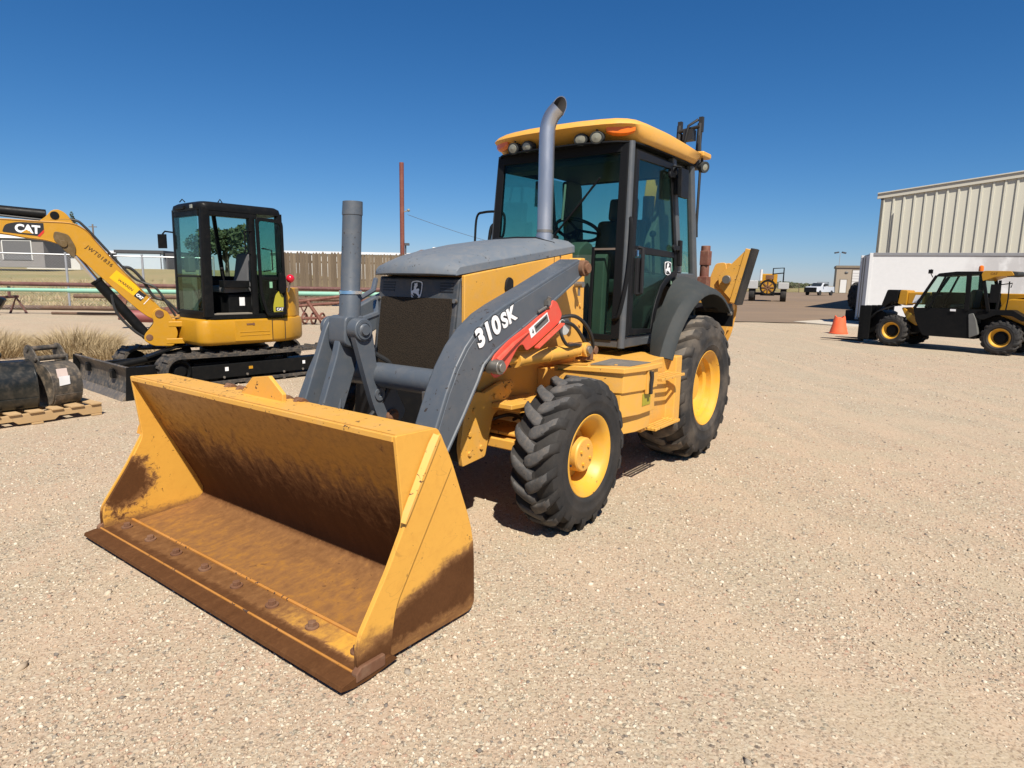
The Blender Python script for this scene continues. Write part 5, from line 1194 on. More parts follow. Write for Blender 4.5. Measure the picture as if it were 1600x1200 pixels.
decal('door_sticker', fillet([(0, 0), (0.19, 0), (0.19, 0.20), (0.11, 0.33), (0.04, 0.26), (0.0, 0.1)], 0.03, 2), (-0.165, 0.9035, 1.0), (-1, 0, 0), (0, 0, 1), paint('sticker_lime', (0.36, 0.32, 0.02), 0.5, 0.1, 0.05), dr)
decal('sticker_tag', [(0, 0), (0.15, 0), (0.15, 0.06), (0, 0.06)], (-0.20, 0.9055, 1.02), (-1, 0, 0), (0, 0, 1), M_decblack, dr)
text('door_lettering', 'CAT', 0.055, (-0.215, 0.9075, 1.03), (-1, 0, 0), (0, 0, 1), M_white, dr, 0.0006, 0.002)
decal('green_label', [(0, 0), (0.045, 0), (0.045, 0.09), (0, 0.09)], (-0.12, 0.9035, 1.36), (-1, 0, 0), (0, 0, 1), plain('label_green', (0.20, 0.42, 0.26), 0.6), dr)
q = MB(); q.sphere((-0.46, 0.90, 1.50), 0.062, 14, 10); q.build('red_lamp', plain('lamp_red', (0.55, 0.012, 0.03), 0.2), ex_t)
q = MB(); q.tube([(-0.44, 0.86, 1.30), (-0.46, 0.90, 1.44)], 0.014, 8); q.build('lamp_stalk', M_steel, ex_t)
q = MB(); q.tube([(0.77, -0.02, 2.12), (0.86, -0.16, 2.14), (0.88, -0.20, 2.10)], 0.012, 8); q.box((0.885, -0.205, 2.00), (0.03, 0.13, 0.20), (0, 0, 0.5)); q.build('mirror', M_catblack, cabx, 0.006)
q = MB(); q.tube([(0.74, 0.10, 2.54), (0.72, 0.14, 2.58), (0.70, 0.18, 2.54)], 0.008, 6); q.build('roof_loop', M_catblack, cabx)
q = MB(); q.tube([(0.50, 0.74, 2.52), (0.47, 0.74, 2.565), (0.44, 0.74, 2.52)], 0.008, 6); q.build('roof_loop', M_catblack, cabx)
q = MB(); q.box((0.815, 0.28, 2.445), (0.05, 0.30, 0.05)); q.build('roof_lamp', M_catblack, cabx, 0.01)
q = MB(); q.box((0.842, 0.68, 2.44), (0.02, 0.06, 0.05)); q.build('lamp_lens', M_lens, cabx, 0.006)
q = MB(); q.tube([(0.09, 0.84, 2.16), (0.20, 0.86, 2.15), (0.20, 0.86, 1.86), (0.12, 0.84, 1.84)], 0.012, 8); q.build('grab_handle', M_catblack, cabx)
# inside the cab
q = MB(); q.prism(fillet([(0.42, 1.28), (0.42, 1.38), (0.05, 1.40), (0.0, 1.30)], 0.04, 3), 0.18, 0.62); q.prism(fillet([(0.08, 1.38), (0.0, 1.86), (-0.12, 1.86), (-0.08, 1.36)], 0.05, 3), 0.20, 0.60); q.build('seat', plain('seat_grey', (0.10, 0.10, 0.105), 0.8), cabx, 0.03)
q = MB(); q.bb(-0.25, 0.38, 0.15, 0.65, 0.98, 1.27); q.build('seat_box', M_catblack, cabx, 0.02)
q = MB(); q.bb(0.10, 0.48, 0.60, 0.74, 1.36, 1.46); q.bb(0.10, 0.48, 0.04, 0.16, 1.36, 1.46); q.cyl((0.44, 0.67, 1.46), (0.46, 0.67, 1.60), 0.014, 8); q.sphere((0.46, 0.67, 1.62), 0.028, 10, 6); q.build('arm_console', M_catblack, cabx, 0.02)
q = MB(); q.bb(0.66, 0.74, 0.0, 0.34, 0.98, 1.55); q.box((0.66, 0.12, 1.68), (0.10, 0.16, 0.22)); q.build('display_console', M_interior, cabx, 0.02)
decal('seat_label', [(0, 0), (0.08, 0), (0.08, 0.12), (0, 0.12)], (0.22, 0.652, 1.10), (-1, 0, 0), (0, 0, 1), M_white, cabx)
q = MB(); q.box((0.40, 0.74, 0.992), (0.60, 0.16, 0.02)); q.build('floor_mat', plain('mat_tan', (0.22, 0.19, 0.15), 0.9), cabx)
# boom swung to its right
BM = Matrix.Translation((1.10, 0.06, 0)) @ Matrix.Rotation(R_(-20), 4, 'Z')
def P2(pts, y0, y1, name, m, par, bev=0.008):
    q = MB(BM); q.prism(pts, y0, y1); return q.build(name, m, par, bev)
btop = bez([(-0.045, 1.03), (0.06, 1.165), (0.122, 1.235), (0.414, 1.60), (0.677, 1.955), (0.74, 2.05), (0.82, 2.125), (0.95, 2.175), (1.25, 2.178), (1.66, 2.185), (2.2, 2.165), (2.85, 2.13)], 44)
bbot = bez([(2.90, 2.03), (2.2, 2.02), (1.677, 1.995), (1.424, 1.955), (1.24, 1.935), (1.10, 1.895), (1.0, 1.845), (0.868, 1.715), (0.57, 1.385), (0.257, 1.045), (0.10, 0.92), (-0.01, 0.90)], 44)
boom_x = P2([(p.x, p.y) for p in btop] + [(p.x, p.y) for p in bbot], -0.095, 0.095, 'boom', M_catyel, ex_t, 0.006)
for y in (0.0955,):
    q = MB(BM); q.tube([(p.x, y, p.y - 0.012) for p in btop[4:]], 0.006, 6); q.build('boom_top_weld', paint('weld_brown', (0.28, 0.12, 0.01), 0.5), boom_x)
    q = MB(BM); q.tube([(p.x, y, p.y + 0.012) for p in bbot[:-4]], 0.006, 6); q.build('boom_bottom_weld', M_catyel, boom_x)
P2(fillet([(1.28, 2.17), (1.20, 2.23), (1.13, 2.32), (1.06, 2.335), (0.99, 2.30), (0.90, 2.16)], 0.04, 3), 0.045, 0.085, 'boom_ear', M_catyel, boom_x)
P2(fillet([(1.28, 2.17), (1.20, 2.23), (1.13, 2.32), (1.06, 2.335), (0.99, 2.30), (0.90, 2.16)], 0.04, 3), -0.085, -0.045, 'boom_ear', M_catyel, boom_x)
q = MB(BM); q.cyl((1.20, 0, 2.262), (2.25, 0, 2.315), 0.066, 20); q.cyl((1.10, -0.095, 2.255), (1.10, 0.095, 2.255), 0.05, 16); q.build('stick_cylinder', M_catblack, boom_x, 0.004)
q = MB(BM); q.tube([(1.2, 0.06, 2.19), (1.7, 0.06, 2.225), (2.3, 0.06, 2.23)], 0.014, 8); q.tube([(1.2, 0.03, 2.195), (1.7, 0.03, 2.24), (2.3, 0.03, 2.24)], 0.012, 8); q.build('boom_line', M_hose, boom_x)
q = MB(BM); q.tube(bez([(1.15, 0.07, 2.20), (0.90, 0.07, 2.21), (0.78, 0.07, 2.12), (0.55, 0.07, 1.82), (0.30, 0.07, 1.50), (0.18, 0.07, 1.42), (0.02, 0.10, 1.34), (-0.12, 0.12, 1.10), (-0.20, 0.12, 0.95)], 60), 0.016, 8); q.build('boom_line', M_hose, boom_x)
q = MB(BM); q.tube(bez([(0.40, 0.05, 1.62), (0.30, 0.04, 1.60), (0.18, 0.04, 1.46), (0.05, 0.05, 1.22), (-0.10, 0.06, 1.16), (-0.24, 0.08, 1.00)], 40), 0.020, 8); q.build('boom_line', M_hose, boom_x)
q = MB(BM); q.prism(fillet([(0.97, 2.02), (1.12, 2.06), (1.14, 1.96), (1.02, 1.80), (0.92, 1.72), (0.90, 1.86)], 0.04, 3), 0.096, 0.112); q.cyl((1.03, -0.12, 1.90), (1.03, 0.13, 1.90), 0.045, 14); cbk = q.build('cylinder_bracket', paint('bracket_shade', (0.10, 0.06, 0.015), 0.5), boom_x, 0.004)
q = MB(BM); q.cyl((0.99, 0.03, 1.87), (0.66, 0.03, 1.36), 0.032, 16); q.build('boom_rod', M_chrome, boom_x, 0.002)
q = MB(BM); q.cyl((0.72, 0.03, 1.44), (0.16, 0.03, 0.665), 0.066, 20); q.cyl((0.72, 0.03, 1.44), (0.70, 0.03, 1.41), 0.075, 20); q.cyl((0.14, -0.06, 0.66), (0.14, 0.10, 0.66), 0.06, 14); q.build('boom_cylinder', M_catblack, boom_x, 0.004)
q = MB(BM); q.tube(bez([(0.55, 0.11, 1.25), (0.52, 0.12, 1.05), (0.44, 0.12, 0.90), (0.30, 0.12, 0.74), (0.14, 0.11, 0.62)], 30), 0.018, 8); q.build('cylinder_hose', M_hose, boom_x)
# swing post
P2(fillet([(-0.10, 1.02), (0.02, 1.075), (0.10, 1.00), (0.07, 0.86), (0.20, 0.70), (0.21, 0.62), (0.10, 0.54), (-0.16, 0.53), (-0.22, 0.72), (-0.16, 0.90)], 0.05, 3), 0.10, 0.145, 'swing_post', M_catyel, ex_t)
P2(fillet([(-0.10, 1.02), (0.02, 1.075), (0.10, 1.00), (0.07, 0.86), (0.20, 0.70), (0.21, 0.62), (0.10, 0.54), (-0.16, 0.53), (-0.22, 0.72), (-0.16, 0.90)], 0.05, 3), -0.145, -0.10, 'swing_post', M_catyel, ex_t)
q = MB(BM); q.cyl((0.0, -0.155, 0.985), (0.0, 0.155, 0.985), 0.055, 18); q.cyl((0.14, -0.15, 0.66), (0.14, 0.15, 0.66), 0.045, 16); q.build('boom_pin', M_rust, ex_t, 0.004)
q = MB(BM); q.bb(-0.42, -0.10, -0.15, 0.15, 0.80, 0.88); q.bb(-0.42, -0.06, -0.15, 0.15, 0.56, 0.64); q.bb(-0.20, 0.0, -0.10, 0.10, 0.56, 0.92); q.cyl((-0.13, 0, 0.50), (-0.13, 0, 0.92), 0.07, 16); q.build('swing_bracket', M_catyel, ex_t, 0.012)
# markings on the boom side (facing the left of the machine)
def bp(s, y, z): return BM @ Vector((s, y, z))
bx_dir = (BM.to_3x3() @ Vector((-1, 0, 0)))
def bdec(nm, pts, m, y): 
    o = bp(0, y, 0); return decal(nm, [(-p[0], p[1]) for p in pts], o, bx_dir, (0, 0, 1), m, boom_x, 0.001)
bdec('maker_panel', fillet([(1.655, 2.020), (1.62, 2.115), (1.50, 2.150), (1.225, 2.150), (1.225, 2.06), (1.30, 1.985)], [0.02, 0.04, 0.06, 0.005, 0.005, 0.0], 3), M_decblack, 0.0955)
bdec('red_stripe', [(1.30, 1.985), (1.225, 2.070), (1.225, 2.035), (1.275, 1.975)], plain('stripe_red', (0.55, 0.03, 0.015), 0.4), 0.0968)
text('maker_letters', 'CAT', 0.135, bp(1.525, 0.0970, 2.030), bx_dir + Vector((0, 0, -0.05)), (0, 0, 1), M_white, boom_x, 0.0006, 0.006, spacing=0.92)
bdec('yellow_triangle', [(1.465, 2.018), (1.405, 2.060), (1.345, 2.012)], M_catyel, 0.0988)
dd = (bp(0.542, 0, 1.618) - bp(0.757, 0, 1.812)).normalized(); uu = (bp(0.05 + 0.0, 0, 0.05) - bp(0, 0, 0))
dn = BM.to_3x3() @ Vector((-0.74, 0, -0.67)); un = BM.to_3x3() @ Vector((-0.67, 0, 0.74))
text('unit_number', 'JWT01836', 0.070, bp(0.800, 0.0965, 1.860), dn, un, plain('stencil_brown', (0.05, 0.025, 0.005), 0.5), boom_x, 0.0006, 0.001, spacing=1.25)
def bd2(nm, s, z, L, H, m, y): return decal(nm, [(0, 0), (L, 0), (L, H), (0, H)], bp(s, y, z), dn, un, m, boom_x, 0.001)
bd2('dealer_plate', 0.560, 1.475, 0.36, 0.135, paint('plate_yellow', (0.80, 0.43, 0.0), 0.4, 0.04, 0.02), 0.0955)
text('dealer_letters', 'WARREN', 0.052, bp(0.470, 0.0970, 1.440), dn, un, plain('ink_brown', (0.07, 0.04, 0.01), 0.5), boom_x, 0.0006, 0.001, spacing=1.0)
bd2('dealer_badge', 0.292, 1.233, 0.105, 0.105, M_decblack, 0.0975)
text('badge_letters', 'CAT', 0.050, bp(0.268, 0.0990, 1.243), dn, un, M_white, boom_x, 0.0006, 0.003, spacing=0.9)
bd2('white_line', 0.185, 1.120, 0.008, 0.13, M_white, 0.0965)
# stick hanging down outside the picture, with its hitch
q = MB(BM); q.prism(fillet([(2.78, 2.22), (2.98, 2.26), (3.02, 2.05), (2.62, 0.95), (2.50, 0.98), (2.74, 1.9)], 0.05, 3), -0.075, 0.075); st = q.build('stick', M_catyel, ex_t, 0.008)
q = MB(BM); q.cyl((2.25, 0, 2.315), (2.95, 0, 2.235), 0.03, 12); q.build('stick_rod', M_chrome, st)
q = MB(BM); q.prism(fillet([(2.70, 1.02), (2.44, 1.08), (2.10, 1.13), (1.76, 1.215), (1.70, 1.18), (1.80, 1.02), (2.05, 0.86), (2.60, 0.90)], 0.04, 3), -0.10, 0.10); q.build('bucket_hitch', M_catblack, st, 0.01)

# ------------------------------------------------------------------ pallet with two digging buckets
wood = paint('pallet_wood', (0.42, 0.275, 0.13), 0.85, 0.22, 0.2, 0.1, (0.12, 0.07, 0.03))
pa = Vector((-0.56, -0.83, 0)).normalized(); pb = Vector((-pa.y * -1, pa.x * -1, 0)); pb = Vector((-0.83, 0.56, 0)).normalized()
pc = Vector((-4.47, 6.86, 0)) + pa * 0.62 + pb * 0.52
pal = thing('wooden_pallet', 'pale wooden pallet on the gravel carrying two dark digging buckets', 'pallet', tuple(pc), math.atan2(pa.y, pa.x))
for k in range(7):
    q = MB(); q.box((-0.555 + k * 0.185, -0.0, 0.128), (0.105 + 0.02 * (k % 2), 1.02, 0.018)); q.build('top_board', wood, pal, 0.003)
for y in (-0.47, 0.0, 0.47):
    q = MB(); q.prism([(-0.61, 0.022), (-0.42, 0.022), (-0.38, 0.055), (-0.20, 0.055), (-0.16, 0.022), (0.16, 0.022), (0.20, 0.055), (0.38, 0.055), (0.42, 0.022), (0.61, 0.022), (0.61, 0.118), (-0.61, 0.118)], y - 0.022, y + 0.022); q.build('stringer', wood, pal, 0.003)
for x in (-0.55, 0.0, 0.55):
    q = MB(); q.box((x, 0, 0.011), (0.10, 1.02, 0.018)); q.build('bottom_board', wood, pal, 0.003)
M_bkt = paint('bucket_black', (0.011, 0.013, 0.012), 0.30, 0.3, 0.09, 0.12, (0.06, 0.05, 0.04))
M_bkt2 = paint('bucket_dusty', (0.050, 0.046, 0.040), 0.5, 0.3, 0.40, 0.3, (0.03, 0.026, 0.022))
def dig_bucket(lab, loc, rz, w, sc, m, grp):
    t = thing('digging_bucket', lab, 'bucket', loc, rz, grp)
    arc = bez([(0.02, 0.56), (0.20, 0.52), (0.315, 0.40), (0.345, 0.22), (0.30, 0.05), (0.22, 0.0)], 25)
    arc = [(p[0] * sc, p[1] * sc) for p in arc]
    q = MB(); q.sheet(arc, -w / 2, w / 2, -0.012); q.build('bucket_shell', m, t, 0)
    q = MB(); q.sheet([(p[0] + 0.004, p[1]) for p in arc[-9:]], -w / 2 - 0.002, w / 2 + 0.002, 0.010); q.build('wear_plate', m, t, 0.003)
    for s in (1, -1):
        q = MB(); q.prism(arc + [(-0.10 * sc, 0.10 * sc), (-0.12 * sc, 0.50 * sc)] if w > 0.5 else arc[2:] + fillet([(0.02 * sc, 0.02 * sc), (-0.14 * sc, 0.40 * sc), (-0.22 * sc, 0.70 * sc), (-0.14 * sc, 0.80 * sc), (-0.03 * sc, 0.76 * sc), (0.10 * sc, 0.58 * sc)], [0, 0.03, 0.05, 0.05, 0.05, 0.02], 3), s * w / 2, s * (w / 2 + 0.016)); q.build('side_plate', m, t, 0.004)
        if w < 0.5: continue
        q = MB(); q.prism(fillet([(0.10 * sc, 0.46 * sc), (0.12 * sc, 0.60 * sc), (0.06 * sc, 0.70 * sc), (-0.04 * sc, 0.68 * sc), (-0.18 * sc, 0.56 * sc), (-0.10 * sc, 0.42 * sc)], 0.03, 3), s * 0.115, s * 0.135) if w > 0.5 else q.prism(fillet([(0.16 * sc, 0.44 * sc), (0.13 * sc, 0.62 * sc), (0.06 * sc, 0.72 * sc), (-0.04 * sc, 0.68 * sc), (-0.18 * sc, 0.56 * sc), (-0.10 * sc, 0.42 * sc)], 0.03, 3), s * (w / 2 - 0.06), s * (w / 2 - 0.035)); q.build('hinge_ear', m, t, 0.006)
    ww = 0.16 if w > 0.5 else w / 2 + 0.03
    q = MB()
    px_, pz_ = (0.06, 0.63) if w > 0.5 else (-0.12, 0.73)
    q.cyl((px_ * sc, -ww, pz_ * sc), (px_ * sc, ww, pz_ * sc), 0.028, 14); q.build('hinge_pin', m, t, 0.003)
    px_, pz_ = (-0.09, 0.54) if w > 0.5 else (0.04, 0.61)
    q = MB(); q.cyl((px_ * sc, -ww, pz_ * sc), (px_ * sc, ww, pz_ * sc), 0.028, 14); q.build('hinge_pin', m, t, 0.003)
    q = MB(); q.cyl((0.12 * sc, -w / 2, 0.50 * sc), (0.12 * sc, w / 2, 0.50 * sc), 0.05 * sc, 14); q.build('torque_pipe', m, t, 0.003)
    for k, (z, dx, hh) in enumerate(((0.36, 0.342, 0.10), (0.26, 0.352, 0.10))):
        decal('paper_label', [(-0.06, 0), (0.05, 0.01), (0.05, hh), (-0.06, hh)], (dx * sc - (0.012 if k == 0 else 0.002), -w * 0.12, z * sc), (0, 1, 0), (-0.22, 0, 1) if k == 0 else (-0.02, 0, 1), M_white if k else plain('label_pink', (0.62, 0.50, 0.44), 0.7), t, 0.003)
    for k in range(5):
        y = (-0.5 + (k + 0.5) / 5) * w
        q = MB(); q.prism([(0.24 * sc, 0.0), (0.24 * sc, 0.035), (0.10 * sc, 0.02), (0.08 * sc, 0.0)], y - 0.025, y + 0.025); q.build('tooth', m, t, 0.004)
    return t
cang = math.atan2(-0.72, 0.69)
b1p = pc - pa * 0.30 - pb * 0.10; b2p = pc + pa * 0.38 - pb * 0.08
dig_bucket('narrow dusty digging bucket on the right end of the pallet', (b1p.x, b1p.y, 0.140), cang + 0.42, 0.28, 0.80, M_bkt2, 'digging buckets on the pallet')
dig_bucket('wide glossy black digging bucket at the left edge of the photo', (b2p.x + 0.06, b2p.y + 0.06, 0.140), cang + 0.1, 0.76, 0.88, M_bkt, 'digging buckets on the pallet')
# ------------------------------------------------------------------ telehandler
tf = Vector((-1.38, 1.95, 0)).normalized(); tl = Vector((-tf.y, tf.x, 0))
to_ = Vector((10.58, 15.68, 0)) - tl * 0.80
te = thing('telehandler', 'black and yellow telescopic handler parked before the white container', 'telehandler', tuple(to_), math.atan2(tf.y, tf.x))
TM = Matrix.Translation((0, 0.80, 0))
def tb(): return MB(TM)
def small_wheel(par, M, cx, cy, cz, s, R, W, rim, nl, tm, rm, nm):
    q = MB(M); q.lathe([(0.42 * W, rim + 0.02), (0.40 * W, rim - 0.01), (0.15 * W, rim - 0.05), (0.05 * W, rim * 0.62), (0.05 * W, rim * 0.5)], (cx, cy, cz), 'y', 32, s, True); wh = q.build(nm, rm, par, 0, 40)
    t = tyre_mesh(R, W, rim, nl, R * 0.075); t.v = [Vector((p.x + cx, p.y * s + cy, p.z + cz)) for p in t.v]
    if M is not None: t.v = [M @ p for p in t.v]
    t.build('tyre', tm, wh, 0, 40)
    q = MB(M); q.lathe([(0.0, rim * 0.80), (0.10 * W, rim * 0.78), (0.12 * W, rim * 0.55), (0.24 * W, rim * 0.5), (0.26 * W, 0.01)], (cx, cy, cz), 'y', 20, s); q.build('hub', M_catblack, wh)
for x in (1.27, -1.12):
    for y, s in ((-0.17, 1), (-1.43, -1)): small_wheel(te, TM, x, y, 0.405, s, 0.405, 0.33, 0.215, 16, M_tyre, M_rim, 'wheel')
q = tb(); q.bb(-1.55, -0.6, -1.25, -0.35, 0.38, 0.98); q.bb(-0.6, 1.55, -1.25, -0.35, 0.38, 0.70); q.bb(1.05, 1.5, -1.2, -0.4, 0.3, 0.5); q.bb(-1.35, -0.9, -1.2, -0.4, 0.3, 0.5); q.build('chassis', M_catblack, te, 0.02)
q = tb(); q.prism(fillet([(0.78, 1.02), (0.70, 0.70), (0.50, 0.34), (-0.66, 0.34), (-0.64, 0.60), (-0.48, 0.86), (-0.84, 0.95), (-0.84, 1.04)], 0.04, 3), -0.78, -0.02); body = q.build('cab_body', M_catblack, te, 0.02)
q = tb(); q.prism(fillet([(-0.45, 0.92), (-0.55, 0.95), (-0.62, 0.80), (-0.70, 0.45), (-0.52, 0.36)], 0.02, 2), -0.10, 0.0); q.build('grey_panel', plain('panel_grey', (0.13, 0.13, 0.12), 0.6), te, 0.01)
q = tb(); q.prism(fillet([(0.36, 1.80), (0.28, 1.88), (-0.10, 1.925), (-0.64, 1.925), (-0.66, 1.86), (0.30, 1.80)], 0.02, 2), -0.80, 0.0); roof_t = q.build('cab_roof', M_catblack, te, 0.02)
for y in (-0.02, -0.76):
    for a, b, w_ in (((0.76, 1.00), (0.33, 1.83), 0.035), ((0.42, 1.02), (0.12, 1.84), 0.022), ((-0.40, 1.0), (-0.36, 1.88), 0.05), ((-0.84, 1.0), (-0.63, 1.88), 0.035)):
        q = tb(); q.prism([(a[0] - w_, a[1]), (a[0] + w_, a[1]), (b[0] + w_, b[1]), (b[0] - w_, b[1])], y - 0.025, y + 0.02); q.build('cab_post', M_catblack, te, 0.006)
    q = tb(); q.prism([(0.42, 1.04), (0.14, 1.80), (-0.34, 1.82), (-0.38, 1.04)], y - 0.004, y); q.build('side_glass', M_glass2, te, 0, 0)
    q = tb(); q.prism([(-0.43, 1.04), (-0.40, 1.82), (-0.62, 1.82), (-0.80, 1.04)], y - 0.004, y); q.build('rear_side_glass', M_glass2, te, 0, 0)
    q = tb(); q.prism([(0.72, 1.04), (0.32, 1.80), (0.14, 1.80), (0.44, 1.04)], y - 0.004, y); q.build('front_side_glass', M_glass2, te, 0, 0)
q = tb(); q.prism(fillet([(0.05, 1.05), (0.02, 1.14), (-0.30, 1.14), (-0.38, 1.50), (-0.50, 1.50), (-0.46, 1.05)], 0.04, 2), -0.60, -0.20); q.build('seat', M_seat, te, 0.02)
q = tb(); q.prism(fillet([(0.62, 1.02), (0.50, 1.34), (0.36, 1.36), (0.38, 1.02)], 0.04, 2), -0.60, -0.20); q.build('dash_console', M_catblack, te, 0.02)
q = tb(); q.bb(-0.80, 0.70, -0.80, -0.785, 0.98, 1.42); q.build('far_door', M_catblack, te)
q = tb(); q.bb(-0.18, -0.06, 0.0, 0.006, 0.975, 1.025); q.build('side_label', M_white, te)
q = tb(); q.prism(fillet([(-0.62, 1.86), (-0.66, 1.94), (-1.20, 1.93), (-1.26, 1.83), (-0.90, 1.80), (-0.66, 1.70)], 0.03, 3), -0.70, 0.02); can = q.build('rear_canopy', M_catyel, te, 0.02)
q = tb(); q.prism(fillet([(-1.18, 1.93), (-1.33, 1.90), (-1.31, 1.82), (-1.10, 1.80)], 0.02, 2), -0.68, 0.0); q.build('canopy_lamp', M_fender, can, 0.01)
text('canopy_letters', 'CAT', 0.07, TM @ Vector((-0.80, 0.0215, 1.85)), (-1, 0, 0), (0, 0, 1), plain('ink_ochre', (0.20, 0.09, 0.01), 0.5), can, 0.001, 0.001)
q = tb(); q.lathe([(1.93, 0.05), (1.97, 0.052), (2.04, 0.048), (2.065, 0.02)], (-0.56, -0.10, 0), 'z', 16); q.build('beacon', M_amber, te)
q = tb(); q.tube([(0.40, 0.02, 1.78), (0.44, 0.06, 1.88), (0.44, 0.06, 1.98)], 0.012, 6); q.box((0.44, 0.07, 1.92), (0.10, 0.03, 0.10)); q.build('mirror', M_catblack, te, 0.006)
for x0, z0 in ((-0.98, 1.72), (-1.16, 1.70)):
    q = tb(); q.tube([(x0, -0.05, 0.98), (x0 - 0.02, -0.05, 1.3), (x0, -0.06, z0)], 0.014 if x0 < -1 else 0.03, 6); q.build('tail_pipe', M_catblack, te)
q = tb(); q.tube([(-0.98, -0.06, 1.62), (-1.22, -0.06, 1.66), (-1.20, -0.06, 1.56)], 0.012, 6); q.box((-0.90, -0.05, 1.42), (0.16, 0.05, 0.42)); q.build('mirror_arm', M_catblack, te, 0.006)
q = tb(); q.prism(fillet([(-0.55, 0.86), (-0.62, 1.02), (-1.30, 1.06), (-1.62, 0.86), (-1.52, 0.80), (-1.3, 0.92), (-1.0, 0.93), (-0.75, 0.80)], 0.04, 3), -0.40, -0.02); q.build('rear_fender', M_catblack, te, 0.015)
q = tb(); q.prism(fillet([(-0.95, 1.10), (-1.10, 1.30), (-1.45, 1.30), (-2.25, 1.38), (-2.30, 0.75), (-1.75, 0.60), (-1.2, 0.82), (-0.95, 0.92)], 0.08, 3), -1.15, -0.30); q.build('rear_body', M_catyel, te, 0.03)
q = tb(); q.prism([(-1.60, 1.385), (-2.25, 1.46), (-2.25, 1.40), (-1.30, 1.30), (-1.05, 1.22), (-1.05, 1.26)], -1.10, -0.36); q.build('engine_lid', M_catblack, te, 0.02)
q = tb(); q.bb(-1.9, 0.78, -1.35, -1.0, 1.10, 1.42); q.bb(0.70, 1.25, -1.32, -1.02, 1.10, 1.41); boom_t = q.build('lift_boom', M_catyel, te, 0.02)
q = tb(); q.bb(0.62, 1.02, -0.55, -0.22, 1.10, 1.40); q.build('boom_front', M_catyel, te, 0.02)
q = tb(); q.prism(fillet([(1.02, 1.06), (1.02, 1.45), (1.20, 1.46), (1.24, 1.10)], 0.03, 2), -0.60, -0.18); q.build('boom_head', M_catyel, te, 0.015)
decal('boom_badge', [(0, 0), (0.22, 0), (0.22, 0.20), (0.06, 0.20)], TM @ Vector((0.90, -0.219, 1.14)), (-1, 0, 0), (0, 0, 1), M_white, te)
q = tb(); q.prism(fillet([(1.24, 1.46), (1.50, 1.46), (1.62, 1.05), (1.55, 1.0), (1.36, 1.16), (1.24, 1.14)], 0.04, 3), -0.75, -0.14); q.build('head_casting', M_catblack, te, 0.02)
q = tb(); q.prism(fillet([(0.86, 0.82), (1.10, 1.02), (1.16, 1.0), (1.0, 0.70), (0.75, 0.55), (0.62, 0.8)], 0.04, 2), -0.9, -0.24); q.build('boom_stay', M_catyel, te, 0.02)
for z in (0.20, 0.28, 0.36, 0.44, 0.55, 0.64, 0.73, 0.82, 0.91, 1.0):
    q = tb(); q.bb(1.98, 2.07, -1.35, -0.02, z - 0.022, z + 0.022); q.build('carriage_bar', M_catblack, te, 0.004)
for y in (-1.32, -1.0, -0.68, -0.36, -0.05):
    q = tb(); q.bb(1.82, 2.10, y - 0.03, y + 0.03, 0.14, 1.03); q.build('carriage_upright', M_catblack, te, 0.004)
q = tb(); q.prism(fillet([(2.02, 0.20), (1.62, 0.45), (1.55, 0.85), (1.72, 0.92), (2.02, 0.75)], 0.03, 2), -1.0, -0.30); q.build('tilt_linkage', M_catblack, te, 0.02)
for y in (-1.1, -0.28):
    q = tb(); q.prism([(2.08, 0.62), (2.13, 0.62), (2.13, 0.10), (3.25, 0.055), (3.25, 0.045), (2.08, 0.04)], y - 0.06, y + 0.06); q.build('fork', M_catblack, te, 0.004)
for k in range(5):
    y = -0.55 + 0.09 * k
    q = tb(); q.tube(bez([(1.30, y, 1.05), (1.52, y + 0.02, 1.12 - 0.04 * k), (1.74, y, 0.98 - 0.03 * k), (1.88, y - 0.01, 0.72), (2.0, y, 0.62)], 20), 0.016, 6); q.build('hose', M_hose, te)

# ------------------------------------------------------------------ traffic cone
tc_ = thing('traffic_cone', 'faded orange traffic cone with a broken top beside the telehandler forks', 'traffic cone', (10.62, 20.86, 0))
M_cone = paint('cone_orange', (0.80, 0.120, 0.038), 0.6, 0.08, 0.08)
q = MB()
prof = [(0.0, 0.27), (0.03, 0.268), (0.10, 0.255), (0.30, 0.205), (0.52, 0.165)]
secs = []
for z, r in prof: secs.append([(r * math.cos(a), r * math.sin(a), z) for a in [2 * math.pi * k / 28 for k in range(28)]])
secs.append([(0.155 * math.cos(a), 0.155 * math.sin(a), 0.545 + 0.035 * math.cos(2 * a + 0.5) + 0.01 * math.sin(5 * a)) for a in [2 * math.pi * k / 28 for k in range(28)]])
secs.append([(0.125 * math.cos(a), 0.125 * math.sin(a), 0.54 + 0.035 * math.cos(2 * a + 0.5) + 0.01 * math.sin(5 * a)) for a in [2 * math.pi * k / 28 for k in range(28)]])
secs.append([(0.13 * math.cos(a), 0.13 * math.sin(a), 0.25) for a in [2 * math.pi * k / 28 for k in range(28)]])
q.loft(secs); q.build('cone_shell', M_cone, tc_, 0, 40)
q = MB(); q.lathe([(0.0, 0.285), (0.035, 0.285), (0.04, 0.262)], (0, 0, 0), 'z', 28); q.build('cone_foot', M_cone, tc_)

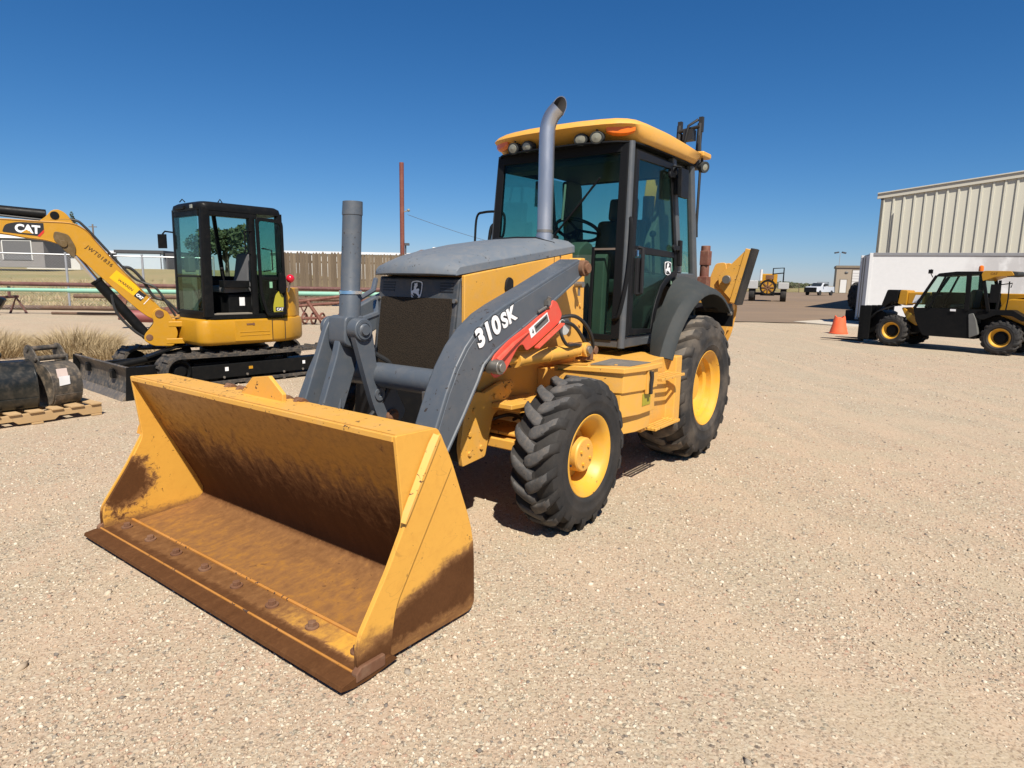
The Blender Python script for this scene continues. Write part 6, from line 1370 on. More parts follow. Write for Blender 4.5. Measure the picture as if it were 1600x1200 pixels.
# ------------------------------------------------------------------ white box container, tyre behind it
cdir = Vector((4.7, -1.8, 0)).normalized()
ct = thing('white_container', 'large white box container with grey smudges behind the telehandler', 'container', (13.65, 25.0, 0), math.atan2(cdir.y, cdir.x))
def m_cont():
    m, nt, b, co, out = newmat('container_white')
    n1 = noise(nt, nd(nt, 'ShaderNodeMapping', {'Vector': co, 'Scale': (1, 1, 0.5)}).outputs[0], 0.9, 5, 0.6); n2 = noise(nt, co, 7.0, 5, 0.7)
    sp_ = nd(nt, 'ShaderNodeSeparateXYZ', {0: co})
    k = mth(nt, 'MULTIPLY', rng(nt, sp_.outputs[0], 2.6, 4.0), rng(nt, mth(nt, 'ADD', n1, mth(nt, 'MULTIPLY', n2, 0.25)), 0.50, 0.68))
    c = mixc(nt, n2, (0.50, 0.505, 0.51), (0.60, 0.60, 0.60))
    c = mixc(nt, mth(nt, 'MULTIPLY', k, 0.75), c, (0.33, 0.32, 0.32))
    setb(nt, b, Base_Color=c, Roughness=0.6)
    bump(nt, b, n1, 0.1, 0.02)
    return m
M_cont = m_cont()
q = MB(); q.bb(0.10, 6.9, 0.02, 2.38, 0.28, 2.74); cb = q.build('container_body', M_cont, ct, 0.01)
for x in (0.05, 6.95):
    for y in (0.06, 2.34): q = MB(); q.bb(x - 0.06, x + 0.06, y - 0.07, y + 0.07, 0.15, 2.80); q.build('corner_post', M_cont, ct, 0.01)
M_rail = plain('rail_grey', (0.22, 0.22, 0.23), 0.5, 0.3)
for y in (-0.012, 2.36): q = MB(); q.bb(0.11, 6.89, y, y + 0.05, 2.70, 2.81); q.build('top_rail', M_rail, ct, 0.006)
for y in (-0.012, 2.36): q = MB(); q.bb(0.11, 6.89, y, y + 0.05, 0.12, 0.30); q.build('bottom_rail', M_rail, ct, 0.006)
q = MB(); q.bb(0.11, 6.89, 0.05, 2.35, 2.745, 2.80); q.build('container_roof', M_rail, ct, 0.006)
for y in (0.20, 1.20): q = MB(); q.bb(-0.012, 0.045, y, y + 0.98, 0.30, 2.70); q.build('end_door', M_cont, ct, 0.008)
for y in (0.9, 1.5): q = MB(); q.cyl((-0.03, y, 0.3), (-0.03, y, 2.7), 0.02, 8); q.build('lock_rod', M_steel, ct)
for x in (1.0, 5.9):
    q = MB(); q.bb(x - 0.1, x + 0.1, 0.1, 2.3, 0.0, 0.14); q.build('skid_beam', M_rust, ct)
bt = thing('black_tyre', 'black tyre standing on end behind the white container corner', 'tyre', (15.05, 28.2, 0), R_(35))
t = tyre_mesh(0.62, 0.34, 0.32, 16, 0.04); t.v = [p + Vector((0, 0, 1.10)) for p in t.v]; t.build('tyre_tread', M_tyre, bt, 0, 40)
q = MB(); q.lathe([(0.10, 0.34), (0.05, 0.20), (0.05, 0.0)], (0, 0, 1.10), 'y', 24); q.build('tyre_rim', M_black, bt)
q = MB(); q.bb(-0.35, 0.35, -0.3, 0.3, 0.0, 0.50); q.build('stand_block', M_black, bt, 0.02)

# ------------------------------------------------------------------ big ribbed steel building
wd_ = Vector((0.845, -0.535, 0)).normalized()
mbld = thing('steel_building', 'tall cream ribbed steel building on the right with a low pitched roof', 'building', (22.2, 40.0, 0), math.atan2(wd_.y, wd_.x))
M_pan = paint('cream_steel', (0.50, 0.485, 0.405), 0.5, 0.06, 0.12)
M_trimb = paint('eave_trim', (0.46, 0.44, 0.37), 0.5, 0.06, 0.15)
L_, H_, D_, SL = 18.0, 7.10, 30.0, 0.117
def top_z(x): return H_ + SL * (x if x < L_ / 2 else L_ - x)
q = MB(); q.prism([(0.05, 0), (L_ - 0.05, 0), (L_ - 0.05, H_ - 0.1), (L_ / 2, top_z(L_ / 2) - 0.1), (0.05, H_ - 0.1)], 0.08, D_); q.build('wall_core', M_pan, mbld, 0, 0)
PW = 0.53; NP = int((L_ - 0.2) / PW)
pm = MB(); pm.prism([(0.0, 0.0), (PW - 0.004, 0.0), (PW - 0.004, 0.03), (0.0, 0.03)], 0.0, 1.0, 'z')
p0 = pm.build('wall_panel', M_pan, mbld, 0.0, 0)
rbm = MB(); rbm.prism([(-0.075, 0.0), (-0.045, -0.075), (0.045, -0.075), (0.075, 0.0)], 0.0, 1.0, 'z'); r0 = rbm.build('panel_rib', M_pan, p0, 0.0, 0)
for k in range(NP):
    if k == 0: o = p0
    else:
        o = p0.copy(); C.objects.link(o); o.parent = mbld
        r = r0.copy(); C.objects.link(r); r.parent = o
    o.location = (0.1 + k * PW, 0.03, 0); o.scale = (1, 1, top_z(0.1 + k * PW + PW / 2) - 0.12)
for nm, dz0, dz1, y0, y1, m_ in (('rake_trim', -0.30, -0.02, -0.12, 0.05, M_trimb), ('rake_cap', -0.02, 0.05, -0.20, 0.10, M_trimb)):
    q = MB(); q.prism([(-0.25, H_ + dz0 - 0.03), (L_ / 2, top_z(L_ / 2) + dz0), (L_ + 0.25, H_ + dz0 - 0.03), (L_ + 0.25, H_ + dz1 - 0.03), (L_ / 2, top_z(L_ / 2) + dz1), (-0.25, H_ + dz1 - 0.03)], y0, y1); q.build(nm, m_, mbld, 0.01)
q = MB(); q.add([(-0.25, 0.1, H_ + 0.02), (L_ / 2, 0.1, top_z(L_ / 2) + 0.05), (L_ / 2, D_, top_z(L_ / 2) + 0.05), (-0.25, D_, H_ + 0.02), (L_ + 0.25, 0.1, H_ + 0.02), (L_ + 0.25, D_, H_ + 0.02)], [(0, 1, 2, 3), (1, 4, 5, 2)]); q.build('roof', M_trimb, mbld, 0, 0)
q = MB(); q.bb(-0.04, 0.10, -0.05, 0.12, 0, H_ - 0.30); q.build('corner_trim', plain('trim_dark', (0.10, 0.095, 0.08), 0.6), mbld, 0.01)
q = MB(); q.cyl((0.72, -0.10, 0.0), (0.72, -0.10, H_ - 1.2), 0.045, 8); q.build('down_pipe', M_trimb, mbld)

def shed(name, label, loc, rz, L, D, H, rise_, mw, mr, doors=(), lights=(), cat='building'):
    """plain gabled or flat metal shed: front wall along local +x, facing local -y"""
    t = thing(name, label, cat, loc, rz)
    q = MB(); q.bb(0, L, 0, D, -0.5, H); q.build('wall', mw, t)
    if rise_ > 0:
        q = MB(); q.add([(-0.3, -0.3, H + 0.02), (L + 0.3, -0.3, H + 0.02), (L + 0.3, D / 2, H + rise_), (-0.3, D / 2, H + rise_), (L + 0.3, D + 0.3, H + 0.02), (-0.3, D + 0.3, H + 0.02)], [(0, 1, 2, 3), (3, 2, 4, 5), (0, 3, 5), (1, 4, 2)]); q.build('roof', mr, t, 0, 0)
    else:
        q = MB(); q.bb(-0.2, L + 0.2, -0.2, D + 0.2, H - 0.35, H + 0.12); q.build('roof', mr, t)
    for nm, x0, x1, z0, z1, m in doors:
        q = MB(); q.bb(x0, x1, -0.08, -0.01, z0, z1); d = q.build(nm, m, t)
        f = MB(); f.bb(x0 - 0.12, x0, -0.10, -0.01, z0, z1 + 0.12); f.bb(x1, x1 + 0.12, -0.10, -0.01, z0, z1 + 0.12); f.bb(x0, x1, -0.10, -0.01, z1, z1 + 0.12); f.build('door_frame', mr, d)
    return t
M_tan = paint('tan_siding', (0.34, 0.28, 0.21), 0.7, 0.06, 0.1); M_tan2 = paint('tan_trim', (0.20, 0.165, 0.12), 0.7)
M_dw = paint('door_white', (0.66, 0.65, 0.63), 0.5, 0.03, 0.05)
sb = shed('small_building', 'small tan steel building with white roll up door across the lot', (69.6, 140, 0), R_(-24), 15, 10, 5.75, 0, M_tan, M_tan2, (('side_door', 0.9, 2.1, 0.1, 2.9, M_dw), ('roll_up_door', 3.1, 7.6, 0.1, 4.9, M_dw)))
for k in range(8): q = MB(); q.bb(3.1, 7.6, -0.11, -0.081, 0.2 + k * 0.58, 0.23 + k * 0.58); q.build('door_slat_joint', M_tan2, sb)
q = MB(); q.sphere((1.9, -0.05, 4.4), 0.36, 12, 8, (1, 0.3, 0.7)); q.build('wall_sign', plain('sign_grey', (0.12, 0.12, 0.12), 0.5), sb)
lpole = thing('light_pole', 'tall yard light pole rising behind the small tan building', 'light pole', (81.0, 162, 0))
q = MB(); q.cyl((0, 0, 0), (0, 0, 9.6), 0.11, 8, 0.07); q.build('pole', plain('pole_grey', (0.30, 0.33, 0.37), 0.5), lpole)
for s in (1, -1): q = MB(); q.box((s * 0.9, 0, 9.7), (1.0, 0.5, 0.35), (0, s * 0.2, 0)); q.build('lamp_head', plain('lamp_dark', (0.05, 0.05, 0.06), 0.5), lpole, 0.02)

# ------------------------------------------------------------------ white pickup
pk = thing('pickup_truck', 'white pickup truck with black grille guard parked far across the lot', 'pickup', (47.8, 101.0, 0), R_(-140))
M_wt = plain('truck_white', (0.52, 0.54, 0.57), 0.25)
q = MB(); q.loft([[(x, s * y, z) for s, y in ((-1, w), (1, w))] + [(x, w * 0.93, z2), (x, -w * 0.93, z2)] for x, w, z, z2 in ((2.95, 0.92, 0.62, 1.28), (2.7, 1.0, 0.55, 1.34), (1.2, 1.02, 0.52, 1.42), (-2.9, 1.02, 0.55, 1.40), (-3.0, 0.98, 0.6, 1.38))]); pb_ = q.build('body', M_wt, pk, 0.05)
q = MB(); q.loft([[(x0, -y, 1.38), (x0, y, 1.38), (x1, y * 0.82, 1.98), (x1, -y * 0.82, 1.98)] for x0, x1, y in ((1.25, 0.45, 0.96), (-0.9, -0.75, 0.96))]); q.build('cab', M_wt, pk, 0.05)
M_tg = plain('truck_glass', (0.02, 0.025, 0.03), 0.08)
q = MB(); q.add([(1.22, -0.80, 1.46), (1.22, 0.80, 1.46), (0.60, 0.70, 1.93), (0.60, -0.70, 1.93)], [(0, 1, 2, 3)]); q.v = [p + Vector((0.05, 0, 0.02)) for p in q.v]; q.build('windscreen', M_tg, pk, 0, 0)
for s in (1, -1):
    q = MB(); q.prism([(0.95, 1.46), (0.42, 1.90), (-0.66, 1.90), (-0.74, 1.46)], s * 0.90, s * 0.94); q.build('side_window', M_tg, pk)
    q = MB(); q.box((2.90, s * 0.72, 1.10), (0.10, 0.36, 0.22)); q.build('headlight', M_lens, pk, 0.02)
    q = MB(); q.box((0.95, s * 1.18, 1.50), (0.16, 0.22, 0.22)); q.build('door_mirror', M_black, pk, 0.02)
    for x in (1.95, -1.95): 
        q = MB(); q.lathe([(-0.12, 0.25), (-0.13, 0.40), (0.13, 0.41), (0.13, 0.24), (0.05, 0.20), (0.08, 0.0)], (x, s * 0.92, 0.41), 'y', 20, s); q.build('wheel', M_tyre, pk)
q = MB(); q.bb(2.98, 3.12, -0.95, 0.95, 0.50, 1.25); q.build('grille_guard', M_black, pk, 0.03)
q = MB(); q.tube([(-0.95, -0.9, 1.4), (-0.95, -0.9, 2.05), (-0.95, 0.9, 2.05), (-0.95, 0.9, 1.4)], 0.04, 6); q.build('headache_rack', M_black, pk)

# ------------------------------------------------------------------ yellow sprayer
spr = thing('crop_sprayer', 'yellow crop sprayer with round tank and white side boxes seen end on', 'sprayer', (23.6, 60.0, 0), R_(-112))
q = MB(); q.lathe([(-2.6, 0.3), (-2.5, 0.64), (-0.2, 0.68), (0.0, 0.62), (0.03, 0.0)], (1.6, 0, 1.30), 'x', 28); q.build('tank', M_catyel, spr, 0.01)
q = MB(); q.lathe([(0.0, 0.70), (0.10, 0.70), (0.10, 0.55), (0.0, 0.55)], (1.55, 0, 1.30), 'x', 28); q.build('tank_ring', M_black, spr)
for a in (0, 1, 2, 3):
    q = MB(); q.box((1.66, 0, 1.30), (0.05, 1.05, 0.09), (a * math.pi / 4, 0, 0)); q.build('tank_rib', M_rust, spr)
for s in (1, -1):
    q = MB(); q.bb(0.6, 1.7, s * 0.85 if s > 0 else -1.75, s * 1.75 if s > 0 else -0.85, 1.15, 1.90 if s < 0 else 1.75); q.build('side_box', plain('box_grey', (0.42, 0.42, 0.41), 0.5) if s > 0 else bpy.data.materials['box_grey'], spr, 0.06)
    for x in (0.9, -2.2):
        q = MB(); q.lathe([(-0.22, 0.40), (-0.24, 0.66), (-0.16, 0.70), (0.16, 0.70), (0.24, 0.66), (0.22, 0.40), (0.05, 0.34), (0.08, 0)], (x, s * 1.35, 0.70), 'y', 24, s); q.build('wheel', M_tyre, spr)
q = MB(); q.bb(-2.9, 1.5, -0.6, 0.6, 0.55, 0.85); q.bb(0.75, 1.05, -1.3, 1.3, 0.60, 0.80); q.bb(-2.3, -2.0, -1.3, 1.3, 0.60, 0.80); q.build('chassis', M_black, spr, 0.02)
q = MB(); q.bb(-3.0, -1.0, -0.75, 0.75, 1.6, 2.55); q.build('cab', M_catyel, spr, 0.08)
q = MB(); q.tube([(0.9, 0.35, 1.9), (0.9, 0.35, 3.0), (0.9, 1.25, 3.05), (0.9, 1.25, 1.8)], 0.06, 8); q.tube([(0.9, 0.35, 2.5), (0.9, 1.25, 2.6)], 0.05, 8); q.build('roll_frame', M_black, spr)
q = MB(); q.cyl((1.0, -0.65, 1.9), (1.0, -0.65, 2.9), 0.12, 10); q.build('white_pipe', M_dw, spr)
q = MB(); q.box((1.2, 0.1, 2.2), (0.5, 0.7, 0.4)); q.build('pump_box', M_rust, spr, 0.04)
bf = thing('boom_frame', 'dark blue steel frame standing in the lot behind the stabiliser', 'steel frame', (18.4, 58.0, 0), R_(10))
q = MB(); q.tube([(-1.2, 0, 0), (-1.2, 0, 2.1)], 0.06, 8); q.build('frame_post', plain('frame_blue', (0.03, 0.05, 0.09), 0.5), bf)
q = MB(); q.tube([(1.2, 0, 0), (1.2, 0, 2.2)], 0.06, 8); q.build('frame_post', bpy.data.materials['frame_blue'], bf)
q = MB(); q.tube([(-2.0, 0, 2.0), (2.0, 0, 2.15)], 0.05, 8); q.build('frame_beam', bpy.data.materials['frame_blue'], bf)
q = MB(); q.tube([(-2.0, 0, 1.2), (2.0, 0, 1.3)], 0.05, 8); q.build('frame_beam', bpy.data.materials['frame_blue'], bf)
q = MB(); q.tube([(-1.2, 0, 1.2), (1.2, 0, 2.1)], 0.04, 8); q.build('frame_brace', bpy.data.materials['frame_blue'], bf)

# ------------------------------------------------------------------ far gate
gt = thing('pipe_gate', 'distant pipe gate with wire panels left of the pickup', 'gate', (44, 135, 0))
M_gate = plain('gate_brown', (0.10, 0.075, 0.055), 0.7)
for k in range(7): q = MB(); q.cyl((k * 2.6, 0, 0), (k * 2.6, 0, 1.9 if k != 3 else 2.3), 0.08, 8); q.build('gate_post', M_gate, gt)
for z in (0.3, 0.8, 1.3, 1.75): q = MB(); q.cyl((0, 0, z), (15.6, 0, z), 0.035, 6); q.build('gate_rail', M_gate, gt)
for k in range(6): q = MB(); q.cyl((k * 2.6, 0, 0.2), (k * 2.6 + 2.6, 0, 1.75), 0.03, 6); q.build('gate_brace', M_gate, gt)

# ------------------------------------------------------------------ wooden fence with pointed pickets
fa = Vector((-12.25, 34.0, 0)); fb_ = Vector((-3.4, 35.6, 0)); fdir = (fb_ - fa).normalized(); flen = (fb_ - fa).length
wf = thing('wooden_fence', 'tall weathered brown fence of pointed wooden pickets', 'fence', tuple(fa), math.atan2(fdir.y, fdir.x))
def m_picket():
    m, nt, b, co, out = newmat('weathered_picket')
    r = nd(nt, 'ShaderNodeObjectInfo').outputs['Random']
    g = noise(nt, nd(nt, 'ShaderNodeMapping', {'Vector': co, 'Scale': (14, 14, 0.7)}).outputs[0], 2.0, 5, 0.65)
    c = mixc(nt, r, (0.10, 0.072, 0.045), (0.19, 0.145, 0.095))
    c = mixc(nt, mth(nt, 'MULTIPLY', rng(nt, g, 0.4, 0.7), 0.55), c, (0.065, 0.048, 0.034))
    setb(nt, b, Base_Color=c, Roughness=0.9)
    return m
M_pick = m_picket(); pw_ = 0.160; NPK = int(flen / pw_)
q = MB(); q.prism([(0.004, 0.05), (pw_ - 0.004, 0.05), (pw_ - 0.004, 2.70), (pw_ / 2, 2.82), (0.004, 2.70)], -0.012, 0.010); k0 = q.build('picket', M_pick, wf, 0, 0)
for k in range(1, NPK):
    o = k0.copy(); C.objects.link(o); o.parent = wf
    o.location = (k * pw_, rnd.uniform(-0.012, 0.012), rnd.uniform(-0.06, 0.05)); o.rotation_euler = (0, rnd.uniform(-0.006, 0.006), 0)
for z in (0.5, 1.4, 2.3): q = MB(); q.bb(0, flen, 0.02, 0.06, z - 0.05, z + 0.05); q.build('fence_rail', M_pick, wf)
for k in range(5): q = MB(); q.bb(k * flen / 4 - 0.05, k * flen / 4 + 0.05, 0.06, 0.16, 0, 2.6); q.build('fence_post', M_pick, wf)

# ------------------------------------------------------------------ poles and wire
rp_ = thing('steel_pole', 'rust red steel pole standing behind the wooden fence', 'pole', (-6.22, 36.2, 0))
q = MB(); q.cyl((0, 0, 0), (0, 0, 7.75), 0.125, 14); q.build('pole_shaft', paint('pole_rust', (0.17, 0.045, 0.03), 0.7, 0.2, 0.15), rp_)
q = MB(); q.cyl((0.10, 0, 5.15), (0.34, 0, 5.22), 0.025, 8); q.sphere((0.36, 0, 5.24), 0.085, 10, 6); q.build('wire_bracket', M_lens, rp_)
wire = MB(); pts = []
for k in range(25):
    t = k / 24; pts.append((-5.9 + 16.5 * t, 36.2 + 12 * t, 5.0 - 1.9 * math.sin(t * math.pi) * 1.0 + 0.9 * t))
wire.tube(pts, 0.012, 4); tag(wire.build('overhead_wire', plain('wire_grey', (0.12, 0.13, 0.15), 0.6), None), 'thin overhead wire sagging from the rust red pole', 'wire')
up = thing('utility_pole', 'distant wooden utility pole above the raised excavator boom', 'utility pole', (-64.5, 100, 2.0))
q = MB(); q.cyl((0, 0, -1), (0, 0, 6.9), 0.16, 8, 0.11); q.build('pole_shaft', plain('pole_wood', (0.16, 0.13, 0.11), 0.8), up)
q = MB(); q.box((0, 0, 6.5), (1.2, 0.12, 0.12)); q.build('cross_arm', bpy.data.materials['pole_wood'], up)

# ------------------------------------------------------------------ sheds beyond the field
M_shw = paint('shed_white', (0.60, 0.60, 0.58), 0.6, 0.05, 0.1); M_shg = paint('shed_grey', (0.20, 0.19, 0.185), 0.7, 0.1, 0.1); M_shb = paint('shed_blue', (0.42, 0.50, 0.56), 0.5, 0.05, 0.08); M_shd = plain('shed_dark', (0.06, 0.06, 0.065), 0.8)
M_shr = plain('shed_door_grey', (0.125, 0.125, 0.13), 0.7)
shed('grey_shed', 'long grey shed with white roof at the far left edge', (-84, 80, 2.6), R_(2), 25.5, 5, 3.0, 1.0, M_shg, M_shw, (('shed_door', 20.6, 24.0, 0.4, 2.7, M_shr), ('shed_door', 14.0, 17.0, 0.4, 2.7, M_shr)))
shed('low_white_shed', 'low white shed behind the field under the excavator boom', (-69.2, 92, 2.4), R_(-4), 8.0, 6, 1.5, 1.0, M_shw, M_shw, (('shed_door', 3.0, 5.0, 0.2, 1.4, M_shr),))
shed('blue_shed', 'pale blue steel shed with dark side bays across the field', (-66.2, 108, 2.0), R_(3), 7.6, 10, 3.3, 0, M_shb, M_shd, (('steel_panel', 0.2, 7.2, 0.1, 2.9, M_shb),))
shed('open_bay', 'dark open bay with white roof joined to the pale blue shed', (-71.2, 111, 2.0), R_(3), 4.7, 8, 2.9, 0.6, M_shd, M_shw, (('bay_opening', 0.4, 4.2, 0.1, 2.4, M_decblack),))
shed('side_bay', 'dark lean-to at the right end of the pale blue shed', (-58.4, 109, 2.0), R_(3), 3.4, 8, 2.9, 0, M_shd, M_shd, (('bay_opening', 0.3, 3.0, 0.1, 2.4, M_decblack),))
lw = shed('long_white_building', 'long low white building seen over the wooden fence', (-36, 96, 0), R_(3), 44, 16, 4.9, 0.7, M_shw, M_shw, (('dark_opening', 3.0, 6.0, 3.9, 4.7, M_shd), ('dark_opening', 12.0, 14.2, 3.8, 4.8, M_shr)))
for x, hh in ((19.5, 1.0), (27.5, 0.8)):
    q = MB(); q.cyl((x, 3, 5.2), (x, 3, 6.2 + hh * 0.4), 0.12, 8); q.box((x, 3, 6.3 + hh * 0.4), (1.1, 0.9, 0.35)); q.build('roof_vent', M_shd, lw)
q = MB(); q.prism([(20.0, 5.1), (22.0, 5.9), (25.5, 5.85), (28.0, 5.2), (27.8, 5.1), (25.4, 5.7), (22.1, 5.75)], 2.0, 2.3); q.build('roof_truss', paint('truss_red', (0.16, 0.07, 0.05), 0.7), lw)
q = MB(); q.bb(23.5, 29.5, 4, 8, 5.4, 6.4); q.build('roof_unit', M_shw, lw, 0.1)

# ------------------------------------------------------------------ chain-link fence
cf = thing('chain_link_fence', 'grey chain link fence running across the front of the field', 'fence', (-23.5, 24.6, 0), math.atan2(28.6 - 24.6, -13.2 + 23.5))
M_galv = plain('galvanised', (0.40, 0.41, 0.42), 0.45, 0.5); CL = 11.0
for k in range(5): q = MB(); q.cyl((k * CL / 4, 0, 0), (k * CL / 4, 0, 2.35), 0.045, 10); q.build('fence_post', M_galv, cf)
q = MB(); q.cyl((0, 0, 2.26), (CL, 0, 2.26), 0.028, 8); q.build('top_rail', M_galv, cf)
q = MB(); n_ = int(CL / 0.11)
for k in range(-20, n_ + 1):
    for s in (1, -1):
        x0 = k * 0.11; x1 = x0 + 2.2
        a0, a1 = max(0, x0), min(CL, x1)
        if a1 <= a0: continue
        z0, z1 = (0.05 + (a0 - x0), 0.05 + (a1 - x0)) if s > 0 else (2.25 - (a0 - x0), 2.25 - (a1 - x0))
        q.tube([(a0, 0.003 * s, z0), (a1, 0.003 * s, z1)], 0.0022, 3, False)
kind(q.build('wire_mesh', M_galv, cf, 0, 0), 'stuff')

# ------------------------------------------------------------------ pipes on the rack and on the ground
M_pg = paint('pipe_green', (0.22, 0.45, 0.34), 0.55, 0.12, 0.15, 0.2, (0.12, 0.06, 0.04)); M_pr = paint('pipe_red', (0.11, 0.040, 0.035), 0.65, 0.25, 0.2); M_pb = paint('pipe_brown', (0.10, 0.055, 0.035), 0.7, 0.25, 0.2)
def pipe(lab, a, b, r, m, grp):
    q = MB(); a = Vector(a); b = Vector(b); d = (b - a).normalized(); c = (a + b) / 2
    up = Vector((0, 0, 1)); u = d.cross(up).normalized(); w_ = u.cross(d); n = 14; secs = []
    for p, rr in ((a + d * 0.3, r * 0.86), (a, r * 0.86), (a, r), (b, r), (b, r * 0.86), (b - d * 0.3, r * 0.86)):
        secs.append([p - c + (u * math.cos(2 * math.pi * k / n) + w_ * math.sin(2 * math.pi * k / n)) * rr for k in range(n)])
    q.loft(secs, True, True); o = q.build('steel_pipe', m, None); o.location = c
    tag(o, lab, 'pipe', grp)
G1 = 'long steel pipes on the rack'; G2 = 'steel pipes lying on the ground'
pipe('dark red pipe on the rear edge of the pipe rack, topmost', (-22, 23.4, 1.10), (-4.6, 24.0, 1.10), 0.075, M_pr, G1)
pipe('mint green pipe with a dark end in the middle of the rack', (-15.9, 23.0, 0.90), (-4.2, 23.6, 0.93), 0.085, M_pg, G1)
pipe('thinner green pipe running out past the left edge of the photo', (-23, 23.2, 0.88), (-14.2, 23.3, 0.90), 0.065, M_pg, G1)
pipe('brown pipe lowest and nearest on the pipe rack', (-15.5, 22.7, 0.72), (-3.9, 23.3, 0.74), 0.070, M_pb, G1)
pipe('rusty pipe lying along the edge of the dry field', (-21, 26.2, 0.10), (-11.2, 26.8, 0.10), 0.09, M_pb, G2)
pipe('thin dark pipe lying on the gravel under the boom cylinder', (-13.2, 21.4, 0.05), (-8.0, 22.2, 0.05), 0.05, M_pr, G2)
pipe('brown pipe lying on the gravel behind the excavator house', (-17.0, 23.6, 0.05), (-9.6, 23.9, 0.05), 0.05, M_pb, G2)
for i, x in enumerate((-18.5, -11.5, -7.6, -5.2)):
    rk = thing('pipe_stand', ('dark pipe stand left of the chain link post', 'dark pipe stand under the pipes behind the excavator boom', 'dark pipe stand just right of the excavator cab', 'dark pipe stand beside the red implement frame')[i], 'pipe stand', (x, 23.3 + 0.02 * i, 0), R_(3), 'stands under the pipe rack')
    q = MB(); q.tube([(0, -0.75, 0.60), (0, 0.75, 0.62)], 0.05, 8); q.build('stand_beam', M_pr, rk)
    q = MB(); q.tube([(0, 0.30, 0.60), (0, 0.34, 1.00)], 0.05, 8); q.build('stand_upper', M_pr, rk)
    for s in (1, -1):
        q = MB(); q.tube([(-0.30, s * 0.70, 0), (0, s * 0.65, 0.60), (0.30, s * 0.70, 0)], 0.04, 8); q.build('leg', M_pr, rk)
ri = thing('red_implement', 'dark red tubular implement frame lying by the wooden fence', 'implement', (-6.0, 20.6, 0), R_(4))
for a, b, r in (((-2.4, 0, 0.55), (0.9, 0.2, 0.98), 0.05), ((-2.4, 0.9, 0.45), (1.5, 0.9, 0.80), 0.05), ((-2.0, 0, 0.15), (1.4, 0.1, 0.30), 0.045), ((-1.9, 0, 0.6), (-1.5, 0, 0.12), 0.05), ((-0.6, 0.05, 0.75), (-0.2, 0.05, 0.15), 0.06), ((0.5, 0.15, 0.92), (0.9, 0.15, 0.2), 0.06), ((0.9, 0.2, 0.98), (1.5, 0.9, 0.2), 0.05), ((1.0, 0.1, 0.95), (0.2, 0.2, 0.15), 0.05)):
    q = MB(); q.tube([a, b], r, 8); q.build('frame_tube', M_rustred, ri)
for k in range(5):
    q = MB(); ring = [(-1.3 + k * 0.28 + 0.04 * math.cos(a), 0.2 + 0.17 * math.cos(a), 0.20 + 0.17 * math.sin(a)) for a in [2 * math.pi * j / 14 for j in range(15)]]; q.tube(ring, 0.035, 6, False); q.build('coil_ring', M_rustred, ri)
au = thing('red_auger', 'red auger blade and drum lying behind the excavator boom', 'implement', (-10.6, 18.2, 0), R_(20))
q = MB(); q.cyl((-0.3, 0, 0.35), (1.2, 0, 0.30), 0.17, 14); q.build('drum', plain('faded_red', (0.22, 0.06, 0.055), 0.6), au, 0.01)
q = MB(); q.prism(fillet([(-0.55, 0.30), (-0.62, 0.80), (-0.42, 1.02), (-0.25, 0.95), (-0.35, 0.60), (-0.30, 0.30)], 0.08, 3), -0.05, 0.05); q.build('blade', M_rustred, au, 0.01)
q = MB(); q.box((0.9, 0, 0.30), (0.5, 0.4, 0.6)); q.build('gear_box', M_rustred, au, 0.03)

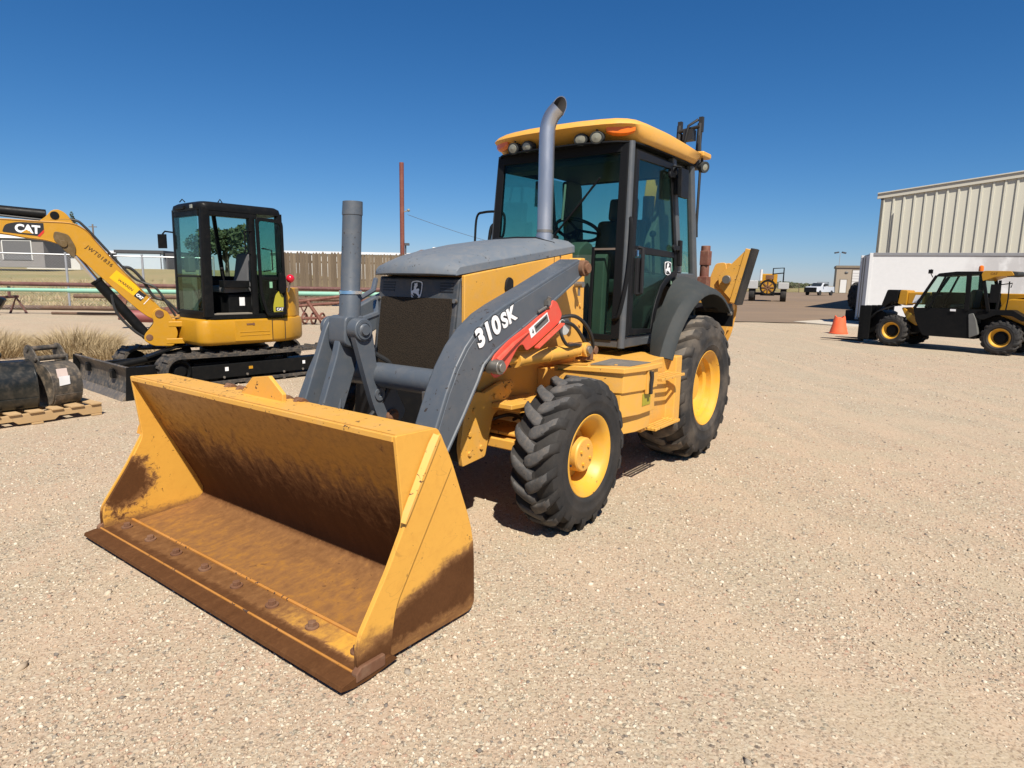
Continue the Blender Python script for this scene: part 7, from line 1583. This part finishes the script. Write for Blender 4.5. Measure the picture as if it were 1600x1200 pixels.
# ------------------------------------------------------------------ plants
def m_leaf(name, a, b):
    m, nt, bs, co, out = newmat(name)
    r = nd(nt, 'ShaderNodeNewGeometry').outputs['Random Per Island']; n = noise(nt, co, 1.2, 3)
    c = mixc(nt, r, a, b); c = mixc(nt, mth(nt, 'MULTIPLY', n, 0.4), c, a)
    setb(nt, bs, Base_Color=c, Roughness=0.75, Specular_IOR_Level=0.2)
    return m
M_leafd = m_leaf('leaf_dark', (0.045, 0.058, 0.028), (0.085, 0.10, 0.045)); M_leafg = m_leaf('leaf_grey', (0.05, 0.06, 0.03), (0.10, 0.11, 0.06))
M_bark = plain('bark', (0.09, 0.07, 0.05), 0.9)
def tree(label, loc, h, r, seed, m, n=1500, conic=False, trunk=0.3, grp=None):
    rs = random.Random(seed); t = thing('tree', label, 'tree', loc, 0, grp)
    q = MB(); q.tube([(0, 0, -0.5), (0.05, 0, h * 0.3), (0.0, 0.05, h * 0.7)], [trunk, trunk * 0.7, trunk * 0.25], 8)
    for k in range(5):
        a = rs.uniform(0, 6.28); q.tube([(0, 0, h * 0.32), (math.cos(a) * r * 0.35, math.sin(a) * r * 0.35, h * 0.55), (math.cos(a) * r * 0.7, math.sin(a) * r * 0.7, h * 0.72)], [trunk * 0.5, trunk * 0.3, trunk * 0.1], 6)
    q.build('trunk', M_bark, t)
    cl = []
    for k in range(14 if not conic else 10):
        if conic: z = h * (0.25 + 0.075 * k); rr = r * (1.05 - 0.095 * k); cl.append((Vector((rs.uniform(-.2, .2) * rr, rs.uniform(-.2, .2) * rr, z)), rr, h * 0.09))
        else:
            a = rs.uniform(0, 6.28); d = r * rs.uniform(0.1, 0.75); cl.append((Vector((math.cos(a) * d, math.sin(a) * d, h * rs.uniform(0.45 if h > 4 else 0.1, 0.88))), r * rs.uniform(0.32, 0.5), h * rs.uniform(0.09, 0.16)))
    q = MB(); sz = max(0.12, r * 0.075)
    for k in range(n):
        c, rr, hh = rs.choice(cl)
        while True:
            v = Vector((rs.uniform(-1, 1), rs.uniform(-1, 1), rs.uniform(-1, 1)))
            if 0.3 < v.length < 1: break
        p = c + Vector((v.x * rr, v.y * rr, v.z * hh))
        u = Vector((rs.uniform(-1, 1), rs.uniform(-1, 1), rs.uniform(-1, 1))).normalized(); w_ = u.orthogonal().normalized(); s = sz * rs.uniform(0.6, 1.3)
        q.add([p - u * s, p + w_ * s * 0.55, p + u * s, p - w_ * s * 0.55], [(0, 1, 2, 3)])
    q.build('crown', m, t, 0, 0)
tree('bushy dark green tree seen through the excavator cab', (-31.0, 70, 1.0), 5.9, 2.8, 3, M_leafd, 2600)
tree('smaller grey green tree at the left post of the excavator cab window', (-34.8, 72, 1.0), 5.2, 2.0, 4, M_leafg, 1800)
tree('dark evergreen tree top rising behind the excavator boom', (-67.5, 100, 2.0), 8.6, 1.4, 5, M_leafd, 1200, True)
for i, (px, d, h, r) in enumerate(((1148, 300, 3.6, 7.5), (1166, 310, 3.2, 9.0), (1222, 290, 3.4, 8.0), (1240, 300, 3.0, 9.0))):
    tree(('distant scrub tree left of the crop sprayer', 'distant scrub tree directly behind the crop sprayer', 'distant scrub tree just right of the crop sprayer', 'distant scrub tree left of the white pickup')[i], ((px - 800) / 998 * d, d, 0), h, r, 20 + i, M_leafg, 500, False, 0.3, 'scrub trees on the horizon')
M_dry = m_leaf('dry_stem', (0.30, 0.22, 0.115), (0.55, 0.43, 0.26))
def blades(q, cx, cy, z, n, spread, h, rs, lean=0.5, w=0.006):
    for k in range(n):
        a = rs.uniform(0, 6.28); d = spread * math.sqrt(rs.random()); x, y = cx + math.cos(a) * d, cy + math.sin(a) * d
        b = rs.uniform(0, 6.28); l = lean * rs.uniform(0.2, 1.0); hh = h * rs.uniform(0.4, 1.0) * (1 - 0.45 * d / spread)
        dx, dy = math.cos(b) * l * hh + math.cos(a) * d * 0.5, math.sin(b) * l * hh + math.sin(a) * d * 0.5; ww = w * rs.uniform(0.6, 1.4); px_, py_ = -math.sin(b) * ww, math.cos(b) * ww
        q.add([(x - px_, y - py_, z), (x + px_, y + py_, z), (x + dx * 0.45 + px_ * 0.7, y + dy * 0.45 + py_ * 0.7, z + hh * 0.6), (x + dx, y + dy, z + hh), (x + dx * 0.45 - px_ * 0.7, y + dy * 0.45 - py_ * 0.7, z + hh * 0.6)], [(0, 1, 2, 3, 4)])
for i, (x, y, sp, h, n, lab) in enumerate(((-8.15, 11.9, 0.60, 0.74, 2600, 'tall dry tumbleweed clump directly left of the excavator blade'), (-9.5, 11.6, 0.65, 0.62, 2000, 'dry straw weed clump behind the narrow digging bucket'), (-10.6, 12.6, 0.70, 0.60, 1800, 'dry weed clump at the left edge of the photo'), (-7.0, 12.6, 0.45, 0.35, 700, 'short dry weed clump behind the excavator blade'), (-9.0, 12.9, 0.8, 0.50, 1500, 'dry weed clump behind the tall tumbleweed'), (-7.35, 11.6, 0.45, 0.42, 1200, 'low dry weed clump between the tumbleweed and the far track'))):
    rs = random.Random(40 + i); q = MB(); blades(q, 0, 0, 0, n, sp, h, rs, 0.9, 0.0042); o = q.build('dry_weed', M_dry, None, 0, 0); o.location = (x, y, 0); tag(o, lab, 'weed', 'dry weeds beside the excavator')
q = MB(); rs = random.Random(77)
for k in range(420):
    y = 27.2 + 34 * rs.random() ** 2; x = rs.uniform(-0.85 * y - 2, -0.36 * y - 1)
    blades(q, x, y, 0.02 + rise(x, y), 14, 0.35, 0.34, rs, 0.5, 0.018)
for k in range(150):
    y = rs.uniform(11.5, 14.0); x = rs.uniform(-13.0, -6.5)
    blades(q, x, y, 0.0, 12, 0.12, 0.14, rs, 0.6, 0.004)
dg = kind(q.build('dry_grass', M_dry, None, 0, 0), 'stuff')
